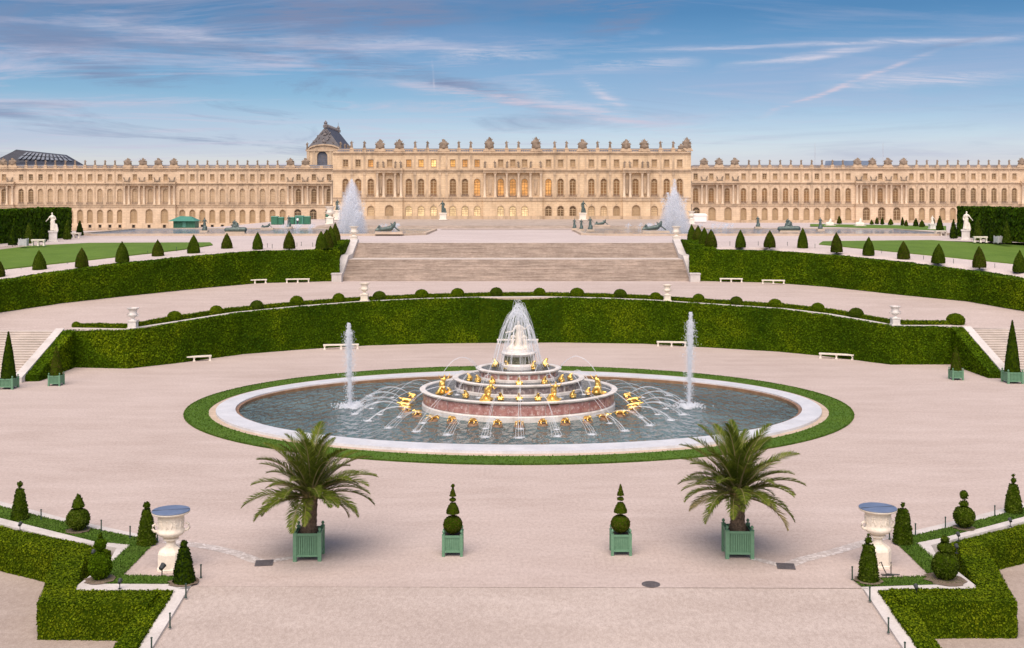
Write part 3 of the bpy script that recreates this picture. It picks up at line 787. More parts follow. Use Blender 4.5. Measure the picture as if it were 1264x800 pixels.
# darker forecourt and its steps before the palace
sheet('forecourt', [(-15, 228), (33, 228), (33, 236), (-15, 236)], M['gravel_warm'], ZT + 0.006)
sheet('forecourt_paving', [(-42, 243.2), (40, 243.2), (40, 318), (-42, 318)], M['stairs'], ZT + 0.55)
st = thing('palace_steps', 'long low grey stone steps running in front of the palace', 'steps', (0, 240, ZT))
for k in range(4):
    mb = MB(); mb.box(-42 - k * .02, 40 + k * .02, -2.0 + k * 1.3, 3.4, 0.002 if k == 0 else 0.137 * k, 0.137 * (k + 1)); mb.build('step', M['stairs'], st)

# central staircase
stairs = thing('stone_staircase', 'wide two-flight stone staircase climbing to the palace terrace', 'staircase', (0, YS0, 5.18))
z0, zl, z1 = 5.18, 7.65, ZT
def flight(y0, y1, za, zb, n, mat):
    mb = MB(); t = (y1 - y0) / n; r = (zb - za) / n
    for k in range(n):
        mb.box(-22.45, 22.45, y0 + k * t, y1 if k == n - 1 else y0 + (k + 1) * t + 0.02, za + k * r - 0.6, za + (k + 1) * r - 0.03)
        mb.box(-22.45, 22.45, y0 + k * t - 0.03, y1 if k == n - 1 else y0 + (k + 1) * t, za + (k + 1) * r - 0.03, za + (k + 1) * r)
    return mb
flight(YS0, YL0, z0, zl, 16, 0).build('lower_flight', M['stairs_worn'], stairs, origin=(0, YS0, 5.18))
flight(YL1, YS1, zl, z1, 12, 0).build('upper_flight', M['stairs_worn'], stairs, origin=(0, YS0, 5.18))
mb = MB(); mb.box(-22.45, 22.45, YL0 - 0.05, YL1, zl - 0.5, zl + 0.012); mb.build('landing', M['stairs_pale'], stairs, origin=(0, YS0, 5.18))
mb = MB(); mb.box(-22.45, 22.45, YS1 - 0.1, YS1 + 1.2, z1 - 0.5, z1 + 0.02); mb.build('top_step', M['stairs_pale'], stairs, origin=(0, YS0, 5.18))
for s in (-1, 1):
    mb = MB()
    prof = [(YS0 - 0.3, z0), (YS0 - 0.3, z0 + 0.55), (YL0 - .2, zl + 0.55), (YL1 - .4, zl + 0.6), (YS1 - .2, z1 + 0.5), (YS1 + 1.0, z1 + 0.5), (YS1 + 1.0, z1 - 2), (YS0 + 3, z0 - .4)]
    xa, xb = sorted((s * 22.45, s * 23.45)); n = len(prof)
    vs = [(xa, y, z) for y, z in prof] + [(xb, y, z) for y, z in prof]
    fs = [(i, (i + 1) % n, n + (i + 1) % n, n + i)[::-1] for i in range(n)] + [tuple(range(n - 1, -1, -1))[::-1], tuple(range(n, 2 * n))]
    mb.add(vs, fs); mb = fix(mb)
    mb.cbox(s * 22.95, YS0 - 0.75, z0 - .1, 1.25, 1.2, 1.05); mb.cbox(s * 22.95, YS0 - 0.75, z0 + .95, 1.4, 1.35, .14)
    mb.build('side_wall', M['coping'], stairs, origin=(0, YS0, 5.18))

# side stairs down to the pool
for s, nm in ((-1, 'left'), (1, 'right')):
    y1 = 106.5 if s < 0 else 108.3; y0 = y1 - 8.4; zt = 3.41
    st = thing('side_staircase', f'stone staircase of many narrow steps at the {nm} end of the lower hedge', 'staircase', (s * 52, y0, 0))
    mb = MB(); n = 20; t = (y1 - y0) / n; r = zt / n
    xa, xb = sorted((s * 43.45, s * 62))
    for k in range(n):
        mb.box(xa, xb, y0 + k * t, y1 + .3, k * r, (k + 1) * r - 0.045)
        mb.box(xa, xb, y0 + k * t - 0.05, y1 + .3, (k + 1) * r - 0.045, (k + 1) * r)
    mb.build('steps', M['stairs_pale'], st, origin=st.location)
    mb = MB(); xa, xb = sorted((s * 42.65, s * 43.44))
    mb.add([(xa, y0 - .6, 0), (xb, y0 - .6, 0), (xb, y1 + .3, 0), (xa, y1 + .3, 0), (xa, y0 - .6, .45), (xb, y0 - .6, .45), (xb, y1 + .3, zt + .22), (xa, y1 + .3, zt + .22)],
           [(0, 3, 2, 1), (4, 5, 6, 7), (0, 1, 5, 4), (1, 2, 6, 5), (2, 3, 7, 6), (3, 0, 4, 7)])
    mb.build('side_wall', M['coping'], st, origin=st.location)

# ================================================================ HEDGES
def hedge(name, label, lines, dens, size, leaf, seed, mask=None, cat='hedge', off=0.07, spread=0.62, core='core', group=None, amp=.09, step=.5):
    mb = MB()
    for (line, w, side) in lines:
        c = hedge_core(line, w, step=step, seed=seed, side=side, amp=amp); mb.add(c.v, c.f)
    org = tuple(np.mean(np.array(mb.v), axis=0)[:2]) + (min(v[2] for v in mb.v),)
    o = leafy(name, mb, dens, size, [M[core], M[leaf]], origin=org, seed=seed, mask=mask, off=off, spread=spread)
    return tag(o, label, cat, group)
LWb = [(x, y, 0.0, z) for x, y, z in LW]
def thin(cs):
    def f(P):
        k = np.ones(len(P))
        for cx, rr, zc, rz, v in cs: k = np.where(((P[:, 0] - cx) / rr) ** 2 + ((P[:, 2] - zc) / rz) ** 2 < 1, np.minimum(k, v), k)
        return k
    return f
bare = thin([(-3.3, 0.9, 2.6, 2.9, 0.25), (4.6, 0.7, 3.0, 2.4, 0.3), (3.0, 0.5, 4.6, .6, .2), (-1.5, 1.2, 4.9, .5, .15), (1.8, 1.6, 4.9, .5, .15), (14.5, 1.2, 0.3, .6, .35), (9, 2.0, 0.1, .4, .5), (-9, 1.6, 0.1, .4, .5)])
cut1 = 7; cut2 = 9
def seg(a, b): return LWb[a:b]
midL = (-4.1, 124.3, 0, 4.87); midR = (4.9, 124.75, 0, 4.85)
hedge('clipped_hedge', 'long curved clipped hedge behind the pool, left of the fountain', [(LWb[:7] + [midL], 1.05, 1), ([(-43.6, 98.4, 0, .45), (-42.75, 98.2, 0, .5), (-41.55, 98.3, 0, .5)], 0.9, 1), ([(-41.5, 98.3, 0, .5), (-41.5, 106.4, 0, 3.45)], 1.15, 1)], 125, 0.165, 'hornbeam', 11, bare)
hedge('clipped_hedge', 'long curved clipped hedge behind the pool, right of the fountain', [([midR] + LWb[10:], 1.05, 1), ([(41.55, 100.0, 0, .5), (42.75, 99.9, 0, .5), (43.6, 100.1, 0, .45)], 0.9, 1), ([(42.65, 108.2, 0, 3.45), (42.65, 100.0, 0, .5)], 1.15, -1)], 125, 0.165, 'hornbeam', 12, bare)
hedge('clipped_hedge', 'darker middle piece of the lower hedge with brown bare gaps, straight behind the fountain', [([midL, (0, 124.6, 0, 4.6), midR], 0.9, 1)], 115, 0.165, 'hornbeam_dark', 13, bare)
uL = [(p.x, p.y, p.z, t) for p, t in zip(UL, U_top)]
uR = [(p.x, p.y, p.z, t) for p, t in zip(UR, U_top[::-1])]
hedge('terrace_hedge', 'tall clipped hedge holding the upper terrace, left of the central staircase', [(uL, 2.6, 1), ([(-23.55, 146.7, 5.2, 9.2), (-23.55, 161.2, 8.6, 9.95)], 2.6, 1)], 95, 0.185, 'hornbeam', 21)
hedge('terrace_hedge', 'tall clipped hedge holding the upper terrace, right of the central staircase', [(uR, 2.6, 1), ([(23.55, 161.2, 8.6, 9.95), (23.55, 146.7, 5.2, 9.2)], 2.6, 1)], 95, 0.185, 'hornbeam', 22)

# stone retaining wall behind the lower hedge, its coping, and the low box edging on top
def offset_line(L, d):
    out = []
    for i, p in enumerate(L):
        a, b = L[max(i - 1, 0)], L[min(i + 1, len(L) - 1)]
        t = Vector((b[0] - a[0], b[1] - a[1])).normalized(); n = Vector((-t.y, t.x))
        out.append((p[0] + n.x * d, p[1] + n.y * d) + tuple(p[2:]))
    return out
wall = thing('retaining_wall', 'curved stone retaining wall with pale coping behind the lower hedge', 'wall', (0, 126, 0))
LWf = [tuple(p) for p in resample([(x, y, z) for x, y, z in LW], 1.5)]
def wall_strip(d0, d1, zlo, zhi):
    a = offset_line(LWf, d0); b = offset_line(LWf, d1); mb = MB()
    top = [[(p[0], p[1], p[2] + zhi) for p in a], [(p[0], p[1], p[2] + zhi) for p in b]]
    bot = [[(p[0], p[1], (p[2] + zlo) if zlo > -2 else 0.0) for p in a], [(p[0], p[1], (p[2] + zlo) if zlo > -2 else 0.0) for p in b]]
    mb.loft(top); mb.loft([bot[0], top[0]]); mb.loft([top[1], bot[1]])
    mb.quad(bot[0][0], top[0][0], top[1][0], bot[1][0]); mb.quad(bot[0][-1], bot[1][-1], top[1][-1], top[0][-1])
    return mb
wall_strip(0.75, 1.1, -9, 0.0).build('wall_face', M['kerb'], wall, origin=wall.location)
wall_strip(0.98, 1.62, -.16, 0.07).build('coping', M['coping'], wall, origin=wall.location)
lowb = [(x, y, z - .05, z + .42) for x, y, z in offset_line(LW, 2.0)]
def arc_i(i0, i1): return lowb[i0:i1]
hedge('box_edging', 'knee-high strip of clipped box on the lower wall, left half', [(lowb[:8] + [tuple(np.mean([lowb[7], lowb[8]], axis=0))], .7, 1)], 90, 0.13, 'box', 31, cat='low hedge', amp=.05)
hedge('box_edging', 'knee-high strip of clipped box on the lower wall, right half', [([tuple(np.mean([lowb[7], lowb[8]], axis=0))] + lowb[8:], .7, 1)], 90, 0.13, 'box', 32, cat='low hedge', amp=.05)
# front hedges in the corners
def pz(x, y, z, zt): p = at(x, y, z); return (p.x, p.y, z, zt)
a0 = pz(0, 705, -1.3, 0.03); a1 = pz(69, 722, -1.3, 0.05); c0 = pz(47, 790, -1.3, .12); c1 = (-14.6, 43.95, -1.3, .12)
ext = (a0[0] - 14, a0[1] + 8.0, -1.3, 0.03)
hedge('parterre_hedge', 'low dense clipped hedge bent in a Z in the bottom left corner', [([ext, a0, a1, (-19.3, 49.6, -1.3, -.05)], 1.65, 1), ([(a1[0], a1[1], -1.3, .04), (c0[0], c0[1], -1.3, .08)], 1.25, 1), ([c0, c1], 1.5, 1), ([(-14.95, 45.6, -1.3, .1), (-14.95, 32.0, -2.6, -1.45)], 0.82, 1)], 420, 0.08, 'box', 41, off=.05, step=.3, amp=.045)
a0 = pz(1264, 695.4, -1.3, 0.03); a1 = pz(1214.6, 708.7, -1.3, 0.05); c0 = pz(1255, 788, -1.3, .12); c1 = (14.7, 44.2, -1.3, .12)
ext = (a0[0] + 14, a0[1] + 8.0, -1.3, 0.03)
hedge('parterre_hedge', 'low dense clipped hedge bent in a Z in the bottom right corner', [([(19.6, 51.2, -1.3, -.08), a1[:3] + (-.06,), a0[:3] + (-.08,), ext[:3] + (-.08,)], 1.45, 1), ([(c0[0], c0[1], -1.3, .08), (a1[0], a1[1], -1.3, .04)], 1.25, 1), ([c1, c0], 1.5, 1), ([(15.05, 32.0, -2.6, -1.45), (15.05, 45.6, -1.3, .1)], 0.82, 1)], 420, 0.08, 'box', 42, off=.05, step=.3, amp=.045)
# tall dark hedges at the edge of the terrace
hedge('tall_hedge', 'tall dark hedge wall beside the left lawn behind the marble statue', [([(-74.0, 189, ZT, 14.2), (-72.5, 184.2, ZT, 14.1), (-72.0, 165, 9.3, 14.1), (-72.5, 148, 9.0, 14.0), (-77, 135, 8.8, 14)], 5.0, -1)], 26, 0.42, 'hornbeam_dark', 51, amp=.18, off=.15, step=.8)
hedge('tall_hedge', 'tall dark hedge wall beside the right lawn behind the marble statue', [([(75.0, 192, ZT, 14.4), (73.6, 188, ZT, 14.3), (72.9, 166, 9.3, 14.3), (73.6, 148, 9.0, 14.2), (78, 135, 8.8, 14)], 5.0, 1)], 26, 0.42, 'hornbeam_dark', 52, amp=.18, off=.15, step=.8)
# the terrace pools before the palace
for s, nm in ((-1, 'left'), (1, 'right')):
    xa, xb = (-76, -15.4) if s < 0 else (11.4, 76)
    pts = [(xa, 196), (xa + 4, 192.5), (xb - 4, 192.5), (xb, 197), (xb, 226), (xb - 8, 231), (xa + 8, 231), (xa, 226)]
    c = ((xa + xb) / 2, 211)
    p = thing('terrace_pool', f'{nm} one of the two wide stone-rimmed pools on the terrace before the palace', 'pool', (c[0], c[1], ZT))
    inn = [(c[0] + (x - c[0]) * .978, c[1] + (y - c[1]) * .955) for x, y in pts]
    mb = MB(); n = len(pts)
    for k in range(n):
        j = (k + 1) % n
        mb.quad((*pts[k], ZT), (*pts[j], ZT), (*pts[j], ZT + .35), (*pts[k], ZT + .35)); mb.quad((*pts[k], ZT + .35), (*pts[j], ZT + .35), (*inn[j], ZT + .35), (*inn[k], ZT + .35))
        mb.quad((*inn[k], ZT + .35), (*inn[j], ZT + .35), (*inn[j], ZT), (*inn[k], ZT))
    fix(mb).build('rim', M['kerb'], p, origin=p.location)
    sheet('water', [(c[0] + (x - c[0]) * .979, c[1] + (y - c[1]) * .957) for x, y in pts], M['water_far'], ZT + .2)
# ================================================================ THE PALACE
WINC = {}
def window_mesh(w, h, arch, fill, frame, rows=4):
    key = (round(w, 2), round(h, 2), arch, fill, frame)
    if key in WINC: return WINC[key]
    mb = MB(); r = w / 2; zs = h - r if arch else h
    # pane
    if arch:
        pts = [(-r, 0, 0), (r, 0, 0)] + [(r * math.cos(a), 0, zs + r * math.sin(a)) for a in [PI * k / 10 for k in range(0, 11)]]
        mb.add(pts, [tuple(range(len(pts)))], 0)
    else:
        mb.add([(-r, 0, 0), (r, 0, 0), (r, 0, h), (-r, 0, h)], [(0, 1, 2, 3)], 0)
    f = 0.09; d0, d1 = -0.09, -0.004
    mb.box(-r, -r + f, d0, d1, 0, zs, 1); mb.box(r - f, r, d0, d1, 0, zs, 1); mb.box(-0.06, 0.06, d0 - .01, d1, 0, zs, 1)
    mb.box(-r + f, r - f, d0 + .01, d1, 0, .16, 1); mb.box(-r + f, r - f, d0 + .01, d1, zs - .14, zs, 1)
    for k in range(1, rows):
        z = zs * k / rows; mb.box(-r + f, r - f, d0 + .03, d1, z - .03, z + .03, 1)
    for sx in (-.5, .5): mb.box(sx * r - .025, sx * r + .025, d0 + .03, d1, .16, zs - .14, 1)
    if arch:
        A = [PI * k / 10 for k in range(11)]
        for a, b in zip(A, A[1:]):
            q = lambda rr, t, y: (rr * math.cos(t), y, zs + rr * math.sin(t))
            mb.quad(q(r, a, d0), q(r, b, d0), q(r - f, b, d0), q(r - f, a, d0), 1); mb.quad(q(r - f, a, d0), q(r - f, b, d0), q(r - f, b, d1), q(r - f, a, d1), 1)
        for t in (PI / 4, PI / 2, 3 * PI / 4):
            c, s_ = math.cos(t), math.sin(t)
            mb.quad((-.03 * s_, d0 + .02, zs + .03 * c), (.03 * s_, d0 + .02, zs - .03 * c), (.03 * s_ + (r - f) * c, d0 + .02, zs - .03 * c + (r - f) * s_), (-.03 * s_ + (r - f) * c, d0 + .02, zs + .03 * c + (r - f) * s_), 1)
    WINC[key] = mb.mesh('window', [M[fill], M[frame]])
    return WINC[key]
def wall_band(mb, y, xa, xb, z0, z1, wins, d=0.42, mi=0):
    """a storey of wall with real openings; wins: (xc, w, sill, head, arched)"""
    wins = sorted(w for w in wins if xa < w[0] < xb); x = xa
    Q = lambda a, b, c, e: mb.quad((a, y, c), (b, y, c), (b, y, e), (a, y, e), mi)
    for xc, w, zs, zh, arch in wins:
        l, r = xc - w / 2, xc + w / 2; R_ = w / 2
        if l > x: Q(x, l, z0, z1)
        if zs > z0 + .01: Q(l, r, z0, zs)
        sp = zh - R_ if arch else zh
        if arch:
            A = [PI - PI * k / 10 for k in range(11)]; P = [(xc + R_ * math.cos(a), sp + R_ * math.sin(a)) for a in A]
            for (px_, pz_), (qx, qz) in zip(P, P[1:]):
                mb.quad((px_, y, pz_), (qx, y, qz), (qx, y, z1), (px_, y, z1), mi)
                mb.quad((px_, y, pz_), (px_, y + d, pz_), (qx, y + d, qz), (qx, y, qz), mi)
        else:
            Q(l, r, zh, z1); mb.quad((l, y, zh), (l, y + d, zh), (r, y + d, zh), (r, y, zh), mi)
        mb.quad((l, y, zs), (l, y, sp), (l, y + d, sp), (l, y + d, zs), mi); mb.quad((r, y, zs), (r, y + d, zs), (r, y + d, sp), (r, y, sp), mi)
        mb.quad((l, y, zs), (l, y + d, zs), (r, y + d, zs), (r, y, zs), mi)
        # raised surround
        e, p = 0.16, 0.07
        mb.box(l - e, l - .003, y - p, y - .003, zs, sp, 1); mb.box(r + .003, r + e, y - p, y - .003, zs, sp, 1)
        if arch:
            for (px_, pz_), (qx, qz) in zip(P, P[1:]):
                o = lambda X, Z: (xc + (X - xc) * (R_ + e) / R_, y - p, sp + (Z - sp) * (R_ + e) / R_)
                mb.quad((px_, y - p, pz_), (qx, y - p, qz), o(qx, qz), o(px_, pz_), 1)
            mb.box(xc - .16, xc + .16, y - .16, y - .075, zh - .02, zh + .5, 1)
        else:
            mb.box(l - e, r + e, y - p, y - .003, zh + .003, zh + e, 1); mb.box(l - e - .05, r + e + .05, y - .12, y - .003, zs - .16, zs - .003, 1)
        x = r
    if x < xb: Q(x, xb, z0, z1)

# sculpture shared by the rooflines
def trophy_caps(seed, w=2.3, h=2.3):
    r = random.Random(seed); c = []
    c.append(((0, 0, .3), (0, 0, h * .62), .62, .36)); c.append(((-w * .3, 0, .25), (w * .3, 0, .25), .38, .38)); c.append(((0, -.1, h * .66), (0, -.1, h * .8), .26, .22))
    for k in range(9):
        a = PI * (k + .5) / 9; L = h * r.uniform(.68, .95)
        c.append(((0, r.uniform(-.2, .2), h * .3), (math.cos(a) * w * .55, r.uniform(-.3, .3), h * .28 + math.sin(a) * L * .68), .17, .09))
    for k in range(5): c.append(((r.uniform(-w * .4, w * .4), -.3, r.uniform(.2, h * .5)), (r.uniform(-w * .4, w * .4), -.3, r.uniform(.2, h * .5)), .22, .16))
    return c
TROPHY = [carve('trophy', trophy_caps(i), .13, M['weathered']) for i in range(3)]
RSTAT = [carve('roof_statue', figure(1.75, True, ((.3, -.05, .7), (.25, -.1, .9)), ((-.24, 0, .62), (-.2, -.14, .55))), .075, M['weathered']),
         carve('roof_statue', figure(1.75, True, ((.3, 0, .62), (.2, -.15, .5)), ((-.28, -.05, .66), (-.12, -.2, .72))), .075, M['weathered'])]
ASTAT = [carve('attic_statue', figure(2.1, True, ((.3, -.05, .7), (.32, -.1, .85)), ((-.24, 0, .62), (-.2, -.14, .55)), lean=.08), .09, M['weathered']),
         carve('attic_statue', shift(figure(2.1, True, ((.3, 0, .62), (.2, -.15, .5)), ((-.28, -.05, .66), (-.3, -.2, .5)), lean=-.1), (0, 0, 0)), .09, M['weathered'])]
RECL = carve('attic_group', shift(figure(1.8, True, lean=.35), (.5, 0, 0)) + shift(figure(1.7, True, lean=-.35), (-.5, 0, 0)) + [((-.8, 0, .2), (.8, 0, .2), .3, .3)], .1, M['weathered'])

def column_mesh(h, r=.36):
    mb = MB(); mb.cbox(0, 0, 0, r * 2.5, r * 2.5, .28)
    mb.lathe([(r * 1.18, .28), (r * 1.18, .42), (r, .5), (r, h * .35), (r * .86, h - .7), (r * .95, h - .66), (r * .9, h - .6), (r * 1.25, h - .16)], 12)
    mb.cbox(0, 0, h - .16, r * 2.7, r * 2.7, .16)
    return smooth_by_angle(mb.mesh('column', M['column']))

def palace_block(root, Y, base, z, cols, porticos, x0, x1, wall, depth, wdim, fills, ztop_roof, side_w=True, basement=None):
    """z: dict of storey heights; cols: ordinary window axes; porticos: (xa, xb, window axes, column axes, niche axes)"""
    O = root.location
    allw = sorted([(x, None) for x in cols] + [(x, i) for i, p in enumerate(porticos) for x in p[2]])
    gw, fw, aw = wdim
    G, Fi, A = [], [], []
    for x, pi in allw:
        g = gw * (1.25 if pi is not None and len(porticos[pi][2]) != 3 or (pi is not None and wall == 'ashlar_wing') else 1.0)
        G.append((x, g, z['g0'], z['g1'] + (g - gw) * .5, True)); Fi.append((x, fw, z['f0'], z['f1'], True)); A.append((x, aw, z['a0'], z['a1'], False))
    mb = MB()
    segs = []; x = x0
    for (xa, xb, *_r) in sorted(porticos):
        if xa > x: segs.append((x, xa, 0))
        segs.append((max(xa, x0), min(xb, x1), 1)); x = xb
    if x < x1: segs.append((x, x1, 0))
    PJ = 1.35
    for xa, xb, pj in segs:
        yg = Y - (PJ if pj else 0)
        bw = [(x, .95, basement[0], basement[1], False) for x, *_q in G] if basement else []
        if basement:
            wall_band(mb, yg, xa, xb, base, basement[2], bw)
            wall_band(mb, yg, xa, xb, basement[2], z['s0'], G)
        else: wall_band(mb, yg, xa, xb, base, z['s0'], G)
        if pj:
            for xx in (xa, xb):
                mb.quad((xx, yg, base), (xx, Y, base), (xx, Y, z['s0']), (xx, yg, z['s0']))
        wall_band(mb, Y, xa, xb, z['s0'], z['e0'], Fi)
        wall_band(mb, Y, xa, xb, z['e1'], z['c0'], A)
    # solid body behind, side walls
    mb.quad((x0, Y, base), (x0, Y + depth, base), (x0, Y + depth, z['c1']), (x0, Y, z['c1'])); mb.quad((x1, Y, base), (x1, Y, z['c1']), (x1, Y + depth, z['c1']), (x1, Y + depth, base))
    mb.quad((x0, Y + depth, base), (x1, Y + depth, base), (x1, Y + depth, z['c1']), (x0, Y + depth, z['c1']))
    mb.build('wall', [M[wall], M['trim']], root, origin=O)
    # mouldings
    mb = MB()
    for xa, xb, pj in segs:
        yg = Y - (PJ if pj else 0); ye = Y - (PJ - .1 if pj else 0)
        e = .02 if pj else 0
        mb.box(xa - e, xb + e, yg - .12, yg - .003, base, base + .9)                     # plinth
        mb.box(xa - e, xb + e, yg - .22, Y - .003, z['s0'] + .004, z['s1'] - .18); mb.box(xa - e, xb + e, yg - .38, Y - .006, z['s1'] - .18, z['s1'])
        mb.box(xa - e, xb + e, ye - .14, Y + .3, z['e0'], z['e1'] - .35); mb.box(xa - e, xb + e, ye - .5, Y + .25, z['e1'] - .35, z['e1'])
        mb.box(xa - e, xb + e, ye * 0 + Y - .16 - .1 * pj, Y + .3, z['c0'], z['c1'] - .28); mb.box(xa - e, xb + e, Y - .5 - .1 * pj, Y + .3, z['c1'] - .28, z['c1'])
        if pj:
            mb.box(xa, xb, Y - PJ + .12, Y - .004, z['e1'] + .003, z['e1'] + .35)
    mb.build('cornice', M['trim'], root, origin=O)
    # pilasters between the windows of the main storey and the strips under the sills
    mb = MB(); xs = [a[0] for a in allw]
    for a, b in zip(xs, xs[1:]):
        m = (a + b) / 2
        if any(p[0] - .1 < m < p[1] + .1 for p in porticos): continue
        two = b - a > 4.5
        for o in ((-.95, .95) if two else (0,)):
            mb.box(m + o - .3, m + o + .3, Y - .13, Y - .003, z['s1'] + .95, z['e0'] - .75); mb.box(m + o - .4, m + o + .4, Y - .22, Y - .004, z['e0'] - .75, z['e0'] - .003)
            mb.box(m + o - .5, m + o + .5, Y - .3, Y - .005, z['s1'] + .003, z['s1'] + .95)
            mb.box(m + o - .26, m + o + .26, Y - .1, Y - .003, z['e1'] + .1, z['c0'] - .01)
    if mb.v: mb.build('pilaster', M['trim'], root, origin=O)['kind'] = 'stuff'
    # balustrade with piers
    mb = MB(); yb = Y - .1; b0, b1 = z['c1'] + .003, z['b1']
    mb.box(x0, x1, yb, yb + .4, b0, b0 + .2); mb.box(x0, x1, yb - .05, yb + .45, b1 - .17, b1)
    xx = x0 + .2
    while xx < x1: mb.cbox(xx, yb + .2, b0 + .2, .15, .15, b1 - b0 - .37); xx += .5
    piers = [(a + b) / 2 for a, b in zip(xs, xs[1:]) if b - a < 9]
    for p in piers: mb.box(p - .55, p + .55, yb - .08, yb + .55, b0, b1 + .12)
    mb.build('balustrade', M['trim'], root, origin=O)
    # roof
    mb = MB(); zr = ztop_roof + .25
    mb.add([(x0 + .6, Y + 1.2, z['c1']), (x1 - .6, Y + 1.2, z['c1']), (x1 - .6, Y + depth - 1, z['c1']), (x0 + .6, Y + depth - 1, z['c1']), (x0 + 1.5, Y + 2.2, zr), (x1 - 1.5, Y + 2.2, zr), (x1 - 1.5, Y + depth - 5, zr), (x0 + 1.5, Y + depth - 5, zr)],
           [(4, 5, 6, 7), (0, 1, 5, 4), (1, 2, 6, 5), (2, 3, 7, 6), (3, 0, 4, 7)])
    mb.box(x0 + .3, x1 - .3, Y + .36, Y + 1.3, z['c1'] - .3, z['c1'] - .02)
    mb.build('roof', M['slate'], root, origin=O)
    # windows
    for k, ((x, g, s, h, _), (fx, f_, fs_, fh, _), (ax, a_, as_, ah, _)) in enumerate(zip(G, Fi, A)):
        pj = next((i for i, p in enumerate(porticos) if p[0] < x < p[1]), None)
        gf, ff, af = fills(x, k, pj)
        yg = Y - (PJ if pj is not None else 0) + .4
        fr = lambda m: 'frame_tan' if m in ('tan', 'blind', 'glow_blind', 'pale_tan') else ('frame_dark' if m.startswith('lit') else 'frame')
        link('door' if not basement and root.get('label', '').startswith('pale three') else 'ground_window', window_mesh(g, h - s, True, gf, fr(gf), 4), root, Vector((x, yg, s)) - O)
        link('arched_window', window_mesh(f_, fh - fs_, True, ff, fr(ff) if ff != 'tan' else 'frame', 5), root, Vector((x, Y + .4, fs_)) - O)
        rl = ('rail', round(f_, 2))
        if rl not in WINC:
            rm = MB(); rm.box(-f_ / 2 - .12, f_ / 2 + .12, -.04, .02, .62, .7)
            rm.box(-f_ / 2 - .12, f_ / 2 + .12, -.03, .01, .04, .1)
            for q_ in range(9): rm.box(-f_ / 2 - .1 + q_ * (f_ + .1) / 8, -f_ / 2 + .0 + q_ * (f_ + .1) / 8, -.02, .0, .1, .62)
            WINC[rl] = rm.mesh('window_railing', M['railing'])
        link('window_railing', WINC[rl], root, Vector((x, Y - .34, z['s1'] + .05)) - O)
        link('attic_window', window_mesh(a_, ah - as_, False, af, fr(af), 3), root, Vector((x, Y + .4, as_)) - O)
        if basement: link('basement_window', window_mesh(.95, basement[1] - basement[0], False, 'dark', 'iron', 2), root, Vector((x, yg, basement[0])) - O)
    # colonnades
    cm = column_mesh(z['e0'] - z['s1'] - .01)
    for (xa, xb, wx, cx, nx) in porticos:
        for x in cx:
            link('column', cm, root, Vector((x, Y - PJ + .62, z['s1'] + .005)) - O)
        for x in nx:
            mb = MB(); zn = z['f1'] - .2
            mb.box(x - .62, x + .62, Y - .1, Y - .003, z['f0'] + .2, zn); mb.box(x - .42, x + .42, Y - .16, Y - .105, z['f0'] + .6, zn - .4)
            mb.lathe([(.2, 0), (.3, .4), (.24, 1.2), (.14, 1.6), (.16, 1.8), (.02, 2.0)], 8, (x, Y - .3, z['f0'] + .7))
            mb.build('niche', M['trim'], root, origin=O)
    return piers
def zmap(Y): return lambda y: H - (y - YH) * Y / F
def xmap(Y): return lambda x: CAMX + (x - CX) * Y / F

# ---- the main block
YC = 318.0; zc = zmap(YC); xc_ = xmap(YC)
BASEC = ZT + .55
pal = thing('palace', 'pale three-storey stone palace block with projecting columned porticoes and lit windows, centre', 'palace', (0, YC, BASEC))
cz = dict(g0=BASEC + .25, g1=zc(254.2), s0=zc(248), s1=zc(243.6), f0=zc(242.6), f1=zc(220.6), e0=zc(213.4), e1=zc(209), a0=zc(206.3), a1=zc(197), c0=zc(191), c1=zc(188), b1=zc(184.2))
ccols = [426.6, 442, 457.6, 504.6, 519.7, 535.2, 559, 574, 589, 677, 692, 707, 730, 745.2, 761, 807.6, 823, 839]
cport = [(464, 497.4, [481], [466.2, 474, 488, 495.4], [470, 491.8]), (596.6, 669.4, [618, 633, 647.6], [598.4, 611.4, 625.6, 640.2, 654.8, 667.6], [604.9, 661.2]), (768.4, 802, [784.5], [770.2, 777.6, 792.4, 799.8], [773.9, 796])]
LITA = {457.6: 'lit_soft', 504.6: 'lit_soft', 519.7: 'lit', 535.2: 'lit_bright', 559: 'lit', 574: 'lit_soft', 589: 'lit_soft'}
px_c = lambda x: CX + (x - CAMX) * F / YC
def cfill(x, k, pj):
    p = px_c(x)
    near = lambda d: next((v for q, v in d.items() if abs(q - p) < 2), None)
    g = 'brown' if 670 < p < 712 else ('tan' if 470 < p < 490 or 755 < p < 790 else ('glow_blind' if 500 < p < 655 else 'blind'))
    f = 'lit_soft' if 610 < p < 655 else 'amber'
    if abs(p - 589) < 2 or abs(p - 677) < 2: f = 'lit_soft'
    a = near(LITA) or ('brown' if p < 445 else 'tan')
    return g, f, a
cx0, cx1 = xc_(411), xc_(853)
cporticos = [(xc_(a), xc_(b), [xc_(x) for x in w], [xc_(x) for x in c], [xc_(x) for x in n]) for a, b, w, c, n in cport]
palace_block(pal, YC, BASEC, cz, [xc_(x) for x in ccols], cporticos, cx0, cx1, 'ashlar', 22, (1.85, 1.75, 1.42), cfill, zc(184.0))
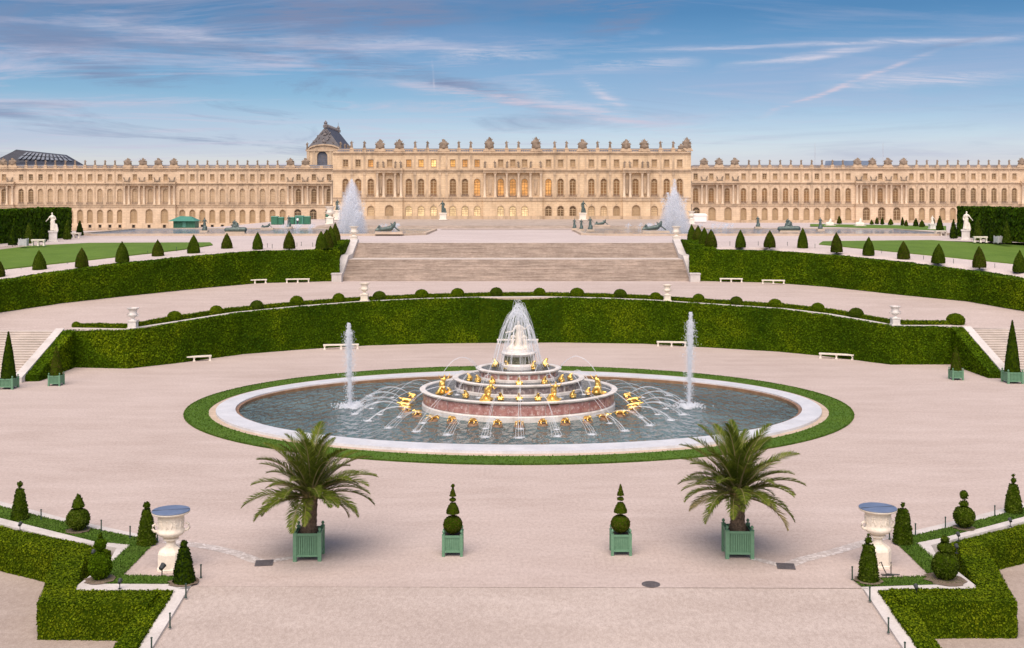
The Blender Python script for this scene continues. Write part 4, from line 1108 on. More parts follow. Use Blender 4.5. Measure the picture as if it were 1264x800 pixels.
def crown(root, Y, x, z, mesh, name, sc=1.0, ped=(.8, .5), rz=0.0):
    """a roof sculpture on its own block"""
    O = root.location
    o = link(name, mesh, root, Vector((x, Y + .15, z + ped[1])) - O, rz, sc)
    mb = MB(); mb.cbox(0, 0, -ped[1], ped[0] * 1.25, .8, ped[1] * .45); mb.cbox(0, 0, -ped[1] * .56, ped[0], .7, ped[1] * .56)
    key = ('ped', ped)
    if key not in WINC: WINC[key] = mb.mesh('pedestal', M['trim'])
    p = link('pedestal', WINC[key], o, (0, 0, 0)); p.scale = tuple(1 / s for s in o.scale)
    return o
zb = cz['b1'] - .05
for i, x in enumerate([434, 449.7, 512.5, 527.6, 566.4, 581, 625.3, 640, 684.7, 699.2, 737.7, 753, 815.4, 831]):
    crown(pal, YC, xc_(x), zb, RSTAT[i % 2], 'roof_statue', (1.45, 1.4, 1.12), (.8, .5))
for i, x in enumerate([469, 493, 547.6, 604, 661.8, 719, 772.8, 795.4]):
    crown(pal, YC, xc_(x), zb - .6, TROPHY[i % 3], 'trophy', (1.25, 1.1, 1.3 + .3 * (i in (3, 4))), (2.6, .9))
crown(pal, YC, xc_(848), zb - .5, TROPHY[1], 'trophy', (1.2, 1, 1.5), (2.6, .9)); crown(pal, YC, xc_(841), zb - .6, TROPHY[2], 'trophy', (.9, 1, .75), (1.8, .7))
for i, x in enumerate([466.2, 474, 488, 495.4, 598.4, 611.4, 625.6, 640.2, 654.8, 667.6, 770.2, 777.6, 792.4, 799.8]):
    link('attic_statue', ASTAT[i % 2], pal, Vector((xc_(x), YC - .75, cz['e1'] + .37)) - pal.location)
# ---- the wings
def wing(name, label, Y, base, px0, px1, zs, cols, ports, fills, basement, tro, stat_skip):
    zf = zmap(Y); xf = xmap(Y)
    w = thing(name, label, 'palace wing', ((xf(px0) + xf(px1)) / 2, Y, base))
    z = {k: zf(v) for k, v in zs.items()}
    P = [(xf(a), xf(b), [xf(x) for x in ww], [xf(x) for x in c], []) for a, b, ww, c in ports]
    palace_block(w, Y, base, z, [xf(x) for x in cols], P, xf(px0), xf(px1), 'ashlar_wing', 18, (1.85, 1.72, 1.35), fills, zf(204.3), basement=basement)
    b1 = z['b1'] - .05
    allx = sorted(cols + [x for p in ports for x in p[2]])
    for i, (a, b) in enumerate(zip(allx, allx[1:])):
        m = (a + b) / 2
        if any(p[0] - 3 < m < p[1] + 3 for p in ports): continue
        crown(w, Y, xf(m), b1, RSTAT[i % 2], 'roof_statue', (1.3, 1.3, 1.0), (.8, .45))
    for i, x in enumerate(tro): crown(w, Y, xf(x), b1 - .5, TROPHY[i % 3], 'trophy', (1.3, 1, 1.15), (2.7, 1.0))
    for p in ports:
        for i in range(0, len(p[3]), 2):
            xs_ = p[3][i:i + 2]
            link('attic_group', RECL, w, Vector((xf(sum(xs_) / len(xs_)), Y - .72, z['e1'] + .37)) - w.location, 0, 1.0)
    return w
YLw = 386.0
lcols = [26, 38, 50, 62, 74.4, 86.6, 98.8, 111, 123.4, 135.7, 148, 225, 237.4, 249.7, 262, 274.5, 286.8, 299.2, 311.5, 324, 336.4, 348.8, -19, -31.5, -44]
lports = [(-13, 19, [-7, 5], [-11, -4, 9.6, 16.4]), (152.5, 218, [166.5, 185.6, 204.4], [154.6, 160, 172.8, 178.7, 191.6, 197.6, 210, 215.8]), (354.5, 411, [368.4, 387.4, 406.2], [356, 361.4, 374, 380.2, 392.8, 399, 409.6])]
lw_z = dict(g0=275.6, g1=259, s0=255.6, s1=252.6, f0=251.8, f1=233.2, e0=229.2, e1=225.8, a0=222.8, a1=215.3, c0=211, c1=208, b1=205)
def lfill(x, k, pj):
    p = CX + (x - CAMX) * F / YLw
    if p > 352: return 'dark', 'brown', 'brown'
    return 'tan', ('brown' if p < 45 else 'pale_tan'), ('dark' if abs(p - 38) < 14 else ('brown' if abs(p - 185) < 3 else 'tan'))
wl = wing('palace_wing', 'long pale stone palace wing stretching away to the left, seen beyond the terrace edge', YLw, 5.0, -52, 411.5, lw_z, lcols, lports, lfill, (5.5, 6.9, 7.2), [-8, 4, 15.2, 157.6, 176.5, 195.4, 214.4, 358.5, 377], None)
YRw = 376.0
rcols = [917.8, 931, 943.8, 956.8, 969.8, 982.6, 995.6, 1008.4, 1021.2, 1034, 1047, 1125, 1138, 1150.6, 1163.4, 1176.2, 1189, 1201.6, 1214.3, 1227, 1239.6, 1252.2, 1296, 1309]
rports = [(853.5, 912, [858.7, 878, 897.7], [866, 871.6, 884.6, 891.4, 904.6, 910]), (1055, 1120, [1068, 1086.7, 1105.4], [1057, 1062, 1074.6, 1080.6, 1093.2, 1099.2, 1112, 1117.6]), (1259, 1290, [1268, 1282], [1261.5, 1275, 1288])]
rw_z = dict(g0=274, g1=256.6, s0=254.6, s1=251.8, f0=250.9, f1=232.2, e0=228, e1=224.8, a0=221.5, a1=214.3, c0=210.5, c1=207.6, b1=204.8)
def rfill(x, k, pj):
    p = CX + (x - CAMX) * F / YRw
    g = 'brown' if 1060 < p < 1112 else ('dark' if p < 862 else 'tan')
    return g, 'amber' if p < 1120 else 'brown', 'tan' if k % 5 else 'brown'
wr = wing('palace_wing', 'long pale stone palace wing stretching away to the right, behind the row of little conifers', YRw, 7.8, 853.5, 1312, rw_z, rcols, rports, rfill, None, [869, 887.7, 907, 1058.4, 1077, 1096, 1115.3, 1261.5, 1276], None)
def roof_prism(name, label, pts_lo, pts_hi, mat, base, stripes=None):
    c = sum((Vector(p) for p in pts_lo), Vector()) / len(pts_lo)
    r = thing(name, label, 'roof' if 'roof' in name else 'building', (c.x, c.y, base))
    mb = MB(); n = len(pts_lo)
    vs = list(pts_lo) + list(pts_hi)
    mb.add(vs, [(i, (i + 1) % n, n + (i + 1) % n, n + i) for i in range(n)] + [tuple(range(n, 2 * n))])
    mb.build('roof', M[mat], r, origin=r.location)
    w = MB(); w.prism([(p[0], p[1]) for p in pts_lo], base, min(p[2] for p in pts_lo) - .005); w.build('wall', M['ashlar_wing'], r, origin=r.location)
    return r
# hall with the glazed slate roof behind the left wing
Yh = 432.0; A = lambda x, y, Y: tuple(atY(x, y, Y))
gr = roof_prism('roofed_hall', 'building behind the left wing with a big dark slate roof and a strip of skylights', [A(-28, 208.5, Yh), A(112, 208.5, Yh), A(106, 210, Yh + 34), A(-24, 210, Yh + 34)], [A(20, 185, Yh + 10), A(83, 192, Yh + 10), A(82, 191.2, Yh + 24), A(20, 184.6, Yh + 24)], 'slate_dark', 5.0)
sk = MB()
lo0, lo1 = Vector(A(36, 208.5, Yh)), Vector(A(112, 208.5, Yh)); hi0, hi1 = Vector(A(20, 185, Yh + 10)), Vector(A(83, 192, Yh + 10))
lo0 = Vector(A(-28, 208.5, Yh))
for k in range(12):
    u0 = .24 + k * .06; u1 = u0 + .036
    f = lambda u, v: lo0.lerp(lo1, u).lerp(hi0.lerp(hi1, u), v) + Vector((0, -.15, .15))
    for v0, v1 in ((.55, .72), (.76, .93)):
        sk = MB(); sk.quad(f(u0, v0), f(u1, v0), f(u1, v1), f(u0, v1)); sk.build('skylight', M['glass_roof'], gr, origin=gr.location)
# blue roofs behind the right wing
Yr = 402.0
roof_prism('roofed_range', 'long range behind the right wing with a low blue-grey metal roof', [A(880, 208, Yr), A(1262, 208, Yr), A(1256, 208.5, Yr + 24), A(884, 208.5, Yr + 24)], [A(884, 204.6, Yr + 6), A(1256, 204.6, Yr + 6), A(1250, 204.6, Yr + 16), A(890, 204.6, Yr + 16)], 'zinc', 7.8)
roof_prism('raised_roof', 'raised flat blue-grey roof lantern standing over the right wing', [A(1018, 204, Yr + 40), A(1078, 204, Yr + 40), A(1074, 204, Yr + 60), A(1022, 204, Yr + 60)], [A(1019, 198.6, Yr + 40), A(1077, 198.6, Yr + 40), A(1073, 198.4, Yr + 60), A(1023, 198.4, Yr + 60)], 'zinc', 7.8)
for x, y0, y1, d in ((1006, 206, 176, 'nearer the palace centre'), (1090, 206, 176, 'over the raised blue-grey roof')):
    p = atY(x, y0, 410); q = atY(x, y1, 410)
    t = thing('roof_mast', f'thin upright mast on the right wing roof, {d}', 'mast', p)
    mb = MB(); mb.tube([(0, 0, -9), (0, 0, (q.z - p.z) * .6), (0, 0, q.z - p.z)], [.09, .07, .03], 6); mb.build('pole', M['grey_paint'], t)
    mb = MB(); mb.cbox(0, 0, -9, .8, .8, .4); mb.build('foot', M['grey_paint'], t)

# ---- the chapel
Yk = 398.0; Bk = Yk + 36
ch = thing('chapel', 'chapel with a steep dark lead roof and arched gable window, left of the main block', 'chapel', (*atY(399, 245, Yk)[:2], 5.0)); O = ch.location
xl, xr = xmap(Yk)(378.5), xmap(Yk)(421); ze = zmap(Yk)(184.5); zr = zmap(Yk)(155.5); xm = xmap(Yk)(400)
mb = MB(); wz0, wz1 = zmap(Yk)(205), zmap(Yk)(186); wxc = xmap(Yk)(397.7); wr_ = 1.8
wall_band(mb, Yk, xl, xr, 5, ze, [(wxc, 3.6, wz0, wz1 - .2, True)], .7)
mb.quad((xl, Yk, 5), (xl, Bk, 5), (xl, Bk, ze), (xl, Yk, ze)); mb.quad((xr, Yk, 5), (xr, Yk, ze), (xr, Bk, ze), (xr, Bk, 5)); mb.quad((xl, Bk, 5), (xr, Bk, 5), (xr, Bk, ze), (xl, Bk, ze))
# curved gable
arc = [(xm + (xr - xl) * .46 * math.cos(a), ze + 1.9 * math.sin(a)) for a in [PI - PI * k / 12 for k in range(13)]]
for (ax, az), (bx, bz) in zip(arc, arc[1:]):
    mb.quad((ax, Yk + .1, ze), (bx, Yk + .1, ze), (bx, Yk + .1, bz), (ax, Yk + .1, az), 1); mb.quad((ax, Yk - .4, az), (bx, Yk - .4, bz), (bx, Yk + .8, bz), (ax, Yk + .8, az), 1); mb.quad((ax, Yk - .4, az - .5), (bx, Yk - .4, bz - .5), (bx, Yk - .4, bz), (ax, Yk - .4, az), 1)
mb.box(xl - .3, xr + .3, Yk - .35, Yk - .003, ze - .7, ze - .003, 1)
for x in (xl + .5, wxc - 2.9, wxc + 2.9, xr - .5): mb.box(x - .45, x + .45, Yk - .25, Yk - .003, 24, ze - .7, 1)
mb.build('wall', [M['ashlar'], M['trim']], ch, origin=O)
link('chapel_window', window_mesh(3.6, wz1 - .2 - wz0, True, 'glass_roof' if False else 'slate', 'lead', 5), ch, Vector((wxc, Yk + .65, wz0)) - O)
mb = MB()
mb.add([(xl - .2, Yk + .3, ze), (xr + .2, Yk + .3, ze), (xr + .2, Bk, ze), (xl - .2, Bk, ze), (xm, Yk + 3.2, zr), (xm, Bk - 3, zr)], [(0, 1, 4), (1, 2, 5, 4), (2, 3, 5), (3, 0, 4, 5)])
mb.build('roof', M['chapel_slate'], ch, origin=O)
orn = MB()
for k in range(26):
    t = random.random(); u = random.uniform(-.75, .75) * (1 - t); z_ = ze + 2.2 + (zr - ze - 3) * t
    capsule(orn, (xm + (xr - xl) * .5 * u, Yk + .3 + 2.9 * (z_ - ze) / (zr - ze) - .1, z_), (xm + (xr - xl) * .5 * u + random.uniform(-.5, .5), Yk + .2 + 2.9 * (z_ - ze) / (zr - ze), z_ + .5), .28, .2, 6)
orn.build('roof_ornament', M['lead'], ch, origin=O, smooth=True)
cr = MB(); cr.tube([(xm, Yk + 3, zr + .1), (xm, Bk - 3, zr + .1)], .3, 6)
y = Yk + 4
while y < Bk - 4: cr.cbox(xm, y, zr + .2, .22, .5, .9, taper=.4); y += 1.1
cr.build('ridge_crest', M['lead'], ch, origin=O)
for yy, hh in ((Yk + 3.4, 2.2), (Bk - 3.5, 3.4)):
    fi = MB(); fi.lathe([(.9, -.4), (.9, .5), (.5, .8), (.7, 1.3), (.3, 1.8), (.08, 2.2), (.05, hh)], 8, (xm, yy, zr)); fi.build('finial', M['lead'], ch, origin=O)
for i, (x, y, z_) in enumerate([(xl + .2, Yk + .2, ze), (xr - .2, Yk + .2, ze + .3), (xr + .2, Yk + 8, ze), (xr + .2, Yk + 15, ze), (xr + .2, Yk + 22, ze)]):
    link('gable_statue', RSTAT[i % 2], ch, Vector((x, y, z_)) - O, 0, 1.5)
# ================================================================ THE FOUNTAIN
FC = (0.0, 87.0)
fo = thing('tiered_fountain', 'round marble fountain in three stepped tiers with red marble bands, middle of the pool', 'fountain', (FC[0], FC[1], -0.4))
def tier(a, b, z0, z1, band, mat, wz):
    gap = {7.3: .012, 4.8: .08, 3.02: .12}[a]
    t = a / 7.45; e = .10 / a
    mb = MB()
    h = z1 - z0
    pr = [(1 + e, z0), (1 + e, z0 + h * (.36 if a > 7 else .26)), (1 + .3 * e, z0 + h * (.40 if a > 7 else .30)), (1 - .6 * e, z0 + h * (.42 if a > 7 else .32)), (1 - .6 * e, z1 - .25), (1 + .6 * e, z1 - .21), (1 + 2.4 * e, z1 - .13), (1 + 2.7 * e, z1 - .03), (1 + 2.2 * e, z1), (1 - 1.6 * e, z1), (1 - 1.9 * e, z1 - .06), (1 - 1.9 * e, z1 - .4)]
    mb.lathe(pr, 96, (FC[0], FC[1], 0), a, b, cap=False)
    w = mb.mesh('tier', M['marble'], origin=fo.location); smooth_by_angle(w, 35)
    tr = link('tier', w, fo)
    bz0, bz1 = z0 + h * (.43 if a > 7 else .335), z1 - .265
    n = 24
    for k in range(n):                           # set panels of coloured marble
        A = [2 * PI * (k + gap + (1 - 2 * gap) * q / 6) / n for q in range(7)]; mb = MB()
        for p, q in zip(A, A[1:]):
            f = lambda r, w_, z: (FC[0] + a * r * math.cos(w_), FC[1] + b * r * math.sin(w_), z)
            r = 1 + .1 * e
            mb.quad(f(r, p, bz0), f(r, q, bz0), f(r, q, bz1), f(r, p, bz1)); mb.quad(f(r, p, bz1), f(r, q, bz1), f(1 - e, q, bz1), f(1 - e, p, bz1))
        mb.build('marble_panel', M[mat], tr, origin=fo.location)
    mb = MB(); mb.lathe([(1 - 1.5 * e, wz)], 96, (FC[0], FC[1], 0), a, b, cap=False); mb.f = []; mb.m = []
    mb.f.append(tuple(range(96))); mb.m.append(0)
    mb.build('tier_water', M['water_tier'], tr, origin=fo.location)
    return tr
tier(7.3, 6.25, -0.4, 1.34, 0, 'red_marble', 1.26)
tier(4.8, 4.1, 1.2, 2.19, 0, 'grey_marble', 2.12)
tier(3.02, 2.62, 2.05, 2.92, 0, 'red_marble', 2.86)
mb = MB(); mb.lathe([(1.32, 2.8), (1.32, 3.12), (1.2, 3.2), (1.14, 3.26)], 40, (FC[0], FC[1], 0)); mb.lathe([(1.14, 3.82), (1.26, 3.9), (1.34, 4.02), (1.3, 4.1), (1.0, 4.12), (.95, 4.3), (.7, 4.34)], 40, (FC[0], FC[1], 0))
smooth_by_angle(mb.mesh('x', M['marble']), 35)
dr = mb.build('drum', M['marble'], fo, origin=fo.location); smooth_by_angle(dr.data, 35)
mb = MB(); mb.lathe([(1.12, 3.262), (1.12, 3.818)], 40, (FC[0], FC[1], 0), cap=False); mb.build('marble_band', M['green_marble'], dr, origin=fo.location, smooth=True)

# the marble woman with her two children
lat = thing('marble_statue', 'white marble woman in robes with two children, on the very top of the fountain', 'statue', (FC[0], FC[1], 4.32))
wom = figure(2.15, True, ((.32, -.02, .70), (.4, -.1, .86)), ((-.3, -.1, .63), (-.46, -.16, .6)), stride=.08)
wom.append(((.25, .1, 1.5), (.42, .2, .7), .12, .2))
link('woman', carve('woman', wom, .05, M['statue_marble']), lat)
for s in (-1, 1):
    k = figure(1.15, False, ((.28, -.05, .66), (.26, -.16, .85)), ((-.26, -.1, .62), (-.3, -.2, .72)), lean=-.15 * s)
    link('child', carve('child', shift(k, (s * .55, -.3 - .1 * s, .1)) + [((s * .55, -.3, .1), (s * .5, -.2, .2), .3, .22)], .045, M['statue_marble']), lat)
mb = MB(); capsule(mb, (-.5, -.1, -.05), (.5, 0, -.05), .5, .5, 12); capsule(mb, (0, -.3, 0), (0, .3, .1), .55, .45, 12); mb.v = [(x, y, max(z * .55, -.02)) for x, y, z in mb.v]
mb.build('rock_base', M['statue_marble'], lat, smooth=True)

# gilded animals and figures
def frog_caps():
    c = [((0, -.2, .2), (0, .16, .27), .17, .15), ((0, .2, .3), (0, .36, .33), .13, .09), ((-.06, .24, .42), (-.06, .26, .42), .045, .045), ((.06, .24, .42), (.06, .26, .42), .045, .045)]
    for s in (-1, 1):
        c += [((s * .13, -.22, .16), (s * .27, -.02, .2), .09, .07), ((s * .27, -.02, .2), (s * .22, -.26, .06), .06, .05), ((s * .22, -.26, .05), (s * .32, -.08, .03), .045, .04),
              ((s * .12, .14, .22), (s * .22, .22, .12), .06, .05), ((s * .22, .22, .12), (s * .2, .34, .03), .045, .045)]
    return c
def lizard_caps():
    c = [((0, -.45, .18), (0, .25, .26), .17, .2), ((0, .25, .28), (0, .56, .36), .14, .09), ((0, -.45, .18), (.1, -.85, .1), .13, .04), ((0, .5, .34), (0, .66, .4), .08, .05)]
    for s in (-1, 1):
        c += [((s * .15, .2, .2), (s * .36, .3, .1), .08, .06), ((s * .36, .3, .1), (s * .4, .46, .05), .05, .06), ((s * .13, -.35, .16), (s * .34, -.42, .08), .08, .06), ((s * .34, -.42, .08), (s * .42, -.28, .05), .05, .06)]
    return c
def sitting_frog():
    c = [((0, -.12, .22), (0, .04, .46), .2, .14), ((0, .06, .5), (0, .17, .58), .13, .08), ((-.06, .08, .62), (-.06, .09, .62), .04, .04), ((.06, .08, .62), (.06, .09, .62), .04, .04)]
    for s in (-1, 1):
        c += [((s * .14, -.12, .16), (s * .27, .1, .22), .1, .08), ((s * .27, .1, .22), (s * .24, -.1, .05), .06, .06), ((s * .24, 0, .05), (s * .26, .16, .03), .05, .04), ((s * .11, .06, .4), (s * .14, .16, .18), .05, .05), ((s * .14, .16, .18), (s * .14, .24, .03), .045, .05)]
    c.append(((0, 0, .04), (0, .05, .04), .24, .22))
    return c
def beast_man(v):
    k = figure(1.45, False, ((.3, .0, .78), (.3, .02, 1.02)) if v == 0 else ((.3, -.1, .62), (.34, -.2, .8)), ((-.3, 0, .8), (-.34, .0, 1.0)) if v != 2 else ((-.3, -.12, .6), (-.26, -.3, .62)), lean=(.18, -.1, .3)[v])
    k += [((-.25, 0, .12), (.3, .1, .15), .24, .2), ((.2, .1, .15), (.6, .15, .2), .17, .07), ((-.3, -.1, .2), (-.15, -.15, .5), .16, .12), ((.25, -.05, .15), (.15, -.1, .5), .15, .12), ((0, .1, .9), (.05, .2, .5), .14, .18)]
    return k
FROG = carve('frog', frog_caps(), .035, M['gold']); FROG2 = carve('frog', frog_caps(), .035, M['gold2'])
LIZ = carve('lizard', lizard_caps(), .04, M['gold']); SIT = carve('frog', sitting_frog(), .035, M['gold']); MAN = [carve('beast_man', beast_man(i), .045, M['gold']) for i in range(3)]
ROCK = MB(); ROCK.lathe([(.42, -.7), (.4, -.1), (.3, .0), (.1, .02)], 10); ROCKM = ROCK.mesh('rock', M['wetstone'], True)
def outward(p, inward=False):
    d = math.atan2(p.y - FC[1], p.x - FC[0]) + (PI if inward else 0); return d - PI / 2
ring_px = [(509, 491, 'f'), (501, 496.5, 'l'), (499, 502, 'l'), (502, 506.5, 'f'), (515, 512, 'f'), (534, 517.5, 'l'), (558, 520, 'f'), (584, 522.5, 'f'), (614, 524, 'f'), (641, 524.5, 'f'), (670, 523, 'f'), (698, 522, 'f'), (725, 519.5, 'f'), (747, 515.5, 'l'), (767, 511.5, 'l'), (780, 507, 'f'), (785, 502, 'l'), (783, 495.5, 'l'), (774, 490.5, 'f')]
OUT = []
for i, (x, y, k) in enumerate(ring_px):
    p = at(x, y, 0.0); rz = outward(p)
    side = 'left end' if x < 530 else ('right end' if x > 745 else 'front')
    same = [q for q in ring_px if ('left end' if q[0] < 530 else ('right end' if q[0] > 745 else 'front')) == side]
    j = same.index((x, y, k))
    if side == 'front': lab = f'gilded {"frog" if k == "f" else "lizard"} in the water before the fountain, {ORD[j]} from the left'
    else: lab = f'gilded {"frog" if k == "f" else "lizard"} in the water off the fountain\'s {side}, {ORD[j]} from the {"back" if side == "left end" else "front"}'
    o = thing('gilded_frog' if k == 'f' else 'gilded_lizard', lab, 'sculpture', (p.x, p.y, 0.0), rz, 'gilded animals in the pool round the fountain')
    link('animal', (FROG if i % 3 else FROG2) if k == 'f' else LIZ, o, sc=.95 if k == 'f' else .85); link('rock', ROCKM, o)
    OUT.append((p, rz))
TF = []
for i, (x, y, z, w) in enumerate([(555, 487, 1.27, 'lowest tier'), (575, 490.5, 1.27, 'lowest tier'), (618, 493.5, 1.27, 'lowest tier'), (641, 494, 1.27, 'lowest tier'), (664, 494, 1.27, 'lowest tier'), (707, 490.5, 1.27, 'lowest tier'), (725.5, 487, 1.27, 'lowest tier'),
                               (579.5, 469.5, 2.13, 'middle tier'), (590, 471.5, 2.13, 'middle tier'), (608, 473.5, 2.13, 'middle tier'), (641, 475, 2.13, 'middle tier'), (672, 473.5, 2.13, 'middle tier'), (693, 471, 2.13, 'middle tier'), (704, 469, 2.13, 'middle tier'),
                               (611.5, 452.5, 2.87, 'top tier'), (626.5, 455.5, 2.87, 'top tier'), (658, 455.5, 2.87, 'top tier'), (673, 452.5, 2.87, 'top tier')]):
    p = at(x, y, z); n = {'lowest tier': 0, 'middle tier': 7, 'top tier': 14}[w]
    o = thing('gilded_frog', f'sitting gilded frog on the {w} of the fountain, {ORD[i - n]} from the left', 'sculpture', p, outward(p), 'gilded frogs on the fountain tiers')
    link('animal', SIT, o, sc=.85 if i < 14 else 1.0); link('rock', ROCKM, o, (0, 0, -.02), sc=(.5, .5, .12))
    TF.append((p, i))
MEN = []
for i, (x, y, lab) in enumerate([(545, 487, 'gilded half-animal man leaning inwards at the left end of the lowest tier'), (600, 496, 'gilded half-animal man with a raised arm, front left of the lowest tier'), (682, 496, 'gilded half-animal man with both arms up, front right of the lowest tier'), (738, 487, 'gilded half-animal man stretching an arm at the right end of the lowest tier')]):
    p = at(x, y, 1.27)
    o = thing('gilded_figure', lab, 'sculpture', p, (.5, .1, -.1, -.5)[i], 'gilded figures on the lowest tier')
    link('figure', MAN[(0, 2, 0, 1)[i]] if i != 3 else MAN[1], o); link('rock', ROCKM, o, (0, 0, -.02), sc=(1.3, 1.0, .2))
    MEN.append((p, i))

# ---------------------------------------------------------------- water in the air
def drops(mb, P, size, rng, stretch=1.6):
    """little four-faced drops"""
    n = len(P); P = np.asarray(P)
    s = size * (.5 + rng.random((n, 1)))
    a = rng.uniform(0, 2 * PI, n); c = np.stack([np.cos(a), np.sin(a), np.zeros(n)], 1); d = np.stack([-np.sin(a), np.cos(a), np.zeros(n)], 1)
    up = np.array([[0, 0, 1.0]]) * stretch
    V = np.stack([P + up * s, P + c * s * .7 - up * s * .5, P - c * s * .4 + d * s * .6 - up * s * .5, P - c * s * .4 - d * s * .6 - up * s * .5], 1).reshape(-1, 3)
    b = len(mb.v); mb.v.extend(map(tuple, V.tolist()))
    for k in range(n):
        o = b + 4 * k; mb.f.extend([(o, o + 1, o + 2), (o, o + 2, o + 3), (o, o + 3, o + 1), (o + 1, o + 3, o + 2)]); mb.m.extend([0] * 4)
def arc_pts(p0, p1, h, n=16, t0=0.0, t1=1.0):
    p0 = Vector(p0); p1 = Vector(p1); out = []
    for k in range(n + 1):
        t = t0 + (t1 - t0) * k / n; q = p0.lerp(p1, t); out.append(Vector((q.x, q.y, q.z + 4 * h * t * (1 - t))))
    return out
def thread(mb, pts, r0, r1, rng, dr=0.0, nd=0, jag=.012):
    rr = [(r0 + (r1 - r0) * k / (len(pts) - 1)) * rng.uniform(.75, 1.25) for k in range(len(pts))]
    pts = [p + Vector(rng.normal(size=3) * jag) for p in pts]
    mb.tube(pts, rr, 4, cap=False)
    if nd:
        i = rng.integers(len(pts) // 3, len(pts), nd); P = [np.array(pts[a]) + rng.normal(size=3) * dr for a in i]
        drops(mb, P, r1 * 1.1, rng)
def foam(mb, p, r, rng, n=40):
    n = int(n * 2.2)
    P = [(p[0] + rng.normal() * r * .5, p[1] + rng.normal() * r * .4, p[2] + abs(rng.normal()) * r * .14) for _ in range(n)]
    drops(mb, P, r * .075, rng, .8)
    for k in range(5):
        a = rng.uniform(0, 2 * PI); q = rng.uniform(0, .45) * r; c = (p[0] + q * math.cos(a), p[1] + q * math.sin(a) * .8, p[2])
        mb.lathe([(r * .45, .005), (r * .3, .03), (r * .12, .06), (.01, .065)], 8, c, 1, .8, cap=False)
rng = np.random.default_rng(21)
for i, (p, rz) in enumerate(OUT):
    d = Vector((p.x - FC[0], p.y - FC[1], 0)).normalized(); pr = Vector((-d.y, d.x, 0))
    p0 = Vector((p.x, p.y, .42)) + d * .5
    mb = MB()
    for k in range(4):
        e = p0 + d * (3.3 + rng.normal() * .12) + pr * ((k - 1.5) * .2); e.z = -.1
        thread(mb, arc_pts(p0, e, .55 + rng.normal() * .03), .007, .016, rng, .04, 8)
    c = p0 + d * 3.35; foam(mb, (c.x, c.y, -.11), .45, rng, 34)
    lab = 'arching jet falling into the pool from a gilded animal, '
    x = ring_px[i][0]
    pos_ = f'{ORD[i]} from the left back' if i < 10 else f'{ORD[18 - i]} from the right back'
    o = mb.build('water_jet', M['spray'], origin=(p.x, p.y, 0)); tag(o, lab + pos_, 'water jet', 'water jets round the fountain')
    # jets off the lowest tier rim behind them
for i, (p, k) in enumerate(TF):
    if k >= 14: continue
    d = Vector((p.x - FC[0], p.y - FC[1], 0)).normalized(); mb = MB()
    h0 = Vector((p.x, p.y, p.z + .55)) + d * .12
    reach = 2.2 if k < 7 else 1.7; zl_ = -.05 if k < 7 else 1.3
    for q in range(2):
        e = h0 + d * (reach + rng.normal() * .1) + Vector((-d.y, d.x, 0)) * rng.normal() * .12; e.z = zl_
        if k < 7: e = Vector((FC[0] + (e.x - FC[0]) * 1.22, FC[1] + (e.y - FC[1]) * 1.22, -.08))
        thread(mb, arc_pts(h0, e, .75), .009, .02, rng, .04, 6)
    foam(mb, (e.x, e.y, e.z + .01), .35, rng, 20)
    w = 'lowest' if k < 7 else 'middle'
    o = mb.build('water_jet', M['spray'], origin=tuple(p)); tag(o, f'fine water thread from the frog on the {w} tier, {ORD[k if k < 7 else k - 7]} from the left', 'water jet', 'water threads from the tiers')
for i, (p, k) in enumerate(MEN):
    mb = MB(); top = Vector((p.x, p.y, p.z + 1.42)); e = Vector((FC[0] + (p.x - FC[0]) * .45, FC[1] + (p.y - FC[1]) * .35, 2.2))
    for q in range(2): thread(mb, arc_pts(top, e + Vector(rng.normal(size=3) * .1), 1.5), .012, .02, rng, .05, 12)
    o = mb.build('water_jet', M['spray'], origin=tuple(p)); tag(o, 'water jet arching inwards from the gilded figure at the ' + ('left end of the lowest tier', 'front left of the lowest tier', 'front right of the lowest tier', 'right end of the lowest tier')[k], 'water jet', 'water jets from the gilded figures')
# low side arcs left and right of the lowest tier
for s, nm in ((-1, 'left'), (1, 'right')):
    mb = MB()
    for k, (a, L) in enumerate(((-.35, 3.6), (-.1, 3.9), (.15, 3.9), (.4, 3.6))):
        p0 = Vector((FC[0] + s * 7.3 * math.cos(a), FC[1] + 6.2 * math.sin(a), 1.3)); d = Vector((s * math.cos(a), math.sin(a), 0))
        e = p0 + d * L; e.z = -.1
        for q in range(2): thread(mb, arc_pts(p0, e + Vector(rng.normal(size=3) * (.1, .1, 0)), .75), .005, .011, rng, .05, 8)
        foam(mb, tuple(e), .35, rng, 14)
    o = mb.build('water_jet', M['spray'], origin=(s * 7.3, 87, 0)); tag(o, f'group of low water arcs leaving the {nm} end of the lowest tier', 'water jet', 'water arcs at the ends of the fountain')
# the bell of crossing jets over the marble woman
mb = MB()
for k in range(16):
    a = 2 * PI * k / 16 + .12; c, s_ = math.cos(a), math.sin(a)
    rr_ = 2.0 if k % 3 else 1.2
    p0 = Vector((FC[0] + rr_ * c, FC[1] + rr_ * .86 * s_, 3.25)); e = Vector((FC[0] - (rr_ - .35) * c, FC[1] - (rr_ - .35) * .86 * s_, 3.0))
    h = (4.15 if k % 3 else 4.75) + rng.normal() * .15
    for q in range(5 if k % 3 else 2):
        pts = arc_pts(p0 + Vector(rng.normal(size=3) * .03), e + Vector(rng.normal(size=3) * .3), h + rng.normal() * .12, 22)
        thread(mb, pts, .008, .018, rng, .06, 12, .02)
P = []
for k in range(800):
    r = 1.9 * math.sqrt(rng.random()); a = rng.uniform(0, 2 * PI); zt = 3.2 + 4.3 * (1 - (r / 2.05) ** 2)
    P.append((FC[0] + r * math.cos(a), FC[1] + r * .86 * math.sin(a), rng.uniform(3.0, zt) if rng.random() < .5 else zt - abs(rng.normal()) * .25))
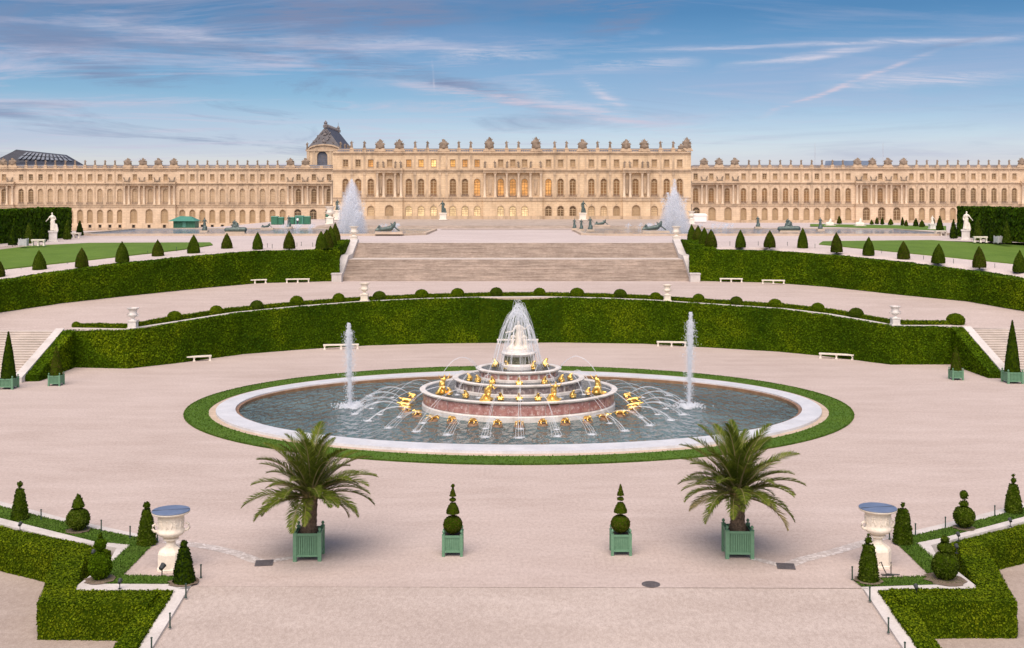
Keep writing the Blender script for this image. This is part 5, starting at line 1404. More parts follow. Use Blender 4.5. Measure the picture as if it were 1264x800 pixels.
drops(mb, P, .017, rng)
o = mb.build('water_veil', M['spray'], origin=(FC[0], FC[1], 3)); tag(o, 'bell-shaped veil of crossing water jets over the marble woman', 'water jet')
# two tall single jets in the pool
for (xb, yb, top, lab) in ((432, 502.5, 399, 'tall white water column in the pool, left of the fountain'), (850.5, 502, 385.5, 'tall white water column in the pool, right of the fountain')):
    p = at(xb, yb, -.1); zt = atY(xb, top, p.y).z; hh = zt + .1; mb = MB()
    lean = .12 if xb > 632 else -.1
    for k in range(12):
        a = rng.uniform(0, 2 * PI); r1 = rng.uniform(.02, .16); ht = hh * rng.uniform(.8, 1.0); pts = []
        for q in range(15):
            t = q / 14; pts.append(Vector((p.x + lean * t + r1 * t * math.cos(a), p.y + r1 * t * math.sin(a), -.1 + ht * t)))
        thread(mb, pts, .028, .045 if k else .03, rng, .08, 14, .012)
    P = []
    for k in range(8000):
        t = rng.random() ** .8; z_ = hh * t; w = .1 + .3 * (1 - abs(t - .55) * 1.1); w = w if t < .9 else .12
        if rng.random() < .6: w = .14 * (.5 + t) if t < .92 else .07
        P.append((p.x + lean * t + rng.normal() * w * .62, p.y + rng.normal() * w * .62, -.1 + z_))
    drops(mb, P, .028, rng)
    foam(mb, (p.x, p.y, -.1), 1.05, rng, 190)
    for k in range(120):
        a = rng.uniform(0, 2 * PI); r = rng.uniform(.3, 1.3); drops(mb, [(p.x + r * math.cos(a), p.y + r * math.sin(a), -.05 + abs(rng.normal()) * .3 * (1.4 - r))], .025, rng)
    o = mb.build('water_column', M['spray'], origin=tuple(p)); tag(o, lab, 'water jet', 'tall water columns in the pool')
# big plumes on the terrace pools
for (xb, yb, top, spread_, lab) in ((434, 287, 221, 0, 'big pointed white water plume on the left terrace pool before the palace'), (832.5, 286.5, 221, 1, 'big white water plume with spiky shoulders on the right terrace pool before the palace')):
    Y = 206.0; p = atY(xb, yb, Y); zt = atY(xb, top, Y).z; z0_ = ZT + .2; hh = zt - z0_
    mb = MB(); P = []
    jets = [(0, 0, 1.0)] * 5 + [(.5 * math.cos(a), .5 * math.sin(a), rng.uniform(.72, .9)) for a in rng.uniform(0, 2 * PI, 10)]
    if spread_: jets += [(2.3 * math.cos(a), 2.3 * math.sin(a), rng.uniform(.58, .72)) for a in np.linspace(0, 2 * PI, 11)[:-1]] + [(1.3 * math.cos(a), 1.3 * math.sin(a), rng.uniform(.6, .8)) for a in rng.uniform(0, 2 * PI, 8)]
    else: jets += [(1.5 * math.cos(a), 1.5 * math.sin(a), rng.uniform(.55, .8)) for a in rng.uniform(0, 2 * PI, 12)] + [(2.4 * math.cos(a), 2.4 * math.sin(a), rng.uniform(.35, .62)) for a in rng.uniform(0, 2 * PI, 14)]
    for (jx, jy, f) in jets:
        n = 120
        t = rng.random(n) ** .75
        w = .14 + .5 * (1 - t)
        P += np.stack([p.x + jx * (.35 + .65 * t) + rng.normal(size=n) * w, p.y + jy * (.35 + .65 * t) + rng.normal(size=n) * w, z0_ + hh * f * t], 1).tolist()
    for k in range(700):
        t = rng.random(); r = abs(rng.normal()) * 1.35 * (1.2 - .9 * t); a = rng.uniform(0, 2 * PI)
        P.append((p.x + r * math.cos(a), p.y + r * math.sin(a), z0_ + hh * .62 * t))
    drops(mb, P, .072, rng, 2.2)
    o = thing('water_plume', lab, 'water jet', (p.x, p.y, z0_)); mb.build('drops', M['mist'], o, origin=(p.x, p.y, z0_))
    vb = MB(); r0_ = 3.5 if spread_ else 3.2; hv = hh * (1.0 if not spread_ else .8)
    vb.lathe([(r0_ * 1.05 * (1 - q / 10) ** .55 + .06, hv * q / 10) for q in range(11)], 20); vb.build('drifting_spray', plume_mat('drifting_spray', hv, r0_, 3.2), o)
    if spread_:
        vb = MB(); vb.lathe([(1.3 * (1 - q / 10) ** .55 + .06, hh * 1.0 * q / 10) for q in range(11)], 14); vb.build('drifting_spray', plume_mat('drifting_spray_core', hh, 1.25, 3.0), o)
    tag(o, lab, 'water jet', 'water plumes before the palace')
# low jets and wakes across the terrace pools
for xb, yb, n_, lab in ((478, 284, 0, 'low white spray beside the lying bronze on the left terrace pool'), (793, 283.5, 1, 'low white spray beside the lying bronze on the right terrace pool'), (365, 285, 2, 'low white spray at the far left terrace pool'), (885, 284, 3, 'low white spray at the far right of the terrace pool')):
    p = at(xb, yb, ZT + .2); mb = MB(); P = []
    for k in range(7):
        c = p.x + rng.uniform(-3.5, 3.5)
        P += [(c + rng.normal() * .25 + .5 * t, p.y + rng.normal() * .5, p.z + 1.3 * t * (1.9 - t) * rng.uniform(.7, 1.1)) for t in rng.random(70)]
    drops(mb, P, .09, rng, 1.5)
    o = mb.build('water_spray', M['mist'], origin=tuple(p)); tag(o, lab, 'water jet', 'low sprays on the terrace pools', 'stuff')
# ================================================================ PLANTS
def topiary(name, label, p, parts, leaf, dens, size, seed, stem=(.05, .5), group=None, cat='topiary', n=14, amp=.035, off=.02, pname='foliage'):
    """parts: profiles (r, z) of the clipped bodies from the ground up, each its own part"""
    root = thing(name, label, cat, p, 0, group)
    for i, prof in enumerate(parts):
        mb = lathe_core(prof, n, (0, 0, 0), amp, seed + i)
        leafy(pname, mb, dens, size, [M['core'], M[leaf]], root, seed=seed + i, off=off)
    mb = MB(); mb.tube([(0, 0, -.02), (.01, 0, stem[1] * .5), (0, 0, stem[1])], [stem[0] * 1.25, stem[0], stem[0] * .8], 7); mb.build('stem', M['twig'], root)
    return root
def ball(r, zc, n=7, sq=1.0): return [(max(r * math.sin(PI * k / n), .01), zc - r * sq * math.cos(PI * k / n)) for k in range(n + 1)]
def cone(r0, z0, r1, z1, n=8, bulge=.0):
    out = [(.02, z0)]
    for k in range(n + 1):
        t = k / n; out.append((r0 + (r1 - r0) * t + bulge * math.sin(PI * t), z0 + .02 + (z1 - z0 - .02) * t))
    out.append((.005, z1 + .01)); return out
def egg(r, z0, z1, n=9):
    """clipped sugar-loaf cone"""
    out = [(.02, z0)]
    for k in range(n + 1):
        t = k / n; out.append((max(r * (1 - t ** 1.7) * (.93 + .22 * t), .01), z0 + .02 + (z1 - z0) * t))
    return out
# sugar-loaf yews along the edge of the upper terrace
cones_px = [('L', -2, 343, 320), ('L', 49, 335.5, 309), ('L', 101, 331, 306), ('L', 151, 324.5, 298.5), ('L', 195, 318, 296), ('L', 239, 314, 290), ('L', 280, 309, 288), ('L', 318, 308.5, 286.5), ('L', 357, 308, 285), ('L', 397, 308, 285.5), ('L', 403.5, 306.5, 283), ('L', 409, 304, 279), ('L', 414.5, 301.5, 275),
            ('R', 854, 299, 277), ('R', 861.5, 301, 278.5), ('R', 869, 303.5, 281), ('R', 877.7, 306, 283.5), ('R', 914, 306.5, 284), ('R', 950, 306.5, 284.5), ('R', 990.7, 307.5, 281.5), ('R', 1032.8, 312.5, 287), ('R', 1072, 316, 292.5), ('R', 1115.4, 320.5, 298), ('R', 1158, 326, 301), ('R', 1209, 331.5, 304), ('R', 1258, 337, 309)]
zL = ([-150, 0, 57, 152, 253, 320, 409, 420], [6.3, 7.0, 7.4, 8.2, 8.8, 9.1, 9.3, 9.4]); zR = ([850, 863, 950, 1017, 1118, 1206, 1264, 1414], [9.4, 9.3, 9.1, 8.8, 8.2, 7.4, 7.0, 6.3])
PROTO = []
for v in range(4):
    leaf = ('yew', 'yew_green', 'yew', 'yew_green')[v]
    mb = lathe_core(egg(.82, .12, 2.45), 16, (0, 0, 0), .03, v * 3.1); 
    o = leafy('foliage', mb, 260, .1, [M['core'], M[leaf]], seed=60 + v, off=.025); me = o.data; bpy.data.objects.remove(o)
    sm = MB(); sm.tube([(0, 0, -.05), (0, 0, .3)], .09, 7); PROTO.append((me, sm.mesh('stem', M['twig'])))
nl = [c for c in cones_px if c[0] == 'L']; nr = [c for c in cones_px if c[0] == 'R']
for c in cones_px:
    s, x, yb, yt = c
    z = float(np.interp(x, *(zL if s == 'L' else zR)))
    if x in (397, 403.5, 409, 414.5, 854, 861.5, 869): z = 9.4
    p = at(x, yb, z); h = (yb - yt) * p.y / F
    k = (nl[::-1].index(c) if s == 'L' else nr.index(c)); nm = 'left' if s == 'L' else 'right'
    if k < 4: lab = f'yew cone in the short row beside the central stairs, {nm} side, {ORD[3 - k]} from the front'
    else: lab = f'yew cone behind the {nm} upper hedge, {ORD[k]} outwards from the central stairs'
    v = (k * 7 + (s == 'R')) % 4
    t = thing('yew_cone', lab, 'topiary', p, k * 1.3, 'clipped yew cones along the upper terrace')
    f = link('foliage', PROTO[v][0], t, (0, 0, 0), 0, (1.0 * random.uniform(.88, 1.08), random.uniform(.9, 1.05), h / 2.45)); f.rotation_euler = (random.uniform(-.035, .035), random.uniform(-.035, .035), 0); link('stem', PROTO[v][1], t)
# box balls along the lower wall
balls_px = [(81, 401.5, .42), (121, 398.5, .38), (214, 391, .72), (265, 385.5, .68), (315.5, 379.8, .66), (365.5, 373.8, .72), (417, 369.8, .68), (467.6, 366.8, .70), (520, 363.8, .72), (564.5, 363, .72), (612.5, 362.6, .70),
            (666, 362, .70), (712.7, 362.6, .76), (766, 363, .70), (810, 364.6, .62), (863, 367.4, .66), (910.5, 371, .66), (958, 376, .68), (1011, 382.6, .70), (1059, 388.6, .74), (1188, 397.4, .84)]
BP = []
for v in range(3):
    mb = lathe_core(ball(1.0, .62, 8, .82), 16, (0, 0, 0), .03, 20 + v)
    o = leafy('foliage', mb, 190, .13, [M['core'], M[('box', 'yew_green', 'box')[v]]], seed=80 + v, off=.03); BP.append(o.data); bpy.data.objects.remove(o)
for i, (x, y, r) in enumerate(balls_px):
    # on the wall line, by its own plan position
    px0 = np.array([px_of((a, b)) for a, b, *_ in lowb]); k = np.interp(x, px0, np.arange(len(lowb)))
    j = min(int(k), len(lowb) - 2); q = Vector(lowb[j]).lerp(Vector(lowb[j + 1]), k - j) if False else [lowb[j][n] + (lowb[j + 1][n] - lowb[j][n]) * (k - j) for n in range(4)]
    n = i + 1 if i < 11 else 21 - i
    t = thing('box_ball', f'clipped box ball on the lower wall, {ORD[n - 1]} from the {"left" if i < 11 else "right"} end of the row', 'topiary', (q[0], q[1] + .35, q[2]), i, 'clipped box balls along the lower wall')
    link('foliage', BP[i % 3], t, (0, 0, 0), 0, (r * random.uniform(.95, 1.05), r * random.uniform(.95, 1.05), r * random.uniform(.95, 1.1))); mb = None
    link('stem', PROTO[0][1], t)

# planter boxes
def planter(label, p, w, h, group, rz=0.0, feet=.18, slats=9):
    t = thing('planter_box', label, 'planter', p, rz, group)
    b = w / 2; pw = w * .09
    for k in range(4):
        a = k * PI / 2; mb = MB()
        L = w - 2 * pw
        mb.box(-L / 2, L / 2, -b + pw * .75, -b + pw * .75 + .03, feet, h - .05)
        for q in range(slats):
            x = -L / 2 + L * (q + .5) / slats; mb.box(x - L / slats * .34, x + L / slats * .34, -b + pw * .3, -b + pw * .75 - .002, feet + .08, h - .1)
        for z_ in (feet, h - .1): mb.box(-L / 2, L / 2, -b + pw * .05, -b + pw * .5, z_ - .002, z_ + .1)
        mb.v = [(x * math.cos(a) - y * math.sin(a), x * math.sin(a) + y * math.cos(a), z) for x, y, z in mb.v]
        mb.build('side_panel', M['green_paint'], t)
        sx, sy = ((-1, -1), (1, -1), (1, 1), (-1, 1))[k]
        mb = MB(); mb.cbox(0, 0, 0, pw * 1.5, pw * 1.5, h * 1.02); mb.cbox(0, 0, h * 1.02, pw * 1.7, pw * 1.7, .025)
        c = mb.build('corner_post', M['green_paint'], t, loc=(sx * (b - pw * .5), sy * (b - pw * .5), 0))
        mb = MB(); mb.lathe([(.012, 0), (pw * .4, .01), (pw * .3, .05), (pw * .62, .09), (pw * .7, .13), (pw * .45, .18), (.008, .21)], 10); mb.build('finial', M['green_paint'], c, True, loc=(0, 0, h * 1.02 + .02))
    mb = MB(); mb.box(-b + pw, b - pw, -b + pw, b - pw, h - .2, h - .08); mb.build('soil', M['soil'], t)
    return t
def clipped_in_tub(p, w, h, label, tl, parts, leaf, seed, size=.05, dens=700, rz=0.0):
    planter(tl, p, w, h, 'green wooden planter boxes', rz)
    q = Vector((p[0], p[1], p[2] + h - .08))
    return topiary('clipped_tree', label, q, parts, leaf, dens, size, seed, (.045, 1.0), 'topiaries in green boxes', amp=.02, off=.012)
pL, pR = at(559, 683.5), at(766, 682.5)
for p, s, nm, seed in ((pL, -1, 'left', 101), (pR, 1, 'right', 111)):
    u = p.y / F; zz_ = lambda y: (683 - y) * u * 1.0 - .94 + .08
    parts = [ball(.43, zz_(646.5), 9, .92), cone(.30, zz_(633), .12, zz_(620.5), 6, .03), ball(.15, zz_(616), 5, .55), cone(.15, zz_(612), .03, zz_(601 if s < 0 else 598.5), 6)]
    if s < 0: parts.append(ball(.085, zz_(599), 5))
    clipped_in_tub(p, .88, .93, f'tiered topiary of ball, bell and cone{" topped by a tiny ball" if s < 0 else " ending in a sharp point"}', f'small green wooden planter box under the tiered topiary, {nm} of the middle', parts, 'yew', seed)
for (x, yb, tw, ypt, ytop, nm, d) in ((10.5, 479.5, 18, 466, 408, 'left', 'tall'), (69.5, 475.5, 14.5, 462.5, 426, 'left', 'short'), (1249.5, 472.5, 19, 458, 394, 'right', 'tall'), (1180, 468.5, 13.5, 456.5, 427, 'right', 'short')):
    p = at(x, yb); u = p.y / F; w = tw * u; h = (yb - ypt) * u * .97
    fh = (ypt - ytop) * u
    clipped_in_tub(p, w, h, f'{d} dark clipped cone in a green box at the {nm} end of the lower hedge', f'green planter box under the {d} dark cone at the {nm} end of the lower hedge', [cone(w * .5, .02, .05, fh, 10, .05)], 'holly' if d == 'tall' else 'yew', 120 + int(x) % 50, .09, 260)

# ---------------------------------------------------------------- date palms
def frond_mesh(name, L, droop, seed, mat):
    r = random.Random(seed); mb = MB(); pts = []; n = 18
    # rachis in the x-z plane, starting along +x and bending down
    a = 0.0; x = z = 0.0
    for k in range(n + 1):
        pts.append(Vector((x, 0, z))); a -= droop / n * (0.35 + 1.3 * k / n); x += math.cos(a) * L / n; z += math.sin(a) * L / n
    mb.tube(pts, [.035 * (1 - k / n) + .006 for k in range(n + 1)], 4, 1)
    def at_(t):
        f = t * n; i = min(int(f), n - 1); return pts[i].lerp(pts[i + 1], f - i), (pts[i + 1] - pts[i]).normalized()
    m = 64
    for k in range(m):
        t = .13 + .86 * k / m; p, tg = at_(t); up = Vector((0, 1, 0)).cross(tg) * -1
        ll = L * .2 * (math.sin(PI * min(1, t * .9 + .12)) ** .6) * r.uniform(.85, 1.1)
        for s in (-1, 1):
            d = (tg * .75 + Vector((0, s, 0)) * (.8 - .25 * t) + up * r.uniform(.1, .42)).normalized()
            w = tg.cross(d).cross(d).normalized() if False else (tg - d * tg.dot(d)).normalized()
            q = p + d * ll * .5 + Vector((0, 0, -.01)); e = p + d * ll + Vector((0, 0, -ll * r.uniform(.08, .3)))
            hw = .017
            mb.add([p - w * hw * .5, p + w * hw * .5, q + w * hw, q - w * hw, e], [(0, 1, 2, 3), (3, 2, 4)], 0)
    return mb.mesh(name, [M[mat], M['palm_dry']])
FR = [frond_mesh('frond', 2.9, d, 200 + i, 'palm') for i, d in enumerate((.85, .95, 1.05, 1.15, 1.25))]
FRD = [frond_mesh('frond', 2.5, d, 210 + i, 'palm_dry') for i, d in enumerate((1.1, 1.3))]
def palm(p, tub_w, tub_h, label, tl, rz, seed, lean=(0, 0)):
    planter(tl, p, tub_w, tub_h, 'green wooden planter boxes', rz, .2, 10)
    r = random.Random(seed)
    t = thing('palm_tree', label, 'palm tree', (p[0], p[1], p[2] + tub_h - .1), 0, 'palms in green boxes')
    hT = 1.68
    mb = MB(); path = [(lean[0] * k / 6, lean[1] * k / 6, hT * k / 6) for k in range(7)]
    mb.tube(path, [.36, .31, .28, .27, .28, .3, .26], 16)
    for ring_ in range(15):
        for k in range(11):
            a = 2 * PI * (k + .5 * (ring_ % 2)) / 11; z = hT * (ring_ + .4) / 15; rr = .29 + (.05 if ring_ < 2 else 0)
            cx, cy = lean[0] * z / hT + math.cos(a) * rr, lean[1] * z / hT + math.sin(a) * rr
            tx, ty = -math.sin(a) * .075, math.cos(a) * .075; ox, oy = math.cos(a), math.sin(a); j = r.uniform(.03, .07)
            mb.add([(cx - tx, cy - ty, z), (cx + ox * .02, cy + oy * .02, z - .07), (cx + tx, cy + ty, z), (cx + ox * j, cy + oy * j, z + .1), (cx - ox * .03, cy - oy * .03, z + .06)], [(0, 1, 3), (1, 2, 3), (0, 3, 4), (2, 4, 3)])
    mb.build('trunk', M['bark'], t)
    top = Vector((lean[0], lean[1], hT))
    n = 56
    for k in range(n):
        a = k * 2.39996 + seed; f = k / (n - 1)
        el = R(87) - R(90) * f ** .85 + r.uniform(-.14, .14)
        front = math.cos(a + PI / 2) > .7
        dry = not front and (f > .95 or (f > .6 and r.random() < .14))
        if front and f > .8: el += .35
        me = r.choice(FRD) if dry else FR[min(4, int(f * 4 + r.random()))]
        o = bpy.data.objects.new('frond', me); COL.objects.link(o); o.parent = t
        o.rotation_euler = (r.uniform(-.35, .35), -el, a)
        o.rotation_mode = 'XYZ'; s = r.uniform(.78, 1.14) * (1.1 - .12 * min(1, f * 1.5)); o.scale = (s, s * 1.05, s)
        o.location = top + Vector((math.cos(a) * .1, math.sin(a) * .1, .1 - .3 * f))
    mb = MB()
    for k in range(30):
        a = k * 2.4; mb.tube([(top.x + math.cos(a) * .2, top.y + math.sin(a) * .2, hT - .28), (top.x + math.cos(a) * .36, top.y + math.sin(a) * .36, hT + .0), (top.x + math.cos(a) * .5, top.y + math.sin(a) * .5, hT + .24)], [.05, .045, .02], 4)
    mb.build('cut_frond_stubs', M['palm_dry'], t)['kind'] = 'stuff'
    return t
palm(at(381.5, 688), 1.18, 1.22, 'spreading date palm with arching fronds in a green box, left', 'large green wooden planter box holding the left palm', R(2), 3, (.06, 0))
palm(at(910.5, 685), 1.2, 1.22, 'spreading date palm with arching fronds in a green box, right', 'large green wooden planter box holding the right palm', R(-2), 8, (0, 0))

# ---------------------------------------------------------------- small topiaries in the corner beds
def u_(p): return p.y / F
def corner_tops(rows):
    for (x, yb, parts_px, lab, leaf, seed) in rows:
        p = at(x, yb); u = u_(p); parts = []
        for k in parts_px:
            if k[0] == 'cone': _, w0, y0, w1, y1 = k; parts.append(cone(w0 * u / 2, (yb - y0) * u, w1 * u / 2, (yb - y1) * u, 7, .03))
            else: _, w0, y0, y1 = k; r = w0 * u / 2; zc__ = (yb - (y0 + y1) / 2) * u; parts.append(ball(r, zc__, 8, (y0 - y1) * u / 2 / r))
        topiary('clipped_shrub', lab, p, parts, leaf, 420, .085, seed, (.035, (yb - parts_px[-1][-1]) * u * .96), 'little topiaries in the corner beds', amp=.06, off=.035)
corner_tops([
    (24.7, 641.5, [('cone', 19.5, 640, 8, 604), ('ball', 6, 601, 595)], 'clipped cone with a little ball on top, farthest left in the left corner bed', 'yew_green', 301),
    (96.5, 656, [('ball', 27, 654, 627), ('cone', 14, 626, 3, 611)], 'clipped ball with a cone on top in the left corner bed', 'yew_green', 303),
    (181, 672.5, [('cone', 23, 671, 8, 629), ('ball', 8, 627, 620)], 'clipped cone beside the left urn, at the corner of the low wall', 'yew_green', 305),
    (123.6, 716.5, [('ball', 27, 715, 681), ('ball', 14, 680, 665), ('ball', 5, 664, 659)], 'round clipped shrub with a smaller ball above, at the left wall bend', 'hornbeam', 307),
    (227, 720, [('cone', 26, 719, 10, 676), ('ball', 8, 676, 667)], 'dark tiered conical shrub in front of the left urn', 'holly', 309),
    (1251, 633.5, [('cone', 20, 632, 9, 598), ('ball', 6, 596, 590), ('ball', 3, 588, 585)], 'clipped cone with a knob on top, farthest right in the right corner bed', 'yew_green', 311),
    (1190, 653, [('ball', 25, 650, 625), ('cone', 10, 624, 3, 618), ('ball', 9, 616, 606)], 'clipped ball carrying a small disc and ball in the right corner bed', 'yew_green', 313),
    (1114.5, 671.5, [('cone', 23, 670, 11, 629), ('ball', 4, 626, 621)], 'flat-topped clipped cone beside the right urn, at the corner of the low wall', 'yew_green', 315),
    (1166.5, 716.5, [('ball', 31, 715, 681), ('ball', 17, 683, 670), ('ball', 8, 670, 662)], 'big round clipped shrub with smaller balls above, at the right wall bend', 'yew_green', 317),
    (1072, 718, [('cone', 24, 717, 12, 673), ('ball', 7, 671, 663), ('ball', 3, 662, 659)], 'tall tiered conical shrub in front of the right urn', 'yew_green', 319)])
# earth round the foot of the shrubs
for x, y, r in ((96.5, 656, .55), (227, 720, .6), (123.6, 717, .6), (1190, 653, .5), (1072, 718, .55), (1166.5, 717, .8), (181, 672, .4), (1114.5, 671, .4)):
    p = at(x, y); sheet('bare_earth', [(p.x + r * math.cos(2 * PI * k / 18) * (1 + .15 * math.sin(3 * k)), p.y + r * math.sin(2 * PI * k / 18) * 1.1) for k in range(18)], M['earth'], .075)

# ================================================================ STONE AND METAL
def big_urn(p, label, nm):
    t = thing('stone_urn', label, 'urn', p, R(12), 'great stone urns in the corner beds')
    mb = MB(); mb.lathe([(.60, 0), (.60, .10), (.56, .12), (.56, .70), (.52, .80), (.40, .90), (.27, .98), (.24, 1.0)], 8, a0=PI / 8)
    mb.build('pedestal', M['urn_stone'], t)
    mb = MB(); mb.lathe([(.26, .99), (.20, 1.06), (.19, 1.18), (.25, 1.24), (.33, 1.27), (.33, 1.33), (.25, 1.36), (.24, 1.38)], 28); b = mb.build('stem', M['urn_stone'], t); smooth_by_angle(b.data)
    mb = MB(); mb.lathe([(.22, 1.37), (.36, 1.40), (.50, 1.48), (.57, 1.56), (.585, 1.64), (.55, 1.70), (.525, 1.74), (.525, 1.84), (.53, 2.1), (.545, 2.24), (.60, 2.33), (.77, 2.40), (.80, 2.43), (.80, 2.47), (.7, 2.48)], 40)
    v = []
    for x, y, z in mb.v:                           # gadroons below, a figured frieze above
        a = math.atan2(y, x); d = 1.0
        if 1.4 < z < 1.75: d += .012 * math.cos(18 * a)
        if 1.8 < z < 2.25: d += .025 * nzv((x, y, z), 7.0, 3)
        v.append((x * d, y * d, z))
    mb.v = v; b = mb.build('bowl', M['urn_stone'], t); smooth_by_angle(b.data, 50)
    for k in range(16):
        a = 2 * PI * k / 16 + .1; g_ = .12 * math.sin(k * 2.3); f = [((math.cos(a) * .51, math.sin(a) * .51, 1.83), (math.cos(a + g_) * .515, math.sin(a + g_) * .515, 2.05), .04, .045), ((math.cos(a + g_) * .53, math.sin(a + g_) * .53, 2.12), (math.cos(a + g_) * .53, math.sin(a + g_) * .53, 2.14), .035, .035), ((math.cos(a + g_) * .53, math.sin(a + g_) * .53, 2.0), (math.cos(a + g_ + .15) * .54, math.sin(a + g_ + .15) * .54, 1.95 + .1 * math.sin(k)), .022, .018)]
        q = MB()
        for c in f: capsule(q, *c, n=7)
        q.build('relief_figure', M['urn_stone'], b, True)
    for s in (-1, 1):
        q = MB(); q.tube([(s * .52, 0, 1.62), (s * .68, 0, 1.64), (s * .76, 0, 1.74), (s * .74, 0, 1.88), (s * .64, 0, 1.95), (s * .6, 0, 1.88)], [.06, .06, .055, .05, .045, .03], 8); q.build('handle', M['urn_stone'], t, True)
    mb = MB(); mb.lathe([(.79, 2.482), (.80, 2.50), (.79, 2.515), (.4, 2.525), (.01, 2.53)], 40); c = mb.build('cover', M['cover'], t)
    mb = MB(); mb.box(-.78, .78, -.008, .008, 2.52, 2.535); mb.build('seam', M['iron'], c)
    return t
big_urn(at(211, 702), 'great cream stone urn on a pedestal under a flat blue-grey cover, left', 'left')
big_urn(at(1083.5, 698), 'great cream stone urn on a pedestal under a flat blue-grey cover, right', 'right')
def small_urn(p, h, label, mat='marble', ped=True, group='stone urns along the terraces'):
    t = thing('stone_urn', label, 'urn', p, 0, group); s = h / 2.0
    mb = MB()
    mb.cbox(0, 0, 0, .95 * s, .95 * s, .12 * s); mb.cbox(0, 0, .12 * s, .78 * s, .78 * s, .58 * s); mb.cbox(0, 0, .7 * s, .9 * s, .9 * s, .1 * s); mb.build('pedestal', M[mat], t)
    mb = MB(); mb.lathe([(r * s, z * s) for r, z in ((.28, .8), (.24, .86), (.13, .95), (.12, 1.02), (.2, 1.06), (.34, 1.15), (.43, 1.28), (.43, 1.4), (.36, 1.48), (.37, 1.7), (.42, 1.82), (.56, 1.93), (.57, 2.0), (.42, 2.0), (.38, 1.9), (.02, 1.86))], 20)
    b = mb.build('bowl', M[mat], t); smooth_by_angle(b.data, 45)
    for k in (-1, 1):
        q = MB(); q.tube([(k * .4 * s, 0, 1.2 * s), (k * .55 * s, 0, 1.25 * s), (k * .58 * s, 0, 1.42 * s), (k * .42 * s, 0, 1.46 * s)], .045 * s, 6); q.build('handle', M[mat], t, True)
    return t
def on_wall(x, dy=0.0, back=1.35):
    L = offset_line(LW, back); pxs = np.array([px_of(q) for q in L]); k = float(np.interp(x, pxs, np.arange(len(L)))); j = min(int(k), len(L) - 2)
    return Vector([L[j][n] + (L[j + 1][n] - L[j][n]) * (k - j) for n in range(3)]) + Vector((0, 0, .07))
for x, h, lab, mt in ((164, 1.95, 'pale stone urn on the lower wall at its left bend', 'marble'), (450, 1.95, 'cream stone urn on the lower wall, left of the central stairs', 'urn_stone'), (824, 1.75, 'cream stone urn on the lower wall, right of the central stairs', 'urn_stone'), (1105, 1.85, 'pale stone urn on the lower wall at its right bend', 'marble')):
    small_urn(on_wall(x), h, lab, mt)
small_urn(Vector((-23.3, 163.6, ZT)), 2.35, 'white stone urn at the head of the central stairs, left side', 'statue_marble'); small_urn(Vector((23.2, 163.6, ZT)), 2.35, 'white stone urn at the head of the central stairs, right side', 'statue_marble')
small_urn(at(407.5, 277, ZT), 4.4, 'big white stone urn before the palace, left of the left plume', 'statue_marble'); small_urn(at(853.5, 276.5, ZT), 3.2, 'big white stone urn before the white tent, right of the right plume', 'statue_marble')

# benches
def bench(p, L, label, rz):
    t = thing('stone_bench', label, 'bench', p, rz, 'white stone benches along the hedges')
    mb = MB(); mb.box(-L / 2, L / 2, -.24, .24, .42, .52); mb.box(-L / 2 + .04, L / 2 - .04, -.2, .2, .38, .421); mb.build('seat', M['statue_marble'], t)
    for x in (-L / 2 + .14, 0, L / 2 - .14):
        mb = MB(); mb.cbox(x, 0, 0, .24, .42, .08); mb.cbox(x, 0, .08, .15, .34, .22, taper=.8); mb.cbox(x, 0, .3, .22, .38, .079); mb.build('leg', M['statue_marble'], t)
    return t
for x, y, w, rz, lab in ((239.5, 446, 39, 20, 'white stone bench against the lower hedge, farthest left'), (421, 431, 43, 8, 'white stone bench behind the left water column'), (639, 424.6, 51, 0, 'white stone bench straight behind the fountain'), (829, 427.5, 36, -8, 'white stone bench beside the right water column'), (1032.5, 443, 39, -20, 'white stone bench against the lower hedge, farthest right')):
    p = at(x, y); bench(p, w * p.y / F / math.cos(R(rz)), lab, R(rz))
for x, y, w, rz, lab in ((314.5, 350, 29, 22, 'white stone bench under the left upper hedge, left one of the pair'), (367.5, 349, 29, 10, 'white stone bench under the left upper hedge, nearer the stairs'), (902.5, 348.5, 28, -8, 'white stone bench under the right upper hedge, nearer the stairs'), (954.5, 350.6, 28, -10, 'white stone bench under the right upper hedge, right one of the pair')):
    p = at(x, y, 5.12); bench(p, w * p.y / F, lab, R(rz))
# thin posts along the beds
def post_mesh(h):
    mb = MB(); mb.lathe([(.055, 0), (.055, .03), (.032, .05), (.03, h - .06), (.042, h - .05), (.042, h - .015), (.015, h)], 8); return smooth_by_angle(mb.mesh('post', M['post_green']))
PM = post_mesh(.58)
posts = [(50.7, 643), (125, 656.5), (160.6, 664.4), (194.5, 669.6), (248, 713.5), (229.5, 738), (209.8, 775), (187, 806)]
postsR = [(1228, 638), (1167, 652.5), (1130, 661), (1098, 666), (1052, 716), (1073.7, 742), (1096.7, 781), (1117, 812)]
for i, ((x, y), nm) in enumerate([(q, 'left') for q in posts] + [(q, 'right') for q in postsR]):
    k = i % 8; z = 0.0
    if k >= 5:
        z = -.1
        for _ in range(8): z = -sl * max(0, YR - at(x, y, z).y)
    p = at(x, y, z + .05 if k >= 5 else 0)
    o = link('rope_post', PM, None, p); tag(o, f'thin dark green post by the {nm} corner bed, {ORD[k]} counted from the outer end' if k < 4 else f'thin dark green post beside the ramp on the {nm}, {ORD[k - 4]} from the back', 'post', 'thin dark posts along the beds')
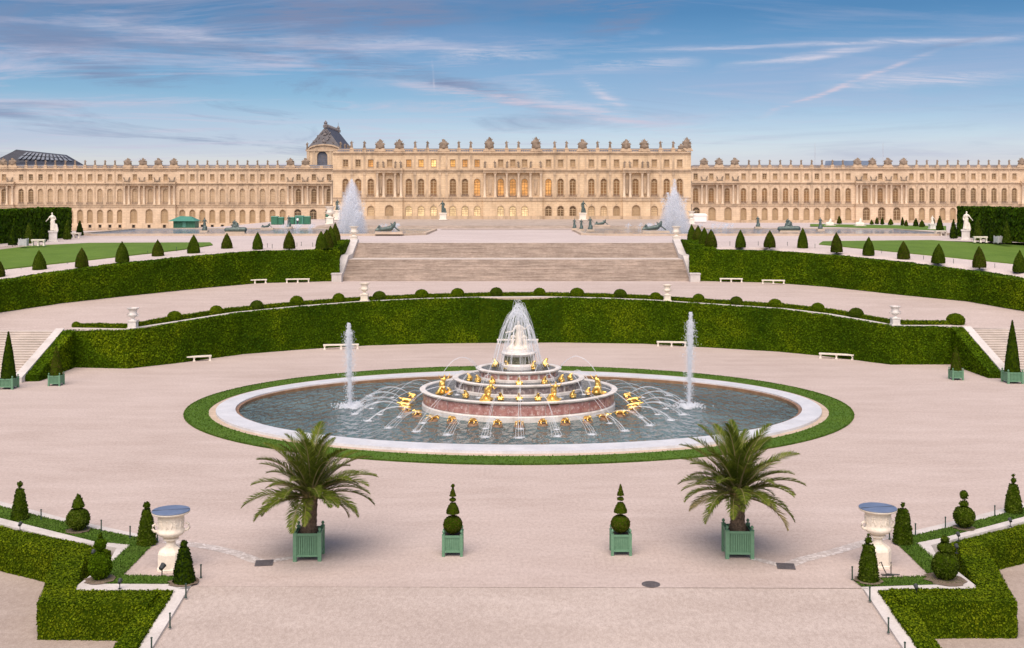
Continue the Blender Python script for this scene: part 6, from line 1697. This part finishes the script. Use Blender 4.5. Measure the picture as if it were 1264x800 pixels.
def lamp(p, label, rz=0.0, big=1.0):
    t = thing('garden_spotlight', label, 'spotlight', p, rz, 'small garden spotlights')
    mb = MB(); mb.tube([(0, 0, 0), (0, 0, .26 * big)], .018 * big, 6); mb.cbox(0, 0, 0, .12 * big, .12 * big, .02); mb.build('stake', M['iron'], t)
    mb = MB(); mb.lathe([(.03, -.1), (.07, -.08), (.085, .08), (.095, .1), (.08, .105)], 10); mb.v = [(x * big, (y * .5 - z * .87) * big, (y * .87 + z * .5) * big + .3 * big) for x, y, z in mb.v]; h = mb.build('lamp_head', M['iron'], t)
    mb = MB(); mb.lathe([(.078, .09), (.078, .1), (.02, .1)], 10); mb.v = [(x * big, (y * .5 - z * .87) * big, (y * .87 + z * .5) * big + .3 * big) for x, y, z in mb.v]; mb.build('lens', M['cover'], h)
for x, y, z, lab in ((24.7, 655, .05, 'small black spotlight on the left coping, below the farthest left cone'), (147.8, 727, .05, 'small black spotlight on the left coping beside the round shrub'), (115, 690, -.0, 'small black spotlight in the left hedge behind the round shrub'), (1247, 650, .05, 'small black spotlight on the right coping, below the farthest right cone'), (1183, 668, .05, 'small black spotlight on the right coping, below the ball and disc shrub'), (1131, 734, .05, 'small black spotlight on the right coping before the urn'), (1181, 683, -.0, 'small black spotlight in the right hedge behind the big round shrub')):
    lamp(at(x, y, z), lab, PI)
lamp(at(200, 712), 'black floodlight on a short stake before the left urn', PI * .9, 1.35)
t = at(1093, 709); 
cb = thing('floodlight', 'black folded floodlight stand with cable lying before the right urn', 'spotlight', t)
mb = MB(); mb.tube([(-.25, .05, .45), (-.18, 0, .52), (-.1, 0, .3), (0, -.1, .06), (.3, -.12, .04), (.55, -.15, .04)], .025, 6); mb.build('arm', M['iron'], cb)
mb = MB(); mb.cbox(.05, -.12, 0, .5, .2, .03); mb.tube([(.2, -.1, .0), (.2, -.1, .55)], .02, 6); mb.build('base', M['iron'], cb)
# drains
for x, y, lab in ((326, 695.5, 'square iron drain grate in the paved gutter near the left palm'), (970, 699.5, 'square iron drain grate in the paved gutter near the right palm')):
    p = at(x, y); t = thing('drain_grate', lab, 'drain', (p.x, p.y, .016), R(8 if x < 600 else -8), 'drain grates')
    mb = MB(); mb.box(-.38, .38, -.38, -.32, 0, .02); mb.box(-.38, .38, .32, .38, 0, .02); mb.box(-.38, -.32, -.32, .32, 0, .02); mb.box(.32, .38, -.32, .32, 0, .02); mb.build('frame', M['grate'], t)
    mb = MB(); mb.box(-.32, .32, -.32, .32, -.004, .004)
    for k in range(9): mb.box(-.32, .32, -.3 + k * .07, -.26 + k * .07, .004, .016)
    mb.build('bars', M['grate'], t)
p = at(803.5, 721.5); t = thing('manhole_cover', 'round grey iron manhole cover at the top of the ramp', 'manhole cover', (p.x, p.y, .006))
mb = MB(); mb.lathe([(.38, 0), (.38, .012), (.34, .013), (.34, .008), (.01, .008)], 28); mb.build('rim', M['grate'], t)
mb = MB()
for k in range(5): mb.box(-.22, .22, -.22 + k * .1, -.18 + k * .1, .009, .016)
mb.build('tread', M['grate'], t)

# statues
def statue(p, h_ped, w_ped, h_fig, label, mat, pmat, var, rz=0.0, name='statue', group=None):
    t = thing(name, label, 'statue', p, rz, group)
    mb = MB(); mb.cbox(0, 0, 0, w_ped * 1.25, w_ped * 1.25, h_ped * .12); mb.cbox(0, 0, h_ped * .12, w_ped, w_ped, h_ped * .74); mb.cbox(0, 0, h_ped * .86, w_ped * 1.18, w_ped * 1.18, h_ped * .14); mb.build('pedestal', M[pmat], t)
    f = figure(h_fig, True, ((.3, -.05, .66), (.34, -.12, .5)) if var else ((.26, 0, .62), (.16, -.14, .7)), ((-.24, 0, .62), (-.14, -.16, .5)) if var else ((-.3, -.02, .66), (-.34, -.06, .52)), lean=.05 if var else -.05)
    f += [((.2 * h_fig, .05, .02 * h_fig), (.16 * h_fig, .05, .34 * h_fig), .09 * h_fig, .06 * h_fig)]
    link('figure', carve('figure', f, h_fig * .028, M[mat]), t, (0, 0, h_ped))
    return t
statue(at(65.5, 298.3, ZT), 1.6, 1.1, 2.65, 'white marble robed statue on a pale pedestal before the left tall hedge', 'statue_marble', 'marble', 0, R(20))
statue(at(1192, 296.2, ZT), 1.6, 1.15, 2.75, 'white marble robed statue on a pale pedestal before the right tall hedge', 'statue_marble', 'marble', 1, R(-20))
statue(at(1150.5, 283, ZT), 1.1, 1.1, 1.7, 'small white statue on a base at the edge of the right court', 'statue_marble', 'marble', 1, 0)
statue(atY(547, 271.5, 300), 1.9, 1.7, 3.2, 'green bronze figure on a white pedestal by the palace front, left of centre', 'bronze', 'statue_marble', 0)
statue(atY(719.3, 271.5, 300), 1.9, 1.7, 3.2, 'green bronze figure on a white pedestal by the palace front, right of centre', 'bronze', 'statue_marble', 1)
statue(atY(416, 271.5, 300), 2.6, 1.7, 2.8, 'green bronze figure on a pale pedestal at the left corner of the palace block', 'bronze', 'urn_stone', 1)
def lump(p, label, kind, sc, rz=0.0, base=True):
    t = thing('bronze_group', label, 'sculpture', p, rz, 'green bronze sculptures round the terrace pools')
    if kind == 'lying':
        c = [((-1.2, 0, .35), (.2, 0, .55), .28, .4), ((.2, 0, .55), (.7, 0, 1.05), .36, .28), ((.8, 0, 1.3), (.82, -.05, 1.4), .2, .17), ((-1.2, 0, .35), (-2.1, -.1, .25), .22, .1), ((.6, -.1, .9), (1.2, -.2, .4), .15, .1), ((1.2, -.2, .4), (1.5, -.2, .2), .12, .12), ((-1.2, .2, .4), (-1.5, .1, .9), .2, .14), ((-1.5, .1, .9), (-2.0, 0, .3), .14, .09), ((.5, .1, .9), (.2, .4, 1.3), .14, .1)]
    elif kind == 'group':
        c = shift(figure(1.9, False, lean=.3), (-.7, 0, .2)) + shift(figure(1.7, False, lean=-.3), (.6, 0, .1)) + [((-1.6, 0, .3), (1.5, 0, .35), .4, .45), ((0, .1, .5), (.1, 0, 1.2), .4, .25)]
    else:
        c = shift(figure(2.2, True), (0, 0, .1)) + [((0, 0, .1), (.1, 0, .5), .5, .4)]
    link('figure', carve('figure', c, .085, M['bronze']), t, (0, 0, .35 if base else 0), 0, sc)
    if base:
        mb = MB(); w = {'lying': 4.2, 'group': 3.4, 'up': 1.4}[kind] * sc; mb.cbox(0, 0, 0, w, 1.4 * sc, .36, taper=.94); mb.build('plinth', M['kerb'], t)
    return t
zB = ZT + .3
for x, y, k, sc, lab in ((252.5, 287, 'up', 1.0, 'standing green bronze at the far left end of the left terrace pool'), (291, 288.5, 'group', 1.0, 'dark bronze group of figures on the left terrace pool rim'), (330, 283.5, 'lying', .6, 'small lying bronze on the left terrace pool, behind the cone row'), (356.5, 282, 'up', 1.0, 'standing bronze child group on the left terrace pool, before the green cabins'), (480.5, 289, 'lying', 1.15, 'dark lying bronze figure on the left terrace pool, right of the left plume'),
                        (709, 284, 'up', .8, 'small standing bronze at the inner corner of the right terrace pool'), (717.5, 285, 'up', .8, 'small bronze figure second from the inner corner of the right terrace pool'), (728.5, 285.5, 'up', 1.0, 'standing bronze third from the inner corner of the right terrace pool'), (743.5, 280, 'lying', .8, 'lying bronze figure on the far rim of the right terrace pool'), (809.5, 287.5, 'lying', 1.15, 'dark lying bronze figure on the right terrace pool, left of the right plume'),
                        (935.5, 282, 'up', .95, 'seated bronze figure on the far rim of the right terrace pool'), (974, 287, 'group', 1.05, 'dark bronze group of figures at the right end of the right terrace pool'), (1012.5, 285, 'up', .95, 'standing green bronze beyond the right end of the right terrace pool')):
    lump(at(x, y, zB), lab, k, sc)
for x, y, s, lab in ((1024.5, 278.5, 1.2, 'small white stone vase base on the right lawn strip, nearer the pool'), (1061.5, 279, 1.3, 'small white and green sculpture on the right lawn strip, below the brown windows')):
    p = at(x, y, ZT); t = thing('stone_sculpture', lab, 'sculpture', p)
    link('figure', carve('figure', [((-.5, 0, .3), (.5, 0, .3), .4, .35), ((0, 0, .4), (.1, 0, 1.0), .35, .25), ((.1, 0, 1.1), (.1, 0, 1.25), .2, .15)], .07, M['statue_marble']), t, sc=s)
    mb = MB(); mb.cbox(0, 0, 0, 1.9 * s, 1.2 * s, .12); mb.build('plinth', M['marble'], t)

# ================================================================ SMALL BUILDINGS, TREES AND PEOPLE ON THE TERRACE
k = thing('green_kiosk', 'green wooden kiosk with a paler hipped roof at the left terrace edge', 'kiosk', atY(230, 281.2, 243) if False else at(230, 281.2, ZT))
s = k.location.y / F; Wd = 26 * s; Hh_ = 9 * s
mb = MB(); mb.box(-Wd / 2, Wd / 2, -1.6, 1.6, 0, Hh_)
for q in range(9): mb.box(-Wd / 2 + Wd * q / 8 - .05, -Wd / 2 + Wd * q / 8 + .05, -1.66, -1.602, 0, Hh_ - .1)
mb.build('wall', M['kiosk_green'], k)
mb = MB(); mb.box(-Wd * .08, Wd * .08, -1.68, -1.61, .15, Hh_ * .82); mb.build('door', M['kiosk_roof'], k)
mb = MB(); e = .5
mb.add([(-Wd / 2 - 1.0, -2.4, Hh_ - .1), (Wd / 2 + .4, -2.4, Hh_ - .1), (Wd / 2 + .4, 2.1, Hh_ - .1), (-Wd / 2 - 1.0, 2.1, Hh_ - .1), (-Wd / 2 + 1, -.3, Hh_ + .95), (Wd / 2 - 1.2, -.3, Hh_ + .85), (Wd / 2 - 1.2, .4, Hh_ + .85), (-Wd / 2 + 1, .4, Hh_ + .95)], [(0, 3, 2, 1), (4, 5, 6, 7), (0, 1, 5, 4), (1, 2, 6, 5), (2, 3, 7, 6), (3, 0, 4, 7)])
mb.build('roof', M['kiosk_roof'], k)
for i, (x0, x1, y0, y1, lab) in enumerate(((334.5, 342.6, 267, 277.5, 'tall green cabin, farthest left of the row before the left wing'), (343.4, 349.5, 268, 277.5, 'tall green cabin, second from the left of the row before the left wing'), (357.5, 363, 268, 277, 'green cabin in the middle of the row, left of the standing person'), (364, 374.5, 266.2, 277, 'wide pale green cabin behind the standing person'), (375.2, 382.5, 267, 277, 'dark green cabin at the right end of the row'), (402, 406, 265, 276, 'narrow green cabin behind the big white urn'))):
    a, b = at(x0, y1, ZT), at(x1, y1, ZT); s = a.y / F; w = b.x - a.x; h = (y1 - y0) * s
    t = thing('green_cabin', lab, 'cabin', ((a.x + b.x) / 2, a.y + .6, ZT), 0, 'green cabins before the left wing')
    mb = MB(); mb.box(-w / 2, w / 2, -.6, .9, .06, h - .14); mb.box(-w / 2 + .1, w / 2 - .1, -.55, .85, 0, .06); mb.build('wall', M['kiosk_green' if i != 3 else 'kiosk_roof'], t)
    mb = MB(); mb.cbox(0, .15, h - .14, w + .12, 1.65, .16, taper=.86); mb.build('roof', M['kiosk_roof'], t)
    mb = MB(); mb.box(-w * .3, w * .3, -.64, -.605, .12, h * .8); mb.build('door', M['kiosk_green'], t)
tn = thing('white_tent', 'small white canvas stall at the right end of the palace block', 'tent', at(863.5, 274.5, ZT)); s = tn.location.y / F
w, h = 17 * s, 8.5 * s
mb = MB(); mb.box(-w / 2, w / 2, -.8, 1.6, .2, h); mb.build('canvas_wall', M['white_cloth'], tn)
mb = MB(); mb.cbox(0, .4, h, w + .3, 2.7, .5, taper=.75); mb.build('canvas_roof', M['white_cloth'], tn)
for x in (-w / 2 + .05, w / 2 - .05): mb = MB(); mb.cbox(x, -.86, 0, .08, .08, h); mb.build('leg', M['grey_paint'], tn)
# little conifers
def conifer(p, h, r, label, leaf, seed, group):
    return topiary('conifer', label, p, [cone(r, .15, .04, h, 8, .08)], leaf, 150, .16, seed, (.07, .4), group, 'conifer', 10, .09, .06)
for i, (x, y, h, r, leaf, lab) in enumerate(((1036, 276.6, 10, 3.0, 'yew', 'small conical conifer alone on the lawn strip, nearest the right terrace pool'), (1076, 277.5, 6, 2.4, 'yew_green', 'low green conifer on the lawn strip, before the left of the brown doors'), (1082.5, 277, 9, 2.4, 'yew', 'pointed conifer before the middle brown door of the right wing'), (1089, 277.5, 9, 2.2, 'holly', 'narrow dark conifer just right of the middle brown door'), (1099.5, 278, 8, 3.2, 'yew_green', 'broad green conifer before the right brown door'), (1114, 278.5, 10, 2.0, 'holly', 'slim almost black conifer right of the brown doors'), (1118.5, 279.5, 8, 2.2, 'yew', 'small conifer close beside the slim black one'), (1130.5, 279.5, 10, 3.2, 'holly', 'bushy dark conifer in the middle of the right lawn strip'), (1138, 280.5, 9, 3.6, 'yew_green', 'bushy light green conifer left of the small white statue'), (1152, 277.5, 9, 1.8, 'holly', 'narrow dark conifer behind the small white statue'), (1160, 284.5, 17.5, 4.4, 'holly', 'tallest dark conifer before the right tall hedge'), (98.5, 291.5, 19, 4.4, 'holly', 'tall black-green conifer at the corner of the left tall hedge'))):
    p = at(x, y, ZT); s = p.y / F; conifer(p, h * s, r * s, lab, leaf, 400 + i * 3, 'conifers by the right wing' if x > 600 else None)
sheet('lawn', [tuple(at(x, y, ZT)[:2]) for x, y in ((1000, 279.5), (1168, 285), (1168, 279), (1000, 276.5))], M['lawn'], ZT + .02)
# darker cones and boxes along the tall hedges
for i, (x, y, h, r, z, lab) in enumerate(((15.5, 304.0, 24, 5.2, 9.35, 'dark clipped cone against the left tall hedge, leftmost'), (35.5, 301.5, 26, 5.2, 9.4, 'dark clipped cone against the left tall hedge, between planter and bench'), (52, 299, 27, 5.0, ZT, 'dark clipped cone against the left tall hedge, just left of the statue'), (83, 296, 24, 4.6, ZT, 'dark clipped cone against the left tall hedge, right of the statue'), (1177, 294.8, 24, 4.6, ZT, 'dark clipped cone against the right tall hedge, left of the statue'), (1207, 297, 26, 4.6, ZT, 'dark clipped cone against the right tall hedge, behind the bench'), (1224.5, 299, 28, 5.0, ZT, 'dark clipped cone against the right tall hedge, left of the planter'), (1243, 301, 28, 5.2, 9.4, 'dark clipped cone against the right tall hedge, right of the planter'))):
    p = at(x, y, z); s = p.y / F; conifer(p, h * s, r * s, lab, 'yew_green' if i % 2 else 'holly', 450 + i * 3, 'dark cones along the tall hedges')
def grey_tub(p, w, lab):
    t = thing('planter_box', lab, 'planter', p, R(8)); b = w / 2
    for k in range(4):
        a = k * PI / 2; mb = MB(); mb.box(-b + .08, b - .08, -b + .02, -b + .05, .1, w * .9)
        for q in range(5): mb.box(-b + .12 + q * (w - .24) / 5, -b + .12 + (q + .8) * (w - .24) / 5, -b, -b + .018, .18, w * .84)
        mb.v = [(x * math.cos(a) - y * math.sin(a), x * math.sin(a) + y * math.cos(a), z) for x, y, z in mb.v]; mb.build('side_panel', M['grey_paint'], t)
        sx, sy = ((-1, -1), (1, -1), (1, 1), (-1, 1))[k]; mb = MB(); mb.cbox(sx * (b - .05), sy * (b - .05), 0, .11, .11, w); mb.build('corner_post', M['grey_paint'], t)
    mb = MB(); mb.box(-b + .09, b - .09, -b + .09, b - .09, w * .7, w * .8); mb.build('soil', M['soil'], t)
grey_tub(at(29, 304, 9.4), 1.05, 'pale grey empty planter box before the left tall hedge'); grey_tub(at(1233.5, 300.4, 9.4), 1.1, 'pale grey empty planter box before the right tall hedge')
for x, y, L, rz, z, lab in ((47.5, 303.5, 16, 8, 9.4, 'white stone bench beside the statue before the left tall hedge'), (92, 294, 15, -5, ZT, 'white stone bench at the corner of the left tall hedge'), (1210, 299.4, 16, -8, 9.45, 'white stone bench beside the statue before the right tall hedge'), (1161, 291, 15, 6, ZT, 'white stone bench at the corner of the right tall hedge')):
    p = at(x, y, z); o = bench(p, L * p.y / F, lab, R(rz)); o.scale = (1, 1.6, 1.7)
# rope posts along the pale paths
PM2 = post_mesh(.55)
for i, (x, y, z) in enumerate(((8, 338, 7.1), (26, 336, 7.25), (83, 329, 7.7), (132, 322, 8.1), (182, 315, 8.6), (218, 310, 9.0), (330, 305.5, 9.3), (336, 306.5, 9.3), (366.5, 304.5, 9.4), (372, 303.5, 9.4), (386, 304.5, 9.4), (901, 303, 9.4), (936, 303, 9.4), (972, 303.5, 9.3), (1006, 306, 9.1), (1088, 313, 8.6), (1140, 321, 8.1), (1177, 325, 7.8), (1228, 331, 7.35), (1250, 335, 7.1))):
    o = link('rope_post', PM2, None, at(x, y, z)); k = i if i < 11 else 19 - i
    tag(o, f'short dark post on the pale upper path, {ORD[k]} from the {"left" if i < 11 else "right"} end', 'post', 'short posts along the upper paths')
# people
def person(p, h, lab, shirt, rz):
    t = thing('person', lab, 'person', p, rz)
    f = figure(h, False, ((.2, -.02, .62), (.2, -.06, .46)), ((-.2, .02, .62), (-.2, -.02, .46)), stride=.05)
    body = carve('body', f, h * .02, M['skin']); link('body', body, t)
    sh = [((-.12 * h, 0, .79 * h), (.12 * h, 0, .79 * h), .062 * h, .062 * h), ((0, 0, .52 * h), (0, -.01 * h, .78 * h), .115 * h, .118 * h)]
    for s_ in (-1, 1): sh.append(((s_ * .125 * h, 0, .79 * h), (s_ * .2 * h * .75, 0, .64 * h), .05 * h, .045 * h))
    link('shirt', carve('shirt', sh, h * .022, M[shirt]), t)
    tr = [((0, 0, .5 * h), (0, 0, .54 * h), .12 * h, .118 * h)]
    for s_ in (-1, 1): tr += [((s_ * .055 * h, 0, .5 * h), (s_ * .065 * h, -.05 * s_ * h, .27 * h), .085 * h, .064 * h), ((s_ * .065 * h, -.05 * s_ * h, .27 * h), (s_ * .07 * h, -.02 * s_ * h, .05 * h), .062 * h, .045 * h)]
    link('trousers', carve('trousers', tr, h * .022, M['trousers']), t)
    link('hair', carve('hair', [((0, .012 * h, .965 * h), (0, .03 * h, .93 * h), .056 * h, .05 * h)], h * .02, M['soil']), t)
person(at(367.3, 277.3, ZT), 1.75, 'person in a white top and dark trousers standing before the green cabins', 'shirt', R(160))
# ================================================================ CAMERA, LIGHT, SKY
cam = bpy.data.cameras.new('camera'); co = bpy.data.objects.new('camera', cam); COL.objects.link(co)
co.location = (CAMX, 0, H); co.rotation_euler = (PI / 2, 0, 0)
cam.sensor_width = 36.0; cam.lens = 36.0 * F / 1264.0; cam.shift_y = -(400.0 - YH) / 1264.0
cam.clip_start = 1.0; cam.clip_end = 9000.0
SC.camera = co
SUN_EL, SUN_AZ = R(56), R(10)               # soft veiled sun behind the camera, a little to the left
sd = bpy.data.lights.new('sun', 'SUN'); so = bpy.data.objects.new('sun', sd); COL.objects.link(so)
sd.energy = 3.6; sd.angle = R(64); sd.color = (1.0, 0.86, 0.74)
dirv = Vector((math.sin(SUN_AZ) * math.cos(SUN_EL), math.cos(SUN_AZ) * math.cos(SUN_EL), -math.sin(SUN_EL)))
so.rotation_euler = dirv.to_track_quat('-Z', 'Y').to_euler(); so.location = (-40, -120, 60)
W = bpy.data.worlds.new('World'); SC.world = W; W.use_nodes = True
nt = W.node_tree; bg = nt.nodes['Background']
sky = N(nt, 'ShaderNodeTexSky', sky_type='NISHITA'); sky.sun_disc = False
sky.sun_elevation = SUN_EL; sky.sun_rotation = PI + SUN_AZ
sky.air_density = 1.0; sky.dust_density = 1.2; sky.ozone_density = 2.0; sky.altitude = 100
geo = N(nt, 'ShaderNodeTexCoord').outputs['Generated']
sx = N(nt, 'ShaderNodeSeparateXYZ'); lnk(nt, geo, sx.inputs[0])
def mth(op, a, b=None, c=None, clamp=False):
    n = N(nt, 'ShaderNodeMath', operation=op); n.use_clamp = clamp
    for i, v in enumerate((a, b, c)):
        if v is None: continue
        if isinstance(v, (int, float)): n.inputs[i].default_value = v
        else: lnk(nt, v, n.inputs[i])
    return n.outputs[0]
X_, Y_, Z_ = sx.outputs
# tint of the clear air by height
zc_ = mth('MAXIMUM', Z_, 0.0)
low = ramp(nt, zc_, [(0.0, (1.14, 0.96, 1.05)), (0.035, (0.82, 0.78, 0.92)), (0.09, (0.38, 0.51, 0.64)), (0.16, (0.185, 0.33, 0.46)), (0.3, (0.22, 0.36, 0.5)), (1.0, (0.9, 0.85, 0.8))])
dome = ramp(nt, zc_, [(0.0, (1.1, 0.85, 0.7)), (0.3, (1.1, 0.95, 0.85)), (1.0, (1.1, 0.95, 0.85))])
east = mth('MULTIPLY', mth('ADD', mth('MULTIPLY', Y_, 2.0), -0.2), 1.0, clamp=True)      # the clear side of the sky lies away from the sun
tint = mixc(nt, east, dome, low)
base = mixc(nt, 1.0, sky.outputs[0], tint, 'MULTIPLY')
# cloud sheet: the direction carried up to a high layer
zz = mth('ADD', zc_, 0.055)
u = mth('DIVIDE', X_, zz); v = mth('DIVIDE', Y_, zz)
cu = N(nt, 'ShaderNodeCombineXYZ'); lnk(nt, u, cu.inputs[0]); lnk(nt, v, cu.inputs[1])
def clouds(rot, sc, scale, detail, rough, offs, dist=0.0):
    mp = N(nt, 'ShaderNodeMapping'); mp.inputs['Rotation'].default_value = (0, 0, rot); mp.inputs['Scale'].default_value = sc; mp.inputs['Location'].default_value = offs
    lnk(nt, cu.outputs[0], mp.inputs['Vector'])
    n = N(nt, 'ShaderNodeTexNoise'); n.inputs['Scale'].default_value = scale; n.inputs['Detail'].default_value = detail; n.inputs['Roughness'].default_value = rough; n.inputs['Distortion'].default_value = dist
    lnk(nt, mp.outputs[0], n.inputs['Vector']); return n.outputs['Fac']
c1 = clouds(R(12), (0.55, 0.6, 1), 0.75, 10, 0.66, (3.1, 1.7, 0), 1.2)
c2 = clouds(R(-14), (0.45, 1.0, 1), 0.95, 10, 0.68, (7.7, 0.4, 0), 1.5)
c3 = clouds(R(4), (0.25, 0.35, 1), 0.6, 6, 0.6, (1.3, 4.9, 0), 0.3)
gl = lambda fac, a, b, m: ramp(nt, fac, [(a, (0, 0, 0)), (b, (m,) * 3)])
left = ramp(nt, mth('ADD', mth('MULTIPLY', X_, 1.0), 0.5), [(0.3, (1, 1, 1)), (0.75, (0.25,) * 3)])
# broad veil, lavender
s0 = mixc(nt, gl(c3, 0.42, 0.68, 0.55), base, (2.3, 2.5, 3.7))
s1 = mixc(nt, mixc(nt, 1.0, gl(c2, 0.5, 0.66, 0.62), left, 'MULTIPLY'), s0, (3.3, 3.15, 3.95))
s2 = mixc(nt, mixc(nt, 1.0, gl(c1, 0.52, 0.66, 0.65), left, 'MULTIPLY'), s1, (1.15, 1.5, 2.4))
# single streaks and vapour trails, placed by direction
iy = mth('MAXIMUM', Y_, 0.05)
az = mth('DIVIDE', X_, iy); el = mth('DIVIDE', Z_, iy)
wob = clouds(0.0, (1, 1, 1), 1.6, 6, 0.65, (0.3, 0.2, 0))
fibre = ramp(nt, clouds(R(-6), (0.7, 1.7, 1), 1.3, 10, 0.74, (5.3, 2.2, 0), 1.6), [(0.4, (0.0,) * 3), (0.64, (1.35,) * 3)])
def streak(prev, x0, y0, x1, y1, w, amt, col, soft=0.25, rag=0.006):
    a0, e0, a1, e1 = (x0 - CX) / F, (YH - y0) / F, (x1 - CX) / F, (YH - y1) / F
    L = math.hypot(a1 - a0, e1 - e0); tx, ty = (a1 - a0) / L, (e1 - e0) / L
    da = mth('SUBTRACT', az, a0); de = mth('SUBTRACT', el, e0)
    s = mth('DIVIDE', mth('ADD', mth('MULTIPLY', da, tx), mth('MULTIPLY', de, ty)), L)
    d = mth('ADD', mth('MULTIPLY', da, -ty), mth('MULTIPLY', de, tx))
    d = mth('ADD', d, mth('MULTIPLY', mth('SUBTRACT', wob, 0.5), rag * 2.6))
    g = mth('POWER', 2.718, mth('MULTIPLY', mth('POWER', mth('DIVIDE', d, w / F), 2.0), -1.0))
    ends = mth('MULTIPLY', mth('DIVIDE', s, soft, clamp=True), mth('DIVIDE', mth('SUBTRACT', 1.0, s), soft, clamp=True))
    k = mth('MULTIPLY', mth('MULTIPLY', g, ends), mth('MULTIPLY', fibre, amt), clamp=True)
    k = mth('MULTIPLY', k, mth('GREATER_THAN', Y_, 0.05))
    return mixc(nt, k, prev, col)
WH = (3.5, 3.5, 4.2); LAV = (1.15, 1.48, 2.4); PK = (3.3, 3.15, 3.85)
s = s2
for a in ((60, 28, 330, 52, 8, .55, WH, .3, .012), (250, 45, 700, 70, 7, .6, WH, .3, .012), (330, 40, 700, 140, 9, .7, LAV, .25, .012), (420, 92, 900, 166, 7, .9, PK, .3, .012),
          (250, 20, 600, 8, 20, .95, LAV, .3, .03), (360, 34, 560, 22, 12, .8, LAV, .3, .03), (640, 10, 880, 4, 12, .9, LAV, .3, .03), (700, 42, 840, 22, 8, .55, LAV, .3, .02), (540, 62, 700, 72, 5, .45, WH, .3, .01),
          (700, 64, 1290, 46, 2.6, .75, WH, .25, .004), (880, 84, 1110, 56, 3.6, .75, WH, .3, .006), (1060, 54, 1290, 50, 5, .4, WH, .3, .01), (920, 150, 1170, 58, 2.6, .95, PK, .3, .005), (1120, 66, 1250, 40, 3, .4, LAV, .3, .005),
          (1000, 102, 1300, 92, 7, .75, WH, .35, .01), (620, 104, 800, 158, 9, .7, WH, .35, .02), (705, 88, 785, 142, 6, .75, WH, .3, .01), (-40, 130, 260, 125, 7, .5, PK, .3, .012), (440, 138, 640, 128, 6, .5, PK, .35, .012), (690, 82, 880, 76, 6, .75, WH, .35, .01),
          (-60, 30, 200, 100, 20, .6, LAV, .3, .03), (533, 70, 537, 120, 1.2, .35, WH, .3, .001), (40, 90, 300, 96, 9, .5, LAV, .3, .02)):
    s = streak(s, *a)
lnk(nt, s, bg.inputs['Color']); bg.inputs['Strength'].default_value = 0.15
SC.view_settings.view_transform = 'Standard'; SC.view_settings.look = 'None'
SC.view_settings.gamma = 1.0; SC.view_settings.use_curve_mapping = False
SC.view_settings.exposure = 0.27
SC.cycles.max_bounces = 8; SC.cycles.transparent_max_bounces = 24; SC.cycles.use_denoising = True
SC.cycles.volume_bounces = 3
SC.cycles.sample_clamp_indirect = 6.0
